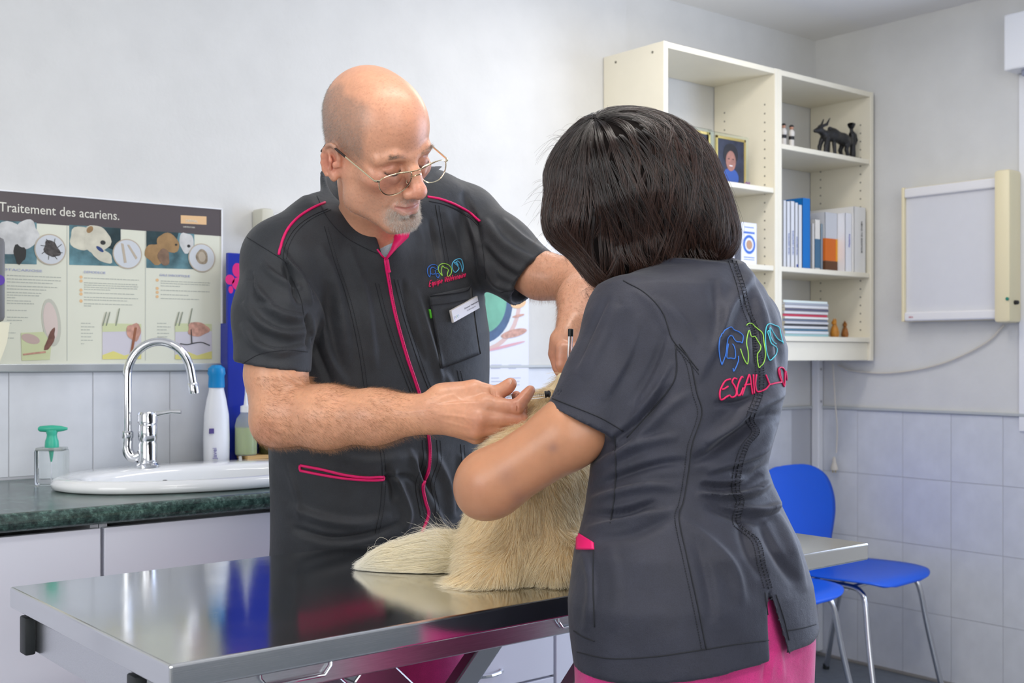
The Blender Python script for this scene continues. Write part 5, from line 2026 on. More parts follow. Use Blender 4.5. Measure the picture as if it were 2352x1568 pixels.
# --- right arm and hand with the syringe (camera frame)
SR, SL = C(655, 600, 2.14), C(1065, 515, 2.38)
S = Sdf(C(530, 1060, 1.90) + (0, 0, -.0), C(1240, 740, 2.16) * (1, 1, 1), .0017)
S = Sdf((-.52, 1.86, 1.02), (.06, 2.17, 1.30), .0017)
S.chain([C(640, 760, 2.09), C(634, 860, 2.065), C(645, 945, 2.045)], [.054, .052, .050], .02)
S.chain([C(655, 955, 2.045), C(750, 957, 2.015), C(860, 957, 1.985), C(985, 950, 1.955)], [.0505, .0495, .0415, .0325], .03)
S.ell(C(618, 982, 2.052), (.024, .024, .022), k=.03)
wr_ = C(990, 949, 1.953)
mcp = [C(1112, 930, 1.942), C(1100, 962, 1.932), C(1090, 986, 1.938), C(1092, 1000, 1.958)]
S.cone(wr_, mcp[0], .028, .0165, .015).cone(wr_, mcp[1], .028, .0165, .012).cone(wr_, mcp[2], .026, .0155, .012).cone(wr_, mcp[3], .024, .014, .012)
S.ell(C(1050, 915, 1.965), (.040, .018, .022), k=.02)
S.chain([C(1015, 910, 1.958), C(1088, 896, 1.958)], [.022, .0155], .014)
finger(S, [C(1088, 896, 1.958), C(1141, 903, 1.957), C(1164, 890, 1.957), C(1174, 880, 1.957)], [.0150, .0118, .0108, .0092], .006)
finger(S, [mcp[0], C(1187, 934, 1.935), C(1206, 911, 1.944), C(1218, 896, 1.950)], [.0155, .0122, .0098, .0084])
finger(S, [mcp[1], C(1196, 962, 1.942), C(1199, 938, 1.972), C(1186, 908, 1.976)], [.0150, .0118, .0098, .0080], .003)
finger(S, [mcp[2], C(1184, 980, 1.952), C(1186, 962, 1.985), C(1170, 940, 1.992)], [.0140, .0110, .0092, .0078], .003)
finger(S, [mcp[3], C(1152, 992, 1.966), C(1156, 978, 1.990), C(1144, 962, 1.998)], [.0125, .0098, .0082, .0070], .003)
# creases
for (p, q, r) in ((C(1131, 885, 1.945), C(1134, 918, 1.945), .0008), (C(1126, 886, 1.945), C(1129, 918, 1.945), .0007), (C(1137, 886, 1.944), C(1140, 918, 1.944), .0007),
                  (C(1180, 922, 1.922), C(1184, 948, 1.922), .0007), (C(1186, 922, 1.924), C(1190, 948, 1.924), .0007)):
    S.cone(p, q, r, r, .003, 's')
aP, aQ = S.mesh(1)
aN = vnormals(aP, aQ)
# tendons and veins on the back of the hand
aP = add_folds(aP, aQ, [([(1000, 930), (1060, 925), (1108, 926)], 4, .0012), ([(1000, 950), (1050, 955), (1095, 962)], 4, .0014), ([(1010, 965), (1050, 975), (1085, 985)], 4, .0012),
                        ([(985, 930), (1020, 912), (1050, 905)], 5, .0010), ([(1040, 905), (1070, 930), (1065, 955), (1085, 975)], 3, .0011),
                        ([(880, 930), (930, 945), (985, 940), (1030, 948)], 4, .0009), ([(600, 985), (640, 1000), (690, 1012)], 9, -.0020), ([(640, 850), (700, 885), (705, 850)], 6, -.003),
                        ([(1165, 905), (1175, 935), (1172, 948)], 3, -.0006), ([(1196, 950), (1203, 960), (1200, 975)], 3, -.0005)])
q_ = to_px(aP)
aC = np.tile(np.array(srgb(212, 156, 122)), (len(aP), 1))
wred = np.clip(gs(q_[:, 0] - 1190, 34) * .6 + gs(np.hypot(q_[:, 0] - 1110, q_[:, 1] - 985), 30) * .5 + gs(np.hypot(q_[:, 0] - 610, q_[:, 1] - 990), 30) * .4, 0, 1)
wred += np.clip((q_[:, 0] - 960) / 120, 0, 1) * .25
aC = aC * (1 - .6 * wred[:, None]) + np.array(srgb(212, 134, 112)) * .6 * wred[:, None]
vein = np.clip(noise3(aP, 60, 9), 0, 1) * .2
aC = aC * (1 - vein[:, None]) + np.array(srgb(176, 128, 112)) * vein[:, None]

# --- left arm reaching to the dog's scruff
S = Sdf((-.06, 2.0, 1.14), (.22, 2.36, 1.44), .0022)
S.chain([C(1170, 600, 2.33), C(1240, 632, 2.30), C(1340, 647, 2.25)], [.044, .0445, .043], .02)
S.chain([C(1342, 650, 2.25), C(1334, 690, 2.18), C(1318, 745, 2.11)], [.044, .0405, .032], .02)
wl_ = C(1314, 762, 2.10)
S.ell(C(1302, 790, 2.085), (.026, .024, .036), k=.02)
for i, (dx, dz_) in enumerate(((0, 0), (14, 4), (28, 8), (42, 12))):
    finger(S, [C(1292 + dx, 800 + dz_, 2.062), C(1290 + dx, 838 + dz_, 2.060), C(1300 + dx, 862 + dz_, 2.075), C(1306 + dx, 872 + dz_, 2.09)], [.0125, .0108, .0095, .0085], .003)
finger(S, [C(1282, 780, 2.088), C(1276, 812, 2.095), C(1284, 842, 2.098), C(1292, 862, 2.098)], [.0150, .0125, .0115, .0095], .005)
lP, lQ = S.mesh(1)
lC = np.tile(np.array(srgb(214, 160, 130)), (len(lP), 1))
ql = to_px(lP)
wr2 = np.clip((ql[:, 1] - 760) / 60, 0, 1)[:, None] * .4
lC = lC * (1 - wr2) + np.array(srgb(204, 134, 114)) * wr2

# --- the rest of the body, under the clothes
S = Sdf((-.62, 2.05, .0), (.12, 2.65, 1.50), .010)
rows = [(.80, -.28, 2.40, .155, .09), (.95, -.276, 2.39, .165, .095), (1.10, -.262, 2.36, .165, .10), (1.25, -.252, 2.33, .175, .105), (1.36, -.25, 2.30, .16, .095), (1.44, -.262, 2.28, .09, .07)]
S.loft(rows, TA, .03)
S.chain([C(850, 520, 2.26), SR], [.06, .052], .03).chain([C(850, 500, 2.27), SL], [.06, .052], .03)
S.chain([SR, C(640, 780, 2.085)], [.052, .050], .02).chain([SL, C(1165, 585, 2.33)], [.052, .050], .02)
for sx__, sy__ in ((-.092, -.076), (.092, .076)):
    S.chain([(-.28 + sx__ * .9, 2.41 + sy__ * .9, .82), (-.28 + sx__ * 1.1, 2.42 + sy__ * 1.1, .45), (-.28 + sx__ * 1.15, 2.44 + sy__ * 1.15, .10)], [.078, .055, .042], .03)
bP, bQ = S.mesh(1)
bP_, bQ_, bC_ = join_parts([(headP, headQ, headC), (aP, aQ, aC), (lP, lQ, lC), (bP, bQ, np.array(srgb(206, 156, 128)))])
mb = mesh_obj('body', c2w(bP_), bQ_, m_skin, man)
color_attr(mb, bC_)

# short hairs: cropped sides, goatee, brows, forearms
m_grey = hair_mat('grey_short_hair', srgb(128, 116, 106), srgb(190, 184, 176), .4, .45)
m_fair = hair_mat('fair_arm_hair', srgb(122, 84, 56), srgb(176, 130, 88), .4, .3)
rs = np.random.RandomState(5)


def fuzz(name, P, Q, n, wfn, dfn, L, rad, m, nseg=4, curl=.0, parent=man, head=None):
    pos, nr = sample_surface(P, Q, n, wfn, rs)
    d = dfn(pos, nr)
    d = d / np.linalg.norm(d, axis=1, keepdims=True)
    ln = L * (0.6 + .7 * rs.rand(n, 1))
    jit = rs.normal(0, .18, (n, 3))
    pts = []
    for i in range(nseg):
        t = i / (nseg - 1)
        q = pos - nr * .0004 + (d + jit * t + curl * rs.normal(0, 1, (n, 3)) * t * t) * ln * t
        pts.append(q)
    A = np.stack(pts, 1)
    if head is not None:
        A = head.cam(A.reshape(-1, 3)).reshape(A.shape)
    return strands(name, None, c2w(A), nseg, m, parent, np.full(n, rad))


def w_scalp(c):
    a, f, u = c.T
    s = np.clip((np.abs(a) - (.048 - .25 * (-.02 - f).clip(0, 1))) / .010, 0, 1) * np.clip((.050 - f) / .016, 0, 1) * np.clip((u - .012) / .018, 0, 1) * np.clip((.136 - u) / .018, 0, 1)
    bk = np.clip((-.055 - f) / .015, 0, 1) * np.clip((u + .04) / .02, 0, 1) * np.clip((.118 - u) / .02, 0, 1)
    return np.maximum(s, bk) * (dist(c, (-.0765, -.02, .003)) > .032) * (dist(c, (.0765, -.02, .003)) > .032)


fuzz('cropped_hair', P_, Q_, 9000, w_scalp, lambda p, n: n * .35 + np.array((0, -.5, -.8)), .0050, .00011, m_grey, head=hd_)


def w_beard(c):
    a, f, u = c.T
    g = np.clip((1.0 - np.sqrt((a / .038) ** 2 + ((u + .074) / .032) ** 2)) / .2, 0, 1) * (f > .035)
    mu = gs(u + .0415, .0045) * gs(a, .020) * (f > .08)
    li = pdist3(c, LIP)
    return np.maximum(g, mu * .6) * (li > .0075)


fuzz('goatee', P_, Q_, 4800, w_beard, lambda p, n: n * .9 + np.array((0, .1, -.8)), .0042, .00012, hair_mat('white_grey_beard', srgb(176, 164, 152), srgb(232, 228, 220), .4, .4), curl=.2, head=hd_)
fuzz('stubble', P_, Q_, 2600, lambda c: np.clip((-.02 - c[:, 2]) / .03, 0, 1) * (c[:, 1] > 0) * (np.abs(c[:, 0]) > .02), lambda p, n: n + np.array((0, 0, -.8)), .0022, .00009, m_grey, head=hd_)


def w_brow(c):
    a, f, u = c.T
    a = np.abs(a)
    return ((a > .013) & (a < .042) & (f > .05)) * gs(u - (.0365 + .004 * np.sin((a - .013) / .033 * 2.6)), .0028)


fuzz('eyebrows', P_, Q_, 1100, w_brow, lambda p, n: n * .25 + np.stack([np.sign(p[:, 0]), p[:, 0] * 0 - .2, p[:, 0] * 0 + .15], 1), .0060, .00009, hair_mat('brow_hair', srgb(130, 104, 84), srgb(160, 140, 124), .4, .4), head=hd_)
fuzz('arm_hair', aP, aQ, 15000, lambda c: (to_px(c)[:, 0] < 1010) * (to_px(c)[:, 1] > 862) * np.clip((1010 - to_px(c)[:, 0]) / 120, .1, 1), lambda p, n: n * .45 + np.array((.75, 0, -.35)), .010, .000085, m_fair, 5, .15)
fuzz('arm_hair', lP, lQ, 5000, lambda c: (to_px(c)[:, 1] < 760) * (to_px(c)[:, 0] > 1215) * 1.0, lambda p, n: n * .5 + np.array((.2, -.3, -.5)), .010, .000085, m_fair, 5, .15)

# nails
def nail(pos, R3, r, parent):
    b = Sdf(np.array(pos) - .012, np.array(pos) + .012, .0007)
    b.ell(pos, r, R3)
    sdf_obj('fingernail', b, m_nail, parent)


m_nail = mat('fingernail', srgb(214, 170, 152), .25, coat=.3)
nv = np.array((.72, -.12, .68)); nv /= np.linalg.norm(nv)
nb_ = np.array((-.45, -.82, .34)); nb_ -= nv * (nb_ @ nv); nb_ /= np.linalg.norm(nb_)
nail(C(1167, 879, 1.9495), (nv, np.cross(nv, nb_), nb_), (.0078, .0062, .0016), man)

# lowered lashes and lid creases, laid on the face
bf_ = BVHTree.FromPolygons([tuple(p) for p in P_], [tuple(int(i) for i in q) for q in Q_])


def face_line(au, off=.0002):
    out = []
    for a, u in [tuple(p) for p in catmull([(x, y, 0) for x, y in au], 6)] if False else [(p[0], p[1]) for p in catmull([(x, y, 0.0) for x, y in au], 6)]:
        h = bf_.ray_cast(Vector((a, .2, u)), Vector((0, -1, 0)))
        if h[0] is not None: out.append(tuple(c2w(hd_.cam(np.array((a, h[0].y + off, u))))))
    return out


eb_ = MB()
for e in (-1, 1):
    L_ = face_line([(e * .0170, .0120), (e * .0235, .0078), (e * .0330, .0062), (e * .0400, .0075), (e * .0455, .0110)])
    eb_.tube(L_, [.0003] + [.0008] * (len(L_) - 2) + [.0003], 6)
tag(eb_.build('eyelashes', mat('lash_brown', srgb(70, 50, 42), .6), man, True), kind='stuff')

# teeth just showing
b = Sdf((-.03, .06, -.07), (.03, .11, -.04), .0011)
b.chain([(-.015, .0830, -.0540), (0, .0878, -.0545), (.015, .0830, -.0540)], [.0032, .0038, .0032], .001)
tp_, tq_ = b.mesh(1)
mesh_obj('teeth', c2w(hd_.cam(tp_)), tq_, mat('teeth', srgb(226, 218, 200), .2), man)

# ------------------------------------------------------------------ eyeglasses, slid down the nose
G1, G2 = C(864, 421, 1.905), C(1029, 371, 1.972)
G0 = (G1 + G2) / 2
GS = (G2 - G1) / np.linalg.norm(G2 - G1)
GFd = hd_.R[:, 1] - GS * (hd_.R[:, 1] @ GS)
GFd /= np.linalg.norm(GFd)
GU = np.cross(GFd, GS)
GW = float(np.linalg.norm(G2 - G1)) / 2


def G3(a, f, u):
    return tuple(c2w(G0 + GS * a + GFd * f + GU * u))


def H3(a, f, u):
    return tuple(c2w(hd_.cam(np.array((a, f, u)))))


def lens_outline(e, n=40):
    out = []
    for k in range(n):
        t = 2 * PI * k / n
        c_, s_ = math.cos(t), math.sin(t)
        x = .0285 * (abs(c_) ** .82) * np.sign(c_)
        z = (.0105 if s_ > 0 else .0265) * (abs(s_) ** .85) * np.sign(s_)
        if s_ < 0: x *= 1 - .16 * abs(s_) ** 2
        x -= .004 * e * 0
        z += -.06 * x
        a = e * (.0362 + x + (.003 if s_ < 0 else 0) * abs(s_))
        out.append((a, .010 - 2.2 * a * a, .0005 + z))
    return out


m_gold2 = mat('pale_gold_wire', (.88, .76, .52), .13, 1)
m_tip = mat('dark_temple_tip', srgb(48, 36, 32), .35)
m_lens = mat('spectacle_lens', (.97, .98, 1.0), .01, trans=1.0, ior=1.12, coat=.3)
gb_ = MB()
gb_.tube([G3(*p) for p in catmull([(-.0100, .0098, -.002), (-.005, .013, .0005), (.005, .013, .0005), (.0100, .0098, -.002)], 5)], .0013, 8)
gb_.tube([G3(*p) for p in catmull([(-.036, .0075, .0112), (-.018, .0105, .0095), (0, .0115, .0085), (.018, .0105, .0095), (.036, .0075, .0112)], 6)], .0011, 8)
for e in (-1, 1):
    gb_.tube([G3(*p) for p in lens_outline(e)], .0010, 8, closed=True)
glasses = gb_.build('eyeglasses', m_gold2, man, True)
glasses['label'] = 'thin gold aviator spectacles low on the nose'
for e in (-1, 1):
    o_ = lens_outline(e)
    vs = [G3(*p) for p in o_] + [G3(p[0], p[1] + .0015, p[2]) for p in o_]
    n = len(o_)
    mesh_obj('lens', vs, [tuple(range(n)), tuple(reversed(range(n, 2 * n)))] + [(i, n + i, n + (i + 1) % n, (i + 1) % n) for i in range(n)], m_lens, glasses, smooth=False)
    MB().tube([G3(e * .0635, .001, .002), G3(e * (GW - .002), .000, .0035), G3(e * (GW + .0005), -.004, .003)], [.0018, .0022, .0019], 8).build('hinge', m_gold2, glasses, True)
    er = np.array(w2c(np.array(H3(e * .0795, -.014, .030))))
    hg = np.array(w2c(np.array(G3(e * (GW + .0005), -.003, .003))))
    md = hg * .45 + er * .55 + (w2c(np.array(H3(e * .004, 0, 0))) - w2c(np.array(H3(0, 0, 0))))
    ln = [hg + (er - hg) * t for t in np.linspace(0, 1, 11)]
    MB().tube([tuple(c2w(p)) for p in ln[:8]], .0016, 8).build('temple_arm', m_gold2, glasses, True)
    e1, e2 = np.array(w2c(np.array(H3(e * .082, -.030, .028)))), np.array(w2c(np.array(H3(e * .082, -.042, .012))))
    MB().tube([tuple(c2w(p)) for p in ln[7:] + [e1, e2]], .0021, 8).build('temple_tip', m_tip, glasses, True)
    MB().tube([G3(*p) for p in catmull([(e * .0095, .008, -.006), (e * .0100, .000, -.008), (e * .0125, .000, -.015), (e * .0120, .003, -.017)], 4)], .0008, 6).build('nose_pad', m_gold2, glasses, True)

# ------------------------------------------------------------------ tunic
S = Sdf((-.62, 1.98, .78), (.14, 2.60, 1.60), .0036)
rows = []
for py, px, Y, a, b_ in ((1330, 856, 2.40, .222, .120), (1240, 860, 2.395, .222, .122), (1120, 866, 2.385, .226, .126), (1017, 872, 2.37, .234, .130), (890, 882, 2.345, .236, .136),
                         (760, 882, 2.32, .234, .136), (657, 872, 2.30, .224, .132), (590, 862, 2.285, .195, .120), (530, 852, 2.27, .14, .10), (500, 850, 2.265, .10, .085)):
    rows.append((EYE - (py - HOR) / FPX * Y, (px - 1176) / FPX * Y, Y, a, b_))
S.loft(rows, TA, .02, p=2.3)
S.chain([C(835, 515, 2.25), C(760, 538, 2.20), SR], [.070, .070, .076], .06)
S.chain([C(870, 490, 2.27), C(970, 485, 2.33), SL], [.075, .070, .074], .06)
for kk in (0, 1):
    S2 = S.twin()
    if kk == 0:
        S2.chain([SR, C(630, 720, 2.10), C(624, 900, 2.058)], [.076, .070, .0655], .03)
        S2.plane(C(626, 843, 2.066), (-.16, 0, -.985), .003)
        S2.cone(C(634, 790, 2.083), C(624, 920, 2.055), .055, .0610, .003, 's')
    else:
        hd2 = C(1250, 662, 2.30) - C(1140, 578, 2.345)
        S2.chain([SL, C(1140, 578, 2.345), C(1260, 670, 2.295)], [.074, .070, .0635], .03)
        S2.plane(C(1221, 641, 2.31), hd2, .003)
        S2.cone(C(1180, 608, 2.33), C(1290, 692, 2.285), .056, .060, .003, 's')
    S.merge(S2, .022)
# stand collar
ca, cb2 = C(848, 580, 2.205), C(812, 390, 2.29)
S.cone(ca, cb2, .086, .064, .02)
S.cone(C(846, 545, 2.205), C(808, 340, 2.31), .066, .056, .004, 's')
LAT = np.array((.771, .637, .08))
PF, PB = C(880, 526, 2.11), C(816, 384, 2.36)
nrm = np.cross(PB - PF, LAT)
nrm /= np.linalg.norm(nrm)
if nrm[2] < 0: nrm = -nrm


def collar_cut(x, y, z):
    d = (x - PF[0]) * nrm[0] + (y - PF[1]) * nrm[1] + (z - PF[2]) * nrm[2]
    r = np.sqrt((x + .285) ** 2 + (y - 2.235) ** 2) - .150
    px = 1176 + FPX * x / y
    return np.maximum(np.maximum(-d, r), (px - 960) * .0008)


S.apply(collar_cut, C(640, 620, 2.0), C(1000, 300, 2.45), .005, 's')


def vcut(x, y, z):
    px = 1176 + FPX * x / y
    py = HOR - FPX * (z - EYE) / y
    xl = 866 + (py - 540) * .316
    xr = 944 - (py - 528) * .870
    return np.maximum(np.maximum((xl - px) * .0008, (px - xr) * .0008), y - 2.16)


S.apply(vcut, C(840, 605, 2.00), C(965, 500, 2.16), .003, 's')
tP, tQ = S.mesh(2)
FOLDS_M = [
    # sleeve on the left of the picture
    ([(575, 640), (610, 690), (650, 720), (700, 728)], 10, .005), ([(560, 690), (600, 740), (650, 765), (702, 760)], 10, .006), ([(556, 740), (590, 790), (640, 808), (700, 795)], 9, .005),
    ([(600, 600), (640, 640), (690, 665)], 9, .005), ([(655, 600), (672, 650), (690, 700)], 8, -.006), ([(575, 620), (590, 680), (640, 708)], 7, -.004),
    ([(640, 560), (665, 600), (695, 640), (715, 700)], 8, .004), ([(705, 720), (709, 760), (706, 800)], 6, -.007),
    # chest
    ([(735, 560), (770, 640), (790, 740), (800, 840)], 14, .004), ([(800, 560), (835, 660), (850, 760), (862, 850)], 12, .003), ([(700, 640), (735, 720), (760, 820), (800, 890)], 12, .005),
    ([(712, 760), (745, 840), (770, 900)], 9, -.004), ([(940, 480), (970, 560), (965, 650)], 12, .003), ([(1020, 480), (1045, 560), (1060, 620)], 14, .004), ([(985, 500), (1005, 580), (1010, 640)], 7, -.004),
    ([(1055, 470), (1080, 560), (1095, 650)], 9, -.004), ([(925, 640), (945, 740), (975, 830)], 9, -.004), ([(955, 660), (985, 760), (1010, 850), (1015, 890)], 9, .004),
    # raised sleeve
    ([(1110, 500), (1160, 560), (1230, 600)], 12, .005), ([(1105, 560), (1150, 610), (1200, 640)], 10, -.005), ([(1112, 600), (1140, 650), (1190, 668)], 9, .005), ([(1060, 440), (1090, 500), (1105, 560)], 9, -.004),
    ([(1150, 500), (1200, 545), (1250, 575)], 9, .003),
    # belly and below the forearm
    ([(770, 1040), (840, 1060), (930, 1050), (1010, 1060)], 16, .004), ([(900, 1080), (925, 1130), (940, 1180), (930, 1220)], 9, .006), ([(880, 1060), (905, 1120), (900, 1160)], 9, -.005), ([(960, 1040), (985, 1120), (1010, 1180)], 8, -.005),
    ([(1000, 1040), (1030, 1110), (1040, 1190)], 10, .006), ([(940, 1030), (970, 1100), (1000, 1160), (1020, 1210)], 8, .005), ([(660, 1160), (740, 1190), (830, 1200), (900, 1180)], 12, .005), ([(670, 1210), (760, 1235), (850, 1225), (920, 1200)], 9, -.005),
    ([(655, 1060), (680, 1130), (690, 1200)], 10, .003), ([(870, 1100), (930, 1090), (960, 1110)], 7, -.004), ([(1060, 1040), (1064, 1110), (1050, 1170)], 7, .005),
    ([(860, 900), (900, 960), (930, 1000)], 10, .004), ([(1020, 850), (1040, 900), (1045, 980)], 10, .004),
]
tP = add_folds(tP, tQ, FOLDS_M[:8], 3.2)
tP = add_folds(tP, tQ, FOLDS_M[8:], 2.6)
tP = tP + vnormals(tP, tQ) * (noise3(tP, 26, 11) * .0022)[:, None]
tun = mesh_obj('tunic', c2w(tP), tQ, m_tun, man)
bvh = bvh_of(tP, tQ)

# t-shirt showing at the neck
S = Sdf((-.36, 2.02, 1.36), (-.12, 2.36, 1.52), .003)
S.chain([C(858, 540, 2.190), C(876, 615, 2.205)], [.056, .052], .02)
S.plane(C(872, 519, 2.13), (-.10, -.35, 1), .003)
sdf_obj('undershirt', S, m_tee, man, 2)
# pink facing inside the open collar
def strip3(name, A, B, m, th=.0016, parent=None):
    A, B = np.array(A), np.array(B)
    n = len(A)
    d = np.array((0, th, 0))
    vs = np.concatenate([A, B, A + d, B + d])
    fs = []
    for i in range(n - 1):
        fs += [(i, n + i, n + i + 1, i + 1), (2 * n + i, 2 * n + i + 1, 3 * n + i + 1, 3 * n + i), (i, i + 1, 2 * n + i + 1, 2 * n + i), (n + i, 3 * n + i, 3 * n + i + 1, n + i + 1)]
    fs += [(0, 2 * n, 3 * n, n), (n - 1, 2 * n - 1, 4 * n - 1, 3 * n - 1)]
    return mesh_obj(name, c2w(vs), fs, m, parent)


strip3('collar_facing', [C(906, 532, 2.150), C(904, 553, 2.146), C(897, 572, 2.140), C(886, 592, 2.130)], [C(946, 520, 2.125), C(938, 545, 2.120), C(912, 570, 2.118), C(888, 597, 2.118)], m_pip, parent=man)

# zip, piping, seams, pockets
ZIPL = [(884, 592), (892, 640), (903, 700), (915, 750), (935, 820), (952, 870), (968, 920), (980, 975), (987, 1030), (984, 1080), (972, 1115), (977, 1150), (984, 1180), (972, 1215), (966, 1228)]
zp = sew('zip', [ZIPL], bvh, .0034, m_pip, man, 8, .0006, 10)
stitches('zip_teeth', [ZIPL], bvh, .0010, mat('dark_magenta', srgb(150, 10, 70), .5), man, off=.0040)
MB().box(-.003, .003, -.0015, .0015, -.012, .006, .001, Matrix.Translation(c2w(C(889, 604, 2.0)))) if False else None
zq = drape([(888, 598), (891, 622)], bvh, .005, 4)
if len(zq) > 2:
    MB().tube([tuple(c2w(p)) for p in zq], [.0032] + [.0026] * (len(zq) - 2) + [.0036], 8).build('zip_pull', m_pip, man, True)
sew('collar_edge_piping', [[(866, 572), (876, 586), (884, 597)], [(884, 597), (898, 584), (915, 566)]], bvh, .0016, m_pip, man, 6)
for nm, L in (('shoulder_piping', [(746, 466), (715, 480), (685, 500), (662, 525), (648, 555), (641, 585)]), ('shoulder_piping', [(982, 453), (1015, 459), (1050, 472), (1080, 490), (1103, 508)])):
    sew(nm, [L], bvh, .0025, m_pip, man, 8, .0012, 8)
SE = [[(752, 480), (720, 494), (692, 512), (670, 535), (655, 565), (650, 592)], [(985, 462), (1015, 468), (1048, 482), (1078, 500), (1098, 518)],
      [(745, 520), (768, 600), (795, 680), (815, 760), (828, 830), (838, 900)], [(870, 1010), (878, 1080), (874, 1160), (862, 1225)],
      [(1000, 470), (1012, 540), (1024, 610)], [(1050, 850), (1058, 900), (1050, 980)], [(1058, 1020), (1062, 1100), (1050, 1160)],
      [(862, 650), (880, 720), (905, 800), (935, 880), (952, 920)], [(905, 640), (925, 720), (950, 800), (975, 870), (1000, 930)], [(970, 1010), (972, 1060), (955, 1110), (962, 1160), (968, 1190)], [(1003, 1010), (1005, 1060), (990, 1110), (1000, 1160), (998, 1190)]]
sew('seam', SE, bvh, .0007, m_thr, man, 5, .0004, 8, kind='stuff')
stitches('seam_stitching', [[(p[0] + 8, p[1] + 2) for p in s] for s in SE], bvh, .0006, m_thr, man)
sew('armhole_seam', [[(568, 545), (600, 565), (640, 590), (662, 605)], [(650, 590), (672, 640), (692, 690), (700, 740)], [(1095, 490), (1108, 560), (1116, 640)]], bvh, .0007, m_thr, man, 5, .0004, 8, kind='stuff')
sew('sleeve_hem_seam', [[(552, 838), (600, 812), (660, 804), (706, 808)], [(1262, 582), (1228, 625), (1190, 660), (1150, 672)]], bvh, .0007, m_thr, man, 5, .0004, 8, kind='stuff')
sew('collar_seam', [[(728, 450), (752, 500), (795, 545), (850, 575), (868, 582)]], bvh, .0007, m_thr, man, 5, .0004, 8)
# hip pocket
hp = patch('hip_pocket_welt', ((690, 1070), (880, 1096), (880, 1101), (690, 1076)), bvh, m_drk, man, 16, 3, .0002, .0008)
sew('hip_pocket_trim', [[(690, 1068), (740, 1078), (790, 1090), (840, 1096), (879, 1094)], [(690, 1080), (740, 1090), (790, 1098), (840, 1102), (879, 1102)], [(690, 1068), (689, 1074), (691, 1081)], [(879, 1093), (881, 1098), (879, 1103)]], bvh, .0026, m_pip, man, 8, .0012, 6)
# chest pocket with its raised side
pk = patch('chest_pocket', ((983, 679), (1079, 658), (1100, 812), (1012, 846)), bvh, m_tun, man, 16, 16, .0012, .0022)
sew('pocket_stitching', [[(983, 679), (1030, 674), (1065, 668), (1078, 656)], [(985, 700), (1030, 696), (1070, 688)], [(983, 679), (990, 720), (1003, 790), (1012, 846)], [(1012, 846), (1060, 828), (1100, 812)], [(1079, 658), (1086, 720), (1096, 790), (1100, 812)]], bvh, .0008, m_thr, man, 5, .0042, 8, curve=True, kind='stuff')
gt = patch('pocket_tag', ((984, 710), (988, 710), (991, 730), (987, 731)), bvh, mat('lime_tag', srgb(80, 180, 44), .5), man, 3, 5, .0030, .0006)
# logo of three outlined animal heads
LC = {'b': mat('thread_blue', srgb(50, 110, 200), .6), 'g': mat('thread_green', srgb(150, 205, 80), .6), 'c': mat('thread_cyan', srgb(90, 180, 220), .6), 'p': mat('thread_pink', srgb(215, 20, 90), .6)}


def k7(pts): return [(960 + x / 7.125, 560 + y / 7.127) for x, y in pts]


sew('logo_dog_line', [k7([(186, 545), (160, 500), (148, 440), (165, 385), (215, 345), (270, 342), (310, 365), (318, 410), (300, 425), (270, 400), (235, 385), (205, 405), (198, 450), (212, 490), (250, 497), (280, 480), (275, 430)]),
                      k7([(186, 545), (198, 500), (202, 450)]), k7([(300, 490), (290, 510), (320, 560), (345, 520), (330, 490), (305, 488)])], bvh, .0008, LC['b'], man, 6, .0008, 4)
sew('logo_cat_line', [k7([(398, 525), (350, 470), (330, 420), (345, 360), (390, 328), (440, 325), (500, 350), (540, 400), (545, 460), (520, 510), (488, 535), (475, 500), (485, 460), (492, 430), (465, 400), (430, 392), (400, 362), (385, 410), (382, 460), (398, 525)])], bvh, .0009, LC['g'], man, 6, .0008, 4)
sew('logo_bird_line', [k7([(720, 460), (735, 390), (728, 320), (705, 255), (660, 245), (600, 270), (560, 320), (553, 380), (575, 440), (608, 468), (650, 430), (664, 395), (630, 350), (590, 315), (610, 305), (655, 360)]), k7([(655, 350), (630, 300), (645, 280), (685, 320), (705, 370), (715, 420), (720, 460)])], bvh, .0009, LC['c'], man, 6, .0008, 4)


def script(word, x0, y0, x1, y1, h, slant=.15):
    """handwritten capitals and small letters as strokes"""
    G = {'E': [[(1, 1), (.1, 1), (0, .5), (0, 0), (.9, 0)], [(0, .5), (.7, .5)]], 'q': [[(.8, .55), (.3, .6), (.1, .3), (.4, .05), (.8, .5), (.8, -.35)]], 'u': [[(.1, .6), (.15, .1), (.6, .05), (.8, .6), (.85, 0)]],
         'i': [[(.4, .6), (.4, 0)], [(.4, .8), (.42, .86)]], 'p': [[(.1, .6), (.1, -.35)], [(.1, .5), (.7, .6), (.8, .2), (.1, .05)]], 'e': [[(.1, .3), (.8, .35), (.6, .62), (.2, .5), (.15, .1), (.8, .08)]],
         'V': [[(0, 1), (.45, 0), (1, 1.05)]], 't': [[(.4, .95), (.4, .05), (.7, .05)], [(.1, .62), (.75, .62)]], 'r': [[(.15, .6), (.15, 0)], [(.15, .4), (.5, .62), (.8, .55)]], 'n': [[(.1, .6), (.1, 0)], [(.1, .4), (.5, .62), (.8, .4), (.8, 0)]],
         'a': [[(.8, .55), (.3, .6), (.1, .2), (.4, 0), (.8, .5), (.85, 0)]], ' ': []}
    G['é'] = G['e'] + [[(.4, .75), (.65, .95)]]
    wds = [(.6 if c in 'itr ' else 1) for c in word]
    tot = sum(wds)
    out, run = [], 0
    for c, w in zip(word, wds):
        for st in G[c]:
            out.append([(x0 + (x1 - x0) * (run + (px * .8) * w) / tot + slant * py * h, y0 + (y1 - y0) * (run + px * w) / tot - py * h) for px, py in st])
        run += w
    return out


sew('logo_lettering', script('Equipe Vétérinaire', 985, 658, 1070, 636, 13), bvh, .0008, LC['p'], man, 5, .0010, 4)

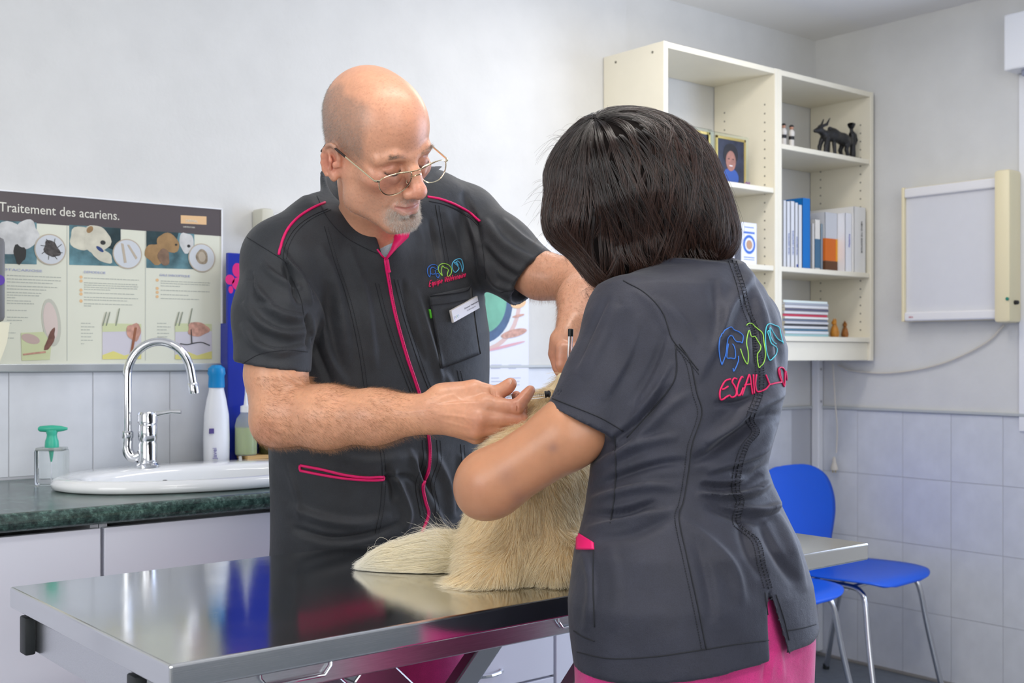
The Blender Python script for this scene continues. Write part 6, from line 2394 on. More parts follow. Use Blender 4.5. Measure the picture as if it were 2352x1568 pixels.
# --- name badge: a thing of its own, pinned on the pocket
tl, tr, br, bl_ = (1027, 712), (1086, 681), (1092, 706), (1033, 741)
qd = drape([tl, tr], bvh, .007, 4)
cor3 = []
for c_ in (tl, tr, br, bl_):
    q = drape([c_, (c_[0] + .1, c_[1])], bvh, .0095, 1, curve=False)
    cor3.append(q[0])
cor3 = np.array(cor3)
cen = cor3.mean(0)
ex = (cor3[1] + cor3[2] - cor3[0] - cor3[3]); W_ = np.linalg.norm(ex) / 2; ex /= np.linalg.norm(ex)
ez = (cor3[0] + cor3[1] - cor3[2] - cor3[3]); ez -= ex * (ez @ ex); H_ = np.linalg.norm(cor3[0] - cor3[3]); ez /= np.linalg.norm(ez)
xw, zw = Vector(c2w(ex)), Vector(c2w(ez))
M = frame_m(c2w(cen), xw, zw)
bd = thing('name_badge', 'white rectangular name badge pinned on the chest pocket', 'badge', tuple(c2w(cen)))
MB().box(-W_ / 2, W_ / 2, -H_ / 2, H_ / 2, -.0035, .0012, .0012, M).build('badge_case', mat('badge_clear_edge', srgb(190, 186, 184), .2), bd)
MB().box(-W_ / 2 + .002, W_ / 2 - .002, -H_ / 2 + .001, H_ / 2 - .001, .0012, .0017, 0, M).build('badge_card', m_box, bd)
m_bi = mat('badge_ink', srgb(80, 80, 96), .5)
text_obj('badge_lettering', 'Docteur Vétérinaire', .0045, m_bi, bd, M @ Matrix.Translation((-.004, .001, .0019)), .0001, width=W_ * .52)
text_obj('badge_lettering', 'Clinique', .0042, mat('badge_ink_light', srgb(140, 140, 150), .5), bd, M @ Matrix.Translation((.002, -.005, .0019)), .0001, width=W_ * .32)
for i, c_ in enumerate('bgc'):
    MB().tube([tuple(M @ Vector((-W_ * .42 + .0052 * i + .0021 * math.cos(t * .9), -.0045 + .0028 * math.sin(t * .9), .0020))) for t in range(6)], .0002, 4).build('badge_logo', LC[c_], bd)

# ------------------------------------------------------------------ trousers and shoes
S = Sdf((-.60, 2.05, .0), (.05, 2.68, .95), .006)
S.loft([(.78, -.28, 2.40, .175, .105), (.90, -.28, 2.40, .180, .108)], TA, .02)
for e in (-1, 1):
    X0, Y0 = -.28 + e * .088, 2.41 + e * .073
    S.chain([(X0, Y0, .80), (-.28 + e * .105, 2.42 + e * .086, .45), (-.28 + e * .110, 2.435 + e * .09, .07)], [.098, .078, .066], .03)
    S.apply(lambda x, y, z: .045 - z + 0 * x + 0 * y, (-.6, 2.05, 0), (.05, 2.68, .2), .003, 'i')
rP, rQ = S.mesh(1)
mesh_obj('trousers', c2w(rP), rQ, m_pink, man)
for e in (-1, 1):
    S = Sdf((-.56, 2.05, -.005), (.06, 2.70, .14), .004)
    c0 = np.array((-.28 + e * .110, 2.435 + e * .09, 0))
    fd = np.array((.637, -.771, 0))
    S.ell(c0 + (0, 0, .045), (.045, .045, .05), k=.02).chain([c0 + (0, 0, .045), c0 + fd * .08 + (0, 0, .04), c0 + fd * .15 + (0, 0, .032)], [.045, .04, .034], .03)
    S.apply(lambda x, y, z: .004 - z + 0 * x + 0 * y, (-.6, 2.0, 0), (.1, 2.8, .2), .003, 'i')
    sdf_obj('shoe', S, m_white, man)

# ================================================================== THE SYRINGE (held, a thing of its own)
s0, s1 = C(1136, 917, 1.966), C(1270, 903.5, 1.966)
ax = (s1 - s0) / np.linalg.norm(s1 - s0)
axw = c2w(ax)


def on_s(t): return tuple(c2w(s0 + ax * t))


Ls = float(np.linalg.norm(s1 - s0))
m_clr = mat('clear_polypropylene', (.96, .97, 1.0), .05, trans=1.0, ior=1.12)
sy = thing('syringe', 'small clear syringe with a black stopper between the man\'s fingers', 'syringe', on_s(Ls / 2))
MB().lathe([(.0056, .022), (.0060, .023), (.0060, Ls), (.0045, Ls + .003), (.0022, Ls + .005), (.0020, Ls + .011)], on_s(0), 24, tuple(axw)).build('barrel', m_clr, sy, True)
MB().lathe([(.010, .020), (.010, .0225)], on_s(0), 20, tuple(axw), sx=1.0, sy=.7).build('finger_flange', m_clr, sy, True)
MB().lathe([(.0048, Ls - .014), (.0052, Ls - .0135), (.0052, Ls - .011), (.0044, Ls - .0105), (.0044, Ls - .0085), (.0052, Ls - .008), (.0052, Ls - .0055), (.002, Ls - .0035)], on_s(0), 20, tuple(axw)).build('stopper', mat('black_stopper', srgb(26, 28, 34), .4), sy, True)
MB().lathe([(.0016, .004), (.0016, Ls - .014)], on_s(0), 10, tuple(axw)).build('plunger_rod', m_clr, sy, True)
MB().lathe([(.0030, Ls + .010), (.0032, Ls + .022), (.0010, Ls + .026), (.0004, Ls + .027), (.0004, Ls + .052)], on_s(0), 14, tuple(axw)).build('needle', mat('needle_steel', (.7, .72, .75), .2, 1), sy, True)
gm = MB()
upv = np.array((0, -.95, .30))
upv = upv - ax * (upv @ ax)
upv /= np.linalg.norm(upv)
for i in range(14):
    t = Ls - .016 - i * .0032
    if t < .06: break
    p = s0 + ax * t + upv * .0060
    q = s0 + ax * t + (upv * .6 + np.cross(ax, upv) * (.8 if i % 5 else 1.4)) / 1.3 * .0061
    gm.tube([tuple(c2w(p)), tuple(c2w((p + q) / 2 + upv * .0002)), tuple(c2w(q))], .00022, 4)
tag(gm.build('graduation_marks', m_drk, sy), kind='stuff')
# ================================================================== THE WOMAN
wo = thing('person', 'woman seen from behind with a dark bob and charcoal tunic, hugging the dog', 'person', tuple(c2w(np.array((.265, 1.66, 0.0)))))


def row(py, l, r, Y, b_, dl=0):
    c, h = (l + r) / 2, (r - l) / 2
    hp_ = h * Y / FPX
    a = math.sqrt(max(hp_ ** 2 - (.637 * b_) ** 2, 1e-6)) / .771
    return (EYE - (py - HOR) / FPX * Y, (c - 1176) / FPX * Y, Y, a, b_)


WROWS = [row(1560, 1320, 1915, 1.655, .130), row(1500, 1318, 1902, 1.655, .130), row(1355, 1308, 1878, 1.660, .130), row(1250, 1322, 1846, 1.668, .125), row(1150, 1350, 1792, 1.690, .112), row(1080, 1358, 1764, 1.70, .106),
         row(1000, 1358, 1782, 1.715, .112), row(900, 1368, 1808, 1.735, .118), row(800, 1380, 1812, 1.755, .118), row(720, 1385, 1788, 1.775, .110), row(660, 1395, 1752, 1.79, .100), row(612, 1500, 1700, 1.80, .070)]
SLw, SRw = C(1455, 742, 1.715), C(1700, 752, 1.92)
# bare body: arms, neck and head
FW = np.array((-.55, .62, -.56)); FW /= np.linalg.norm(FW)
SW = np.cross(FW, (0, 0, 1)); SW /= np.linalg.norm(SW)
SW = -SW if SW @ np.array((-.6, -.6, 0)) < 0 else SW
UW = np.cross(SW, FW)
if UW[2] < 0: SW = -SW; UW = -UW
RW = np.stack([SW, FW, UW], 1)
hw_ = Head(RW, C(1462, 462, 1.835), .93)
wP, wQ = hw_.build(.0028, [hw_.cam((0, -.03, 0)), C(1475, 560, 1.82), C(1545, 670, 1.80)], [.056, .048, .050])
wC = np.tile(np.array(srgb(196, 142, 112)), (len(wP), 1))
headW = (hw_.cam(wP), wQ, wC)
S = Sdf((-.10, 1.56, .93), (.24, 2.20, 1.26), .0024)
S.chain([C(1450, 760, 1.715), C(1402, 872, 1.69), C(1338, 970, 1.662), C(1300, 1000, 1.655), C(1135, 1108, 1.675)], [.046, .043, .0445, .0462, .0455], .02)
S.ell(C(1100, 1130, 1.69), (.030, .032, .034), k=.03)
S.chain([C(1128, 1106, 1.69), C(1200, 1075, 1.88), C(1300, 1020, 2.08)], [.042, .034, .026], .03)
S.ell(C(1330, 1030, 2.11), (.040, .030, .022), k=.02)
for i in range(4):
    finger(S, [C(1345, 1012 + i * 16, 2.11), C(1395, 1005 + i * 17, 2.10), C(1420, 1008 + i * 17, 2.075)], [.0095, .0082, .0070], .003)
finger(S, [C(1330, 1010, 2.10), C(1350, 975, 2.10), C(1370, 958, 2.09)], [.0105, .009, .008], .004)
uP, uQ = S.mesh(1)
uC = np.tile(np.array(srgb(192, 136, 102)), (len(uP), 1))
qu = to_px(uP)
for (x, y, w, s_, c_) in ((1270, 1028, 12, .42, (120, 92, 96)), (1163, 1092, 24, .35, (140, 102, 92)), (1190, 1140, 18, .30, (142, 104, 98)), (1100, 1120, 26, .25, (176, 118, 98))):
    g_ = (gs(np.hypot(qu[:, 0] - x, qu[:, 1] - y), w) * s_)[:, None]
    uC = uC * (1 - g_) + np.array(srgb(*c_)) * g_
S = Sdf((.12, 1.60, .98), (.48, 2.24, 1.32), .004)
S.chain([SRw, C(1690, 930, 2.06), C(1480, 960, 2.12)], [.046, .040, .028], .02)
S.ell(C(1450, 955, 2.11), (.04, .03, .02), k=.02)
for i in range(4):
    finger(S, [C(1435, 935 + i * 15, 2.11), C(1400, 930 + i * 15, 2.09)], [.009, .0075], .003)
finger(S, [C(1450, 930, 2.11), C(1425, 905, 2.10)], [.0100, .0085], .003)
vP, vQ = S.mesh(1)
S = Sdf((.0, 1.45, .0), (.55, 2.0, 1.40), .010)
S.loft([(z, x, y, a * .82, b_ * .8) for z, x, y, a, b_ in WROWS], TA, .02)
for e in (-1, 1):
    S.chain([(.262 + e * .070, 1.66 + e * .058, .78), (.262 + e * .085, 1.66 + e * .07, .45), (.262 + e * .09, 1.65 + e * .072, .10)], [.085, .055, .040], .03)
xP, xQ = S.mesh(1)
aa, bb_, cc = join_parts([headW, (uP, uQ, uC), (vP, vQ, uC[:1]), (xP, xQ, uC[:1])])
wb = mesh_obj('body', c2w(aa), bb_, m_skin_w, wo)
color_attr(wb, cc)

# ------------------------------------------------------------------ tunic
S = Sdf((.02, 1.46, .74), (.56, 2.06, 1.40), .0034)
S.loft(WROWS[1:], TA, .02, p=2.15)
S.chain([C(1560, 700, 1.80), SLw], [.060, .066], .06).chain([C(1640, 672, 1.84), SRw], [.052, .062], .05)
S.chain([SRw, C(1690, 870, 2.00)], [.062, .056], .03)
# the near sleeve ends on a line from (1253,930) to (1425,1010)
h0 = C(1338, 970, 1.66)
e1_ = C(1425, 1010, 1.66) - C(1253, 930, 1.66)
e1_ /= np.linalg.norm(e1_)
hnrm = np.array((e1_[2], 0, -e1_[0]))
if hnrm[2] > 0: hnrm = -hnrm
S2 = S.twin()
S2.chain([SLw, C(1402, 870, 1.685), C(1332, 1000, 1.655)], [.066, .0595, .0625], .03)
S2.plane(h0, hnrm, .003)
S2.cone(C(1350, 950, 1.665), C(1290, 1070, 1.646), .052, .0570, .003, 's')
S.merge(S2, .020)
# hem: cut along a gently sloping line, with a vent on the right
S.apply(lambda x, y, z: .792 + (x - .10) * .07 - z + 0 * y, (0, 1.4, .72), (.6, 2.1, .90), .003, 'i')
zt_ = C(1765, 1352, 1.60)[2]


def vent(x, y, z):
    px = 1176 + FPX * x / y
    py = HOR - FPX * (z - EYE) / y
    w = np.clip((py - 1352) / 120, 0, 1.6)
    xl, xr = 1765 + 4 * w, 1765 + 36 * w
    return np.maximum(np.maximum((xl - px) * .0006, (px - xr) * .0006), np.maximum(z - zt_, y - 1.70))


S.apply(vent, (.28, 1.45, .72), (.50, 1.70, .93), .002, 's')
# neck hole
S.cone(C(1500, 590, 1.82), C(1450, 520, 1.83), .056, .08, .004, 's')
gP, gQ = S.mesh(2)
FOLDS_W = [
    ([(1745, 600), (1690, 690), (1640, 790), (1600, 880)], 16, .005), ([(1700, 600), (1740, 680), (1770, 780), (1780, 860)], 12, .004), ([(1640, 640), (1650, 740), (1620, 830)], 12, -.004), ([(1725, 680), (1740, 760), (1735, 840)], 8, -.004),
    ([(1770, 690), (1795, 770), (1806, 850)], 9, .003), ([(1500, 680), (1560, 730), (1600, 790)], 12, .002),
    # the big bulge under the lettering
    ([(1810, 900), (1760, 920), (1710, 945), (1670, 985), (1620, 1020)], 13, .010), ([(1800, 950), (1745, 965), (1700, 1000), (1640, 1040), (1590, 1060)], 12, -.009), ([(1640, 925), (1700, 922), (1730, 912)], 8, -.005),
    ([(1780, 980), (1750, 1030), (1690, 1060), (1620, 1085)], 12, .007), ([(1785, 1040), (1740, 1085), (1680, 1095)], 10, -.006),
    ([(1600, 1130), (1660, 1140), (1730, 1128), (1768, 1105)], 8, .010), ([(1610, 1112), (1680, 1115), (1750, 1090)], 8, -.008), ([(1780, 1120), (1788, 1160), (1750, 1175), (1690, 1165)], 9, .007), ([(1620, 1160), (1700, 1185), (1760, 1200)], 10, -.005),
    ([(1770, 1150), (1800, 1210), (1830, 1290), (1850, 1360)], 12, .005), ([(1745, 1200), (1790, 1280), (1830, 1340)], 10, -.004), ([(1700, 1180), (1720, 1260), (1760, 1330)], 12, -.004),
    # side
    ([(1350, 1085), (1420, 1040), (1500, 1010), (1560, 1000)], 12, .005), ([(1355, 1125), (1430, 1090), (1520, 1065), (1580, 1060)], 12, -.005), ([(1352, 1150), (1420, 1130), (1500, 1115), (1570, 1120)], 11, .006),
    ([(1350, 1180), (1430, 1175), (1510, 1150)], 10, -.006), ([(1345, 1215), (1420, 1200), (1500, 1180), (1560, 1170)], 11, .005), ([(1370, 1240), (1450, 1225), (1540, 1190)], 12, -.004),
    ([(1560, 1190), (1640, 1250), (1690, 1310), (1710, 1390)], 16, .004), ([(1340, 1260), (1360, 1350), (1350, 1450)], 9, .003), ([(1400, 1250), (1420, 1350), (1410, 1450)], 16, .002), ([(1600, 1230), (1625, 1330), (1640, 1430)], 14, -.003),
    ([(1410, 1060), (1480, 990), (1540, 930), (1590, 900)], 12, .004), ([(1400, 1020), (1480, 950), (1545, 880)], 9, -.006),
    # sleeve
    ([(1420, 700), (1380, 790), (1340, 870)], 16, .004), ([(1470, 720), (1440, 820), (1380, 920)], 16, .003), ([(1530, 760), (1500, 840), (1450, 930)], 10, -.004), ([(1400, 680), (1360, 760), (1320, 850)], 8, -.003),
    ([(1545, 830), (1500, 910), (1440, 990)], 8, .004), ([(1450, 660), (1500, 700), (1540, 770)], 9, .002),
]
gP = add_folds(gP, gQ, FOLDS_W, 2.2)
gP = gP + vnormals(gP, gQ) * (noise3(gP, 30, 31) * .0020)[:, None]
mesh_obj('tunic', c2w(gP), gQ, m_tun2, wo)
bvw = bvh_of(gP, gQ)
SEW = [[(1682, 598), (1700, 650), (1715, 710), (1735, 760), (1738, 800), (1745, 850), (1742, 905), (1722, 960), (1735, 990), (1712, 1020), (1695, 1070), (1690, 1120), (1700, 1150), (1692, 1200), (1735, 1240), (1750, 1300), (1765, 1352)],
       [(1560, 790), (1585, 830), (1600, 900), (1612, 950), (1590, 1020), (1582, 1080), (1570, 1150), (1560, 1190), (1578, 1280), (1600, 1380), (1622, 1492)],
       [(1432, 645), (1480, 672), (1520, 715), (1540, 770), (1552, 790), (1580, 820), (1604, 850)], [(1552, 795), (1550, 870), (1500, 940), (1440, 1005)],
       [(1412, 1000), (1415, 1080), (1410, 1150), (1402, 1200)]]
sew('seam', SEW, bvw, .0009, m_thr, wo, 5, .0005, 8, kind='stuff')
stitches('seam_stitching', [[(p[0] - 9, p[1] + 2) for p in SEW[0]], [(p[0] + 9, p[1] + 2) for p in SEW[0]], [(p[0] - 10, p[1] + 2) for p in SEW[1]], [(p[0] + 3, p[1] + 12) for p in SEW[2][4:]]], bvw, .0007, m_thr, wo)
# puckered centre seam
pk_ = MB()
rs2 = np.random.RandomState(8)
q = np.array(drape(SEW[0], bvw, .0004, 14))
for i in range(2, len(q) - 2, 2):
    t = q[i + 1] - q[i - 1]
    if np.linalg.norm(t) > .03: continue
    t /= max(np.linalg.norm(t), 1e-6)
    sd_ = np.array((1.0, .2, .0)); sd_ -= t * (sd_ @ t); sd_ /= np.linalg.norm(sd_)
    l_ = .0048 + rs2.rand() * .002
    pk_.tube([tuple(c2w(q[i] - sd_ * l_ + t * .0012)), tuple(c2w(q[i])), tuple(c2w(q[i] + sd_ * l_ - t * .0012))], [.0004, .0013, .0004], 6)
tag(pk_.build('seam_puckers', m_tun2, wo, True), kind='stuff')
hem_w = [(1326, 1497), (1400, 1512), (1500, 1508), (1600, 1494), (1700, 1478), (1765, 1470)]
sew('hem_seam', [hem_w, [(1806, 1448), (1850, 1440), (1898, 1425)], [(1262, 912), (1320, 935), (1380, 960), (1432, 990)], [(1757, 1360), (1764, 1420), (1768, 1486)], [(1782, 1365), (1800, 1420), (1812, 1470)]], bvw, .0008, m_thr, wo, 5, .0005, 8, kind='stuff')
# side pocket with pink lining
sew('pocket_seam', [[(1364, 1262), (1362, 1340), (1366, 1440)], [(1318, 1448), (1340, 1462), (1366, 1472)]], bvw, .0009, m_thr, wo, 5, .0005, 6, kind='stuff')
pl_ = patch('pocket_lining', ((1327, 1222), (1364, 1246), (1365, 1262), (1326, 1262)), bvw, m_pip, wo, 8, 6, .0012, .0016)
# embroidery on the back
L8 = lambda pts: [(1600 + x / 6.03, 700 + y / 6.03) for x, y in pts]
sew('logo_dog_line', [L8([(345, 835), (318, 740), (300, 600), (315, 480), (370, 370), (430, 318), (475, 312), (510, 350), (570, 375), (620, 410), (640, 450), (625, 530), (600, 520), (550, 515), (515, 480), (490, 440), (455, 435), (425, 480), (410, 600), (395, 700), (345, 835)]),
                      L8([(435, 545), (420, 640), (415, 735), (470, 740), (525, 742), (530, 650), (515, 580), (490, 545)]), L8([(572, 710), (568, 790), (510, 920), (497, 880)])], bvw, .0008, LC['b'], wo, 6, .0012, 5)
sew('logo_cat_line', [L8([(600, 610), (640, 730), (692, 820), (710, 740), (705, 640), (688, 560), (690, 470), (720, 360), (750, 440), (805, 445), (850, 510), (885, 580), (870, 640), (838, 700), (850, 860), (880, 850), (925, 790), (945, 680), (925, 520), (910, 400), (850, 340), (800, 300), (760, 265), (715, 262), (685, 290)])], bvw, .0008, LC['g'], wo, 6, .0012, 5)
sew('logo_bird_line', [L8([(1190, 540), (1160, 420), (1135, 320), (1080, 290), (1005, 265), (960, 310), (945, 450), (955, 620), (985, 730), (1015, 768), (1080, 700), (1105, 640), (1095, 590), (1030, 540), (1000, 450), (978, 380), (1000, 365), (1020, 450), (1060, 520), (1095, 545)]),
                       L8([(1010, 400), (1010, 320), (1060, 400), (1120, 480), (1190, 520)])], bvw, .0008, mat('thread_turquoise', srgb(80, 195, 215), .6), wo, 6, .0012, 5)
ESC = [[(465, 1030), (400, 1050), (360, 1100), (318, 1200), (325, 1300), (380, 1290), (440, 1255)], [(430, 1130), (380, 1165), (345, 1175)],
       [(550, 1030), (510, 1020), (485, 1070), (520, 1130), (545, 1200), (530, 1260), (480, 1280), (445, 1250)],
       [(635, 1010), (615, 1000), (575, 1080), (550, 1180), (560, 1250), (600, 1240), (635, 1150)],
       [(620, 1255), (665, 1120), (700, 1020), (725, 970), (745, 1100), (765, 1240)], [(650, 1120), (690, 1105), (740, 1100)],
       [(778, 965), (780, 1100), (790, 1230)], [(820, 965), (805, 1100), (825, 1195), (880, 1200), (950, 1165), (1005, 1095)],
       [(950, 970), (985, 1060), (1010, 1100), (1080, 1085), (1165, 1070)], [(1165, 1070), (1130, 960), (1125, 890), (1165, 865), (1205, 900), (1210, 1000), (1205, 1130), (1160, 1010), (1140, 900)], [(1205, 1130), (1225, 920), (1240, 1040), (1252, 1150)]]
sew('logo_lettering', [L8(s) for s in ESC], bvw, .0013, LC['p'], wo, 6, .0012, 5)

# ------------------------------------------------------------------ trousers, shoes
S = Sdf((-.02, 1.42, .0), (.56, 1.94, .98), .005)
S.loft([(.72, .262, 1.655, .190, .118), (.80, .262, 1.658, .186, .118), (.93, .262, 1.665, .165, .11)], TA, .02)
for e in (-1, 1):
    S.chain([(.262 + e * .074, 1.655 + e * .061, .80), (.262 + e * .088, 1.655 + e * .072, .45), (.262 + e * .092, 1.65 + e * .074, .06)], [.104, .080, .068], .012)
S.apply(lambda x, y, z: .045 - z + 0 * x + 0 * y, (-.1, 1.4, 0), (.6, 2.0, .2), .003, 'i')
oP, oQ = S.mesh(1)
oP = add_folds(oP, oQ, [([(1775, 1480), (1765, 1520), (1755, 1575)], 8, -.006), ([(1350, 1530), (1355, 1575)], 12, .003), ([(1790, 1480), (1800, 1560)], 8, .003)])
mesh_obj('trousers', c2w(oP), oQ, m_pink, wo)
for e in (-1, 1):
    S = Sdf((.0, 1.45, -.005), (.50, 1.99, .12), .004)
    c0 = np.array((.262 + e * .092, 1.65 + e * .074, 0))
    fd = np.array((-.637, .771, 0))
    S.ell(c0 + (0, 0, .042), (.040, .040, .045), k=.02).chain([c0 + (0, 0, .04), c0 + fd * .07 + (0, 0, .036), c0 + fd * .13 + (0, 0, .030)], [.040, .036, .030], .03)
    S.apply(lambda x, y, z: .004 - z + 0 * x + 0 * y, (-.6, 1.3, 0), (1, 2.8, .2), .003, 'i')
    sdf_obj('shoe', S, m_white, wo)

# ------------------------------------------------------------------ hair: a bob built from a core and some thousand strands
S = Sdf((-.02, 1.66, 1.26), (.37, 2.02, 1.62), .0034)
S.ell(C(1430, 392, 1.835), (.104, .118, .090), k=.03)
S.ell(C(1500, 432, 1.825), (.100, .112, .100), k=.03)
S.ell(C(1575, 500, 1.815), (.068, .090, .066), k=.03)
S.ell(C(1628, 548, 1.805), (.038, .062, .036), k=.03)
S.chain([C(1340, 420, 1.80), C(1330, 500, 1.79), C(1385, 590, 1.79), C(1418, 628, 1.79)], [.052, .042, .026, .012], .03)
S.chain([C(1480, 480, 1.80), C(1500, 560, 1.79)], [.085, .052], .03)
hP, hQ = S.mesh(3)
m_hair = hair_mat('dark_brown_hair', srgb(27, 21, 19), srgb(74, 50, 40), .24, .6, .8)
core = mesh_obj('hair_core', c2w(hP), hQ, mat('hair_core_brown', srgb(20, 16, 15), .9, spec=.1), wo)
bvhh = bvh_of(hP, hQ)
rs3 = np.random.RandomState(12)
hN = vnormals(hP, hQ)
CR = C(1372, 285, 1.775)         # the parting's end, where the hair radiates from
CR2 = C(1300, 345, 1.80)
hc_ = C(1480, 440, 1.83)


def hair_line(start, nseg, L, lift, jit):
    """walk over the core: away from the parting, then falling"""
    p = Vector(start)
    pts = [p.copy()]
    stp = L / (nseg - 1)
    vel = None
    for i in range(nseg - 1):
        co, n, idx, d = bvhh.find_nearest(p)
        if n is None: break
        out = Vector(n)
        if (p - Vector(hc_)).dot(out) < 0: out = -out
        away = (p - Vector(CR))
        away.normalize()
        dn = Vector((jit[0] * .25 - .10 * (1 if p.x < .10 else 0), jit[1] * .2, -1))
        w = min(1, i / (nseg * .42))
        d_ = away * (1.15 - w) + dn * (.12 + 1.0 * w)
        d_ -= out * d_.dot(out)
        if d_.length < 1e-4: d_ = dn
        d_.normalize()
        vel = d_ if vel is None else (vel * .55 + d_ * .45).normalized()
        p = p + vel * stp
        co, n, idx, d = bvhh.find_nearest(p)
        out = Vector(n)
        if (p - co).dot(out) < 0 and (p - Vector(hc_)).dot(out) < 0: out = -out
        tgt = co + out * lift
        bottom = p.z < 1.352 and (p - co).dot(out) > -.004 and co.z > p.z - .002
        if not bottom:
            p = p.lerp(tgt, .85)
        pts.append(p.copy())
    return [np.array(q) for q in pts]


NS = 26
guides = []
src_ = []
cand, cn = sample_surface(hP, hQ, 5200, lambda c: np.clip((c[:, 2] - 1.40) / .05, .02, 1), rs3)
for i in range(2300):
    # root: mostly from the parting line, some from all over the crown
    if i < 1250:
        t = rs3.rand()
        base = CR * (1 - t) + CR2 * t + rs3.normal(0, .006, 3)
        base = base + (C(1440, 262, 1.80) - CR) * max(0, rs3.rand() * 1.5 - .5)
        L = .235 + rs3.rand() * .085
    else:
        base = cand[i]
        L = .10 + rs3.rand() * .10
    co, n, idx, d = bvhh.find_nearest(Vector(base))
    out = Vector(n)
    if (co - Vector(hc_)).dot(out) < 0: out = -out
    lift = .0008 + rs3.rand() * .0045
    g = hair_line(np.array(co + out * lift), NS, L, lift, rs3.normal(0, 1, 2))
    if len(g) == NS: guides.append(g)
GD = np.array(guides)
reps = 11
A = np.repeat(GD, reps, 0)
n = len(A)
tt = np.linspace(0, 1, NS)[None, :, None]
off = rs3.normal(0, .0022, (n, 1, 3)) * (.35 + .65 * tt) + rs3.normal(0, .0014, (n, 1, 3)) * tt ** 2
wv = np.sin(tt * (3 + rs3.rand(n, 1, 1) * 3) + rs3.rand(n, 1, 1) * 6) * rs3.normal(0, .0010, (n, 1, 3))
A = A + off + wv
strands('hair', None, c2w(A), NS, m_hair, wo, np.full(n, .00024), .3)
# loose flyaway hairs
fl = []
for i in range(90):
    t = rs3.rand()
    base = CR * (1 - t) + CR2 * t + rs3.normal(0, .010, 3)
    if i % 3 == 0: base = C(rs3.uniform(1262, 1300), rs3.uniform(400, 560), 1.79)
    co, n_, idx, d = bvhh.find_nearest(Vector(base))
    out = Vector(n_)
    if (co - Vector(hc_)).dot(out) < 0: out = -out
    p = np.array(co)
    o = np.array(out) * rs3.uniform(.2, .9) + rs3.normal(0, .4, 3) + np.array((-.3, -.2, .3))
    o /= np.linalg.norm(o)
    L = rs3.uniform(.015, .055)
    fall = rs3.uniform(.4, 1.4)
    fl.append([p + o * L * s_ + np.array((-.1, 0, -1)) * L * fall * s_ ** 2 for s_ in np.linspace(0, 1, 10)])
strands('flyaway_hair', None, c2w(np.array(fl)), 10, m_hair, wo, np.full(len(fl), .00013), .5)
# wisps at the lower left tips and across the back
ws = []
for i in range(420):
    x0, y0 = (rs3.uniform(1285, 1400), 0) if i < 260 else (rs3.uniform(1400, 1640), 1)
    if y0 == 0:
        y0 = 560 + (x0 - 1285) * .62 + rs3.normal(0, 8)
        d_ = np.array((.20 + rs3.normal(0, .15), 0 + rs3.normal(0, .1), -1)) * rs3.uniform(.02, .05)
        st = C(x0, y0 - 30, 1.785)
    else:
        y0 = 585 + rs3.normal(0, 8)
        d_ = np.array((.05 + rs3.normal(0, .12), -.1, -1)) * rs3.uniform(.015, .03)
        st = C(x0, y0 - 20, 1.745)
    ws.append([st + d_ * s_ + np.array((.010, 0, 0)) * s_ ** 2 for s_ in np.linspace(0, 1, 8)])
strands('hair_wisps', None, c2w(np.array(ws)), 8, m_hair, wo, np.full(len(ws), .00018), .3)

# pen at her chest
q0, q1 = C(1311, 756, 1.83), C(1308, 836, 1.83)
pn = thing('pen', 'clear ballpoint pen with black end standing at the woman\'s chest', 'pen', tuple(c2w((q0 + q1) / 2)))
axp = tuple(c2w((q0 - q1) / np.linalg.norm(q0 - q1)))
Lp = float(np.linalg.norm(q0 - q1))
MB().lathe([(.0038, 0), (.0038, Lp - .010)], tuple(c2w(q1)), 12, axp).build('barrel', m_clr, pn, True)
MB().lathe([(.0006, 0), (.0006, Lp - .010)], tuple(c2w(q1)), 8, axp).build('ink_tube', m_drk, pn, True)
MB().lathe([(.0042, Lp - .011), (.0044, Lp - .009), (.0044, Lp), (.0030, Lp + .001)], tuple(c2w(q1)), 12, axp).build('end_cap', m_blkp, pn, True)
MB().lathe([(.0044, -.012), (.0044, 0)], tuple(c2w(q1)), 12, axp).build('grip', m_pip, pn, True)

# ================================================================== THE DOG
dog = thing('dog', 'fluffy cream dog sitting on the table with its back turned', 'dog', tuple(c2w(C(1200, 1340, 1.93) * np.array((1, 1, 0)) + np.array((0, 0, .8605)))))
S = Sdf((-.13, 1.70, .858), (.26, 2.20, 1.26), .0040)
S.ell(C(1190, 1262, 1.925), (.078, .100, .078), k=.03)
S.ell(C(1142, 1300, 1.865), (.050, .080, .046), k=.04)
S.ell(C(1285, 1290, 1.875), (.062, .085, .055), k=.04)
S.chain([C(1205, 1230, 1.93), C(1228, 1112, 1.955), C(1262, 1010, 2.02), C(1318, 930, 2.08)], [.080, .090, .070, .050], .05)
S.ell(C(1350, 905, 2.09), (.048, .055, .045), k=.03)               # head, turned away
S.chain([C(1345, 905, 2.06), C(1352, 925, 2.12)], [.030, .018], .02)
for e in (-1, 1):
    S.chain([C(1340, 870, 2.03) + (e * .035, 0, 0), C(1340, 885, 2.05) + (e * .052, 0, -.02)], [.012, .008], .01)
    S.chain([C(1290 + e * 45, 1050, 2.06), C(1290 + e * 40, 1180, 2.10), C(1292 + e * 40, 1245, 2.11)], [.036, .022, .018], .02)
    S.chain([C(1292 + e * 40, 1240, 2.105), C(1292 + e * 40, 1238, 2.15)], [.018, .016], .01)
S.ell(C(1100, 1338, 1.84), (.040, .060, .020), k=.02)
S.apply(lambda x, y, z: .8625 - z + 0 * x + 0 * y, (-.2, 1.6, .85), (.3, 2.3, .9), .004, 'i')
dP, dQ = S.mesh(1)
m_furb = mat('fur_skin_cream', srgb(226, 208, 172), .9)
mesh_obj('body', c2w(dP), dQ, m_furb, dog)
S = Sdf((-.26, 1.86, .858), (-.03, 2.02, .94), .003)
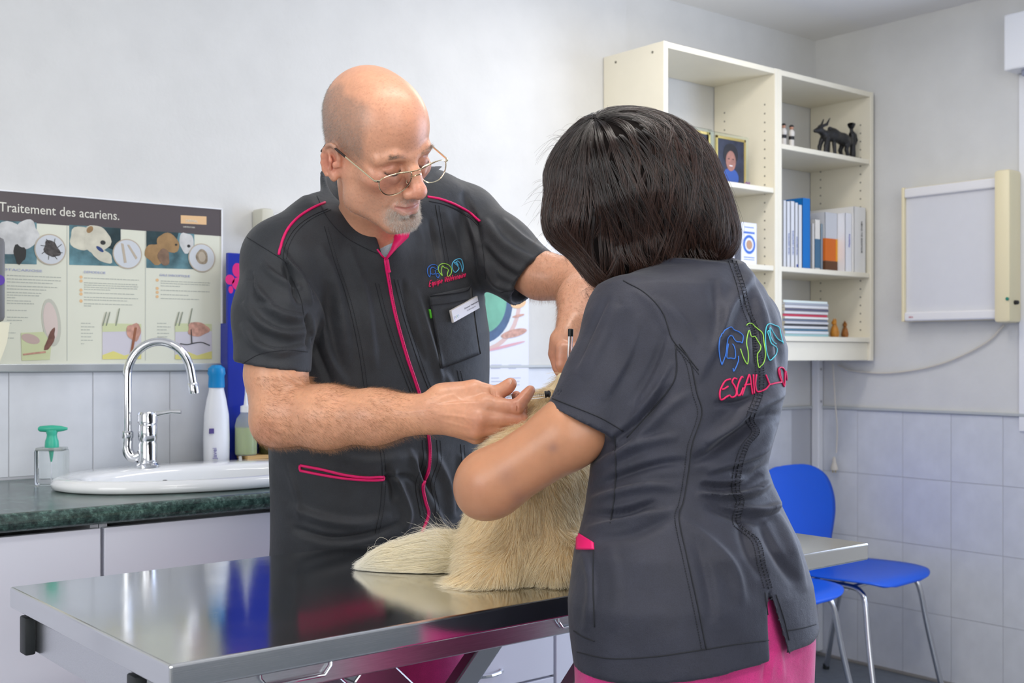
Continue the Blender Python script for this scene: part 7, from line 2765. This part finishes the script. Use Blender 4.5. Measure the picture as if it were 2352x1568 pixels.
S.chain([C(1075, 1272, 1.935), C(1010, 1288, 1.94), C(940, 1300, 1.945), (-.205, 1.94, .868)], [.024, .020, .013, .004], .02)
S.apply(lambda x, y, z: .8625 - z + 0 * x + 0 * y, (-.3, 1.8, .85), (0, 2.1, .9), .003, 'i')
kP, kQ = S.mesh(1)
mesh_obj('tail', c2w(kP), kQ, m_furb, dog)
rs4 = np.random.RandomState(4)


def fur(name, P, Q, n, wfn, dfn, Lfn, rad, m, nseg=6, clump=90.0, parent=dog):
    pos, nr = sample_surface(P, Q, n, wfn, rs4)
    d = dfn(pos, nr)
    d /= np.linalg.norm(d, axis=1, keepdims=True)
    # clumping: strands lean with a shared low-frequency swirl
    cl = np.stack([noise3(pos, clump, s) for s in (1, 2, 3)], 1)
    cl2 = np.stack([noise3(pos, clump * 2.6, s) for s in (4, 5, 6)], 1)
    L = (Lfn(pos) * (.65 + .6 * rs4.rand(n)))[:, None]
    jt = rs4.normal(0, .10, (n, 3))
    pts = []
    q = pos - nr * .001
    for i in range(nseg):
        t = i / (nseg - 1)
        pts.append(q.copy())
        v = d + (cl * .42 + cl2 * .42) * t + jt * (.4 + t) + np.array((0, 0, -.25)) * t
        v /= np.linalg.norm(v, axis=1, keepdims=True)
        q = q + v * L / (nseg - 1)
    A = np.stack(pts, 1)
    A[:, :, 2] = np.maximum(A[:, :, 2], .8612 + .0025 * rs4.rand(n)[:, None])
    return strands(name, None, c2w(A), nseg, m, parent, np.full(n, rad))


m_fur = hair_mat('cream_fur', srgb(246, 226, 186), srgb(255, 248, 226), .5, .20, .2, .5)
m_furt = hair_mat('pale_tail_fur', srgb(250, 240, 210), srgb(255, 253, 244), .5, .12, .2, .45)


def body_dir(p, n):
    d = np.zeros_like(p)
    low = np.clip((1.0 - p[:, 2]) / .10, 0, 1)
    d[:, 2] = -1
    d[:, 0] = -.30 * low + .10 * (p[:, 0] > .02)
    d = d - n * (d * n).sum(1, keepdims=True)
    d /= np.maximum(np.linalg.norm(d, axis=1, keepdims=True), 1e-3)
    return d + n * .50


fur('body_fur', dP, dQ, 52000, lambda c: np.where((c[:, 1] < 2.02) & (c[:, 2] > .864), 1.0, .12), body_dir, lambda p: .024 + .014 * np.clip((1.02 - p[:, 2]) / .1, 0, 1), .00026, m_fur)


nt_ = 17000
pos, nr = sample_surface(kP, kQ, nt_, lambda c: 1.0 * (c[:, 2] > .863) + .5, rs4)
tipp = np.array((-.252, 1.945, .866))
cl = np.stack([noise3(pos, 130, s_) for s_ in (11, 12, 13)], 1)
r1 = rs4.rand(nt_, 1)
reach = .45 + .58 * r1 ** .6
up_ = np.maximum(nr[:, 2:3], 0)
end = pos + (tipp - pos) * reach + cl * .0065 + rs4.normal(0, .0022, (nt_, 3))
end[:, 2:3] += .022 * up_ * (1.02 - reach)
mid = pos * .62 + end * .38 + nr * (.012 + .018 * rs4.rand(nt_, 1)) + np.array((0, 0, 1)) * (.020 * up_) + cl * .004
stray = rs4.rand(nt_, 1) < .03
mid = mid + stray * rs4.normal(0, .010, (nt_, 3)) * np.array((1, 1, .8)) + stray * np.array((0, 0, .008))
end = end + stray * np.array((.02, 0, .018)) * rs4.rand(nt_, 1)
t_ = np.linspace(0, 1, 11)[None, :, None]
A = pos[:, None] * (1 - t_) ** 2 + 2 * mid[:, None] * t_ * (1 - t_) + end[:, None] * t_ ** 2
A[:, :, 2] = np.maximum(A[:, :, 2], .8612 + .002 * rs4.rand(nt_)[:, None])
strands('tail_fur', None, c2w(A), 11, m_furt, dog, np.full(nt_, .00022), .25)
# a tuft standing up where the tail meets the rump
nt_ = 700
base = C(1048, 1262, 1.925) + rs4.normal(0, 1, (nt_, 3)) * np.array((.012, .012, .008))
dd = np.array((-.75, 0, .62)) + rs4.normal(0, .30, (nt_, 3))
dd /= np.linalg.norm(dd, axis=1, keepdims=True)
Lt = .025 + .035 * rs4.rand(nt_, 1)
t_ = np.linspace(0, 1, 8)[None, :, None]
A = base[:, None] + dd[:, None] * Lt[:, None] * t_ + np.array((-.012, 0, -.006)) * t_ ** 2
strands('tail_tuft', None, c2w(A), 8, m_furt, dog, np.full(nt_, .00018), .25)
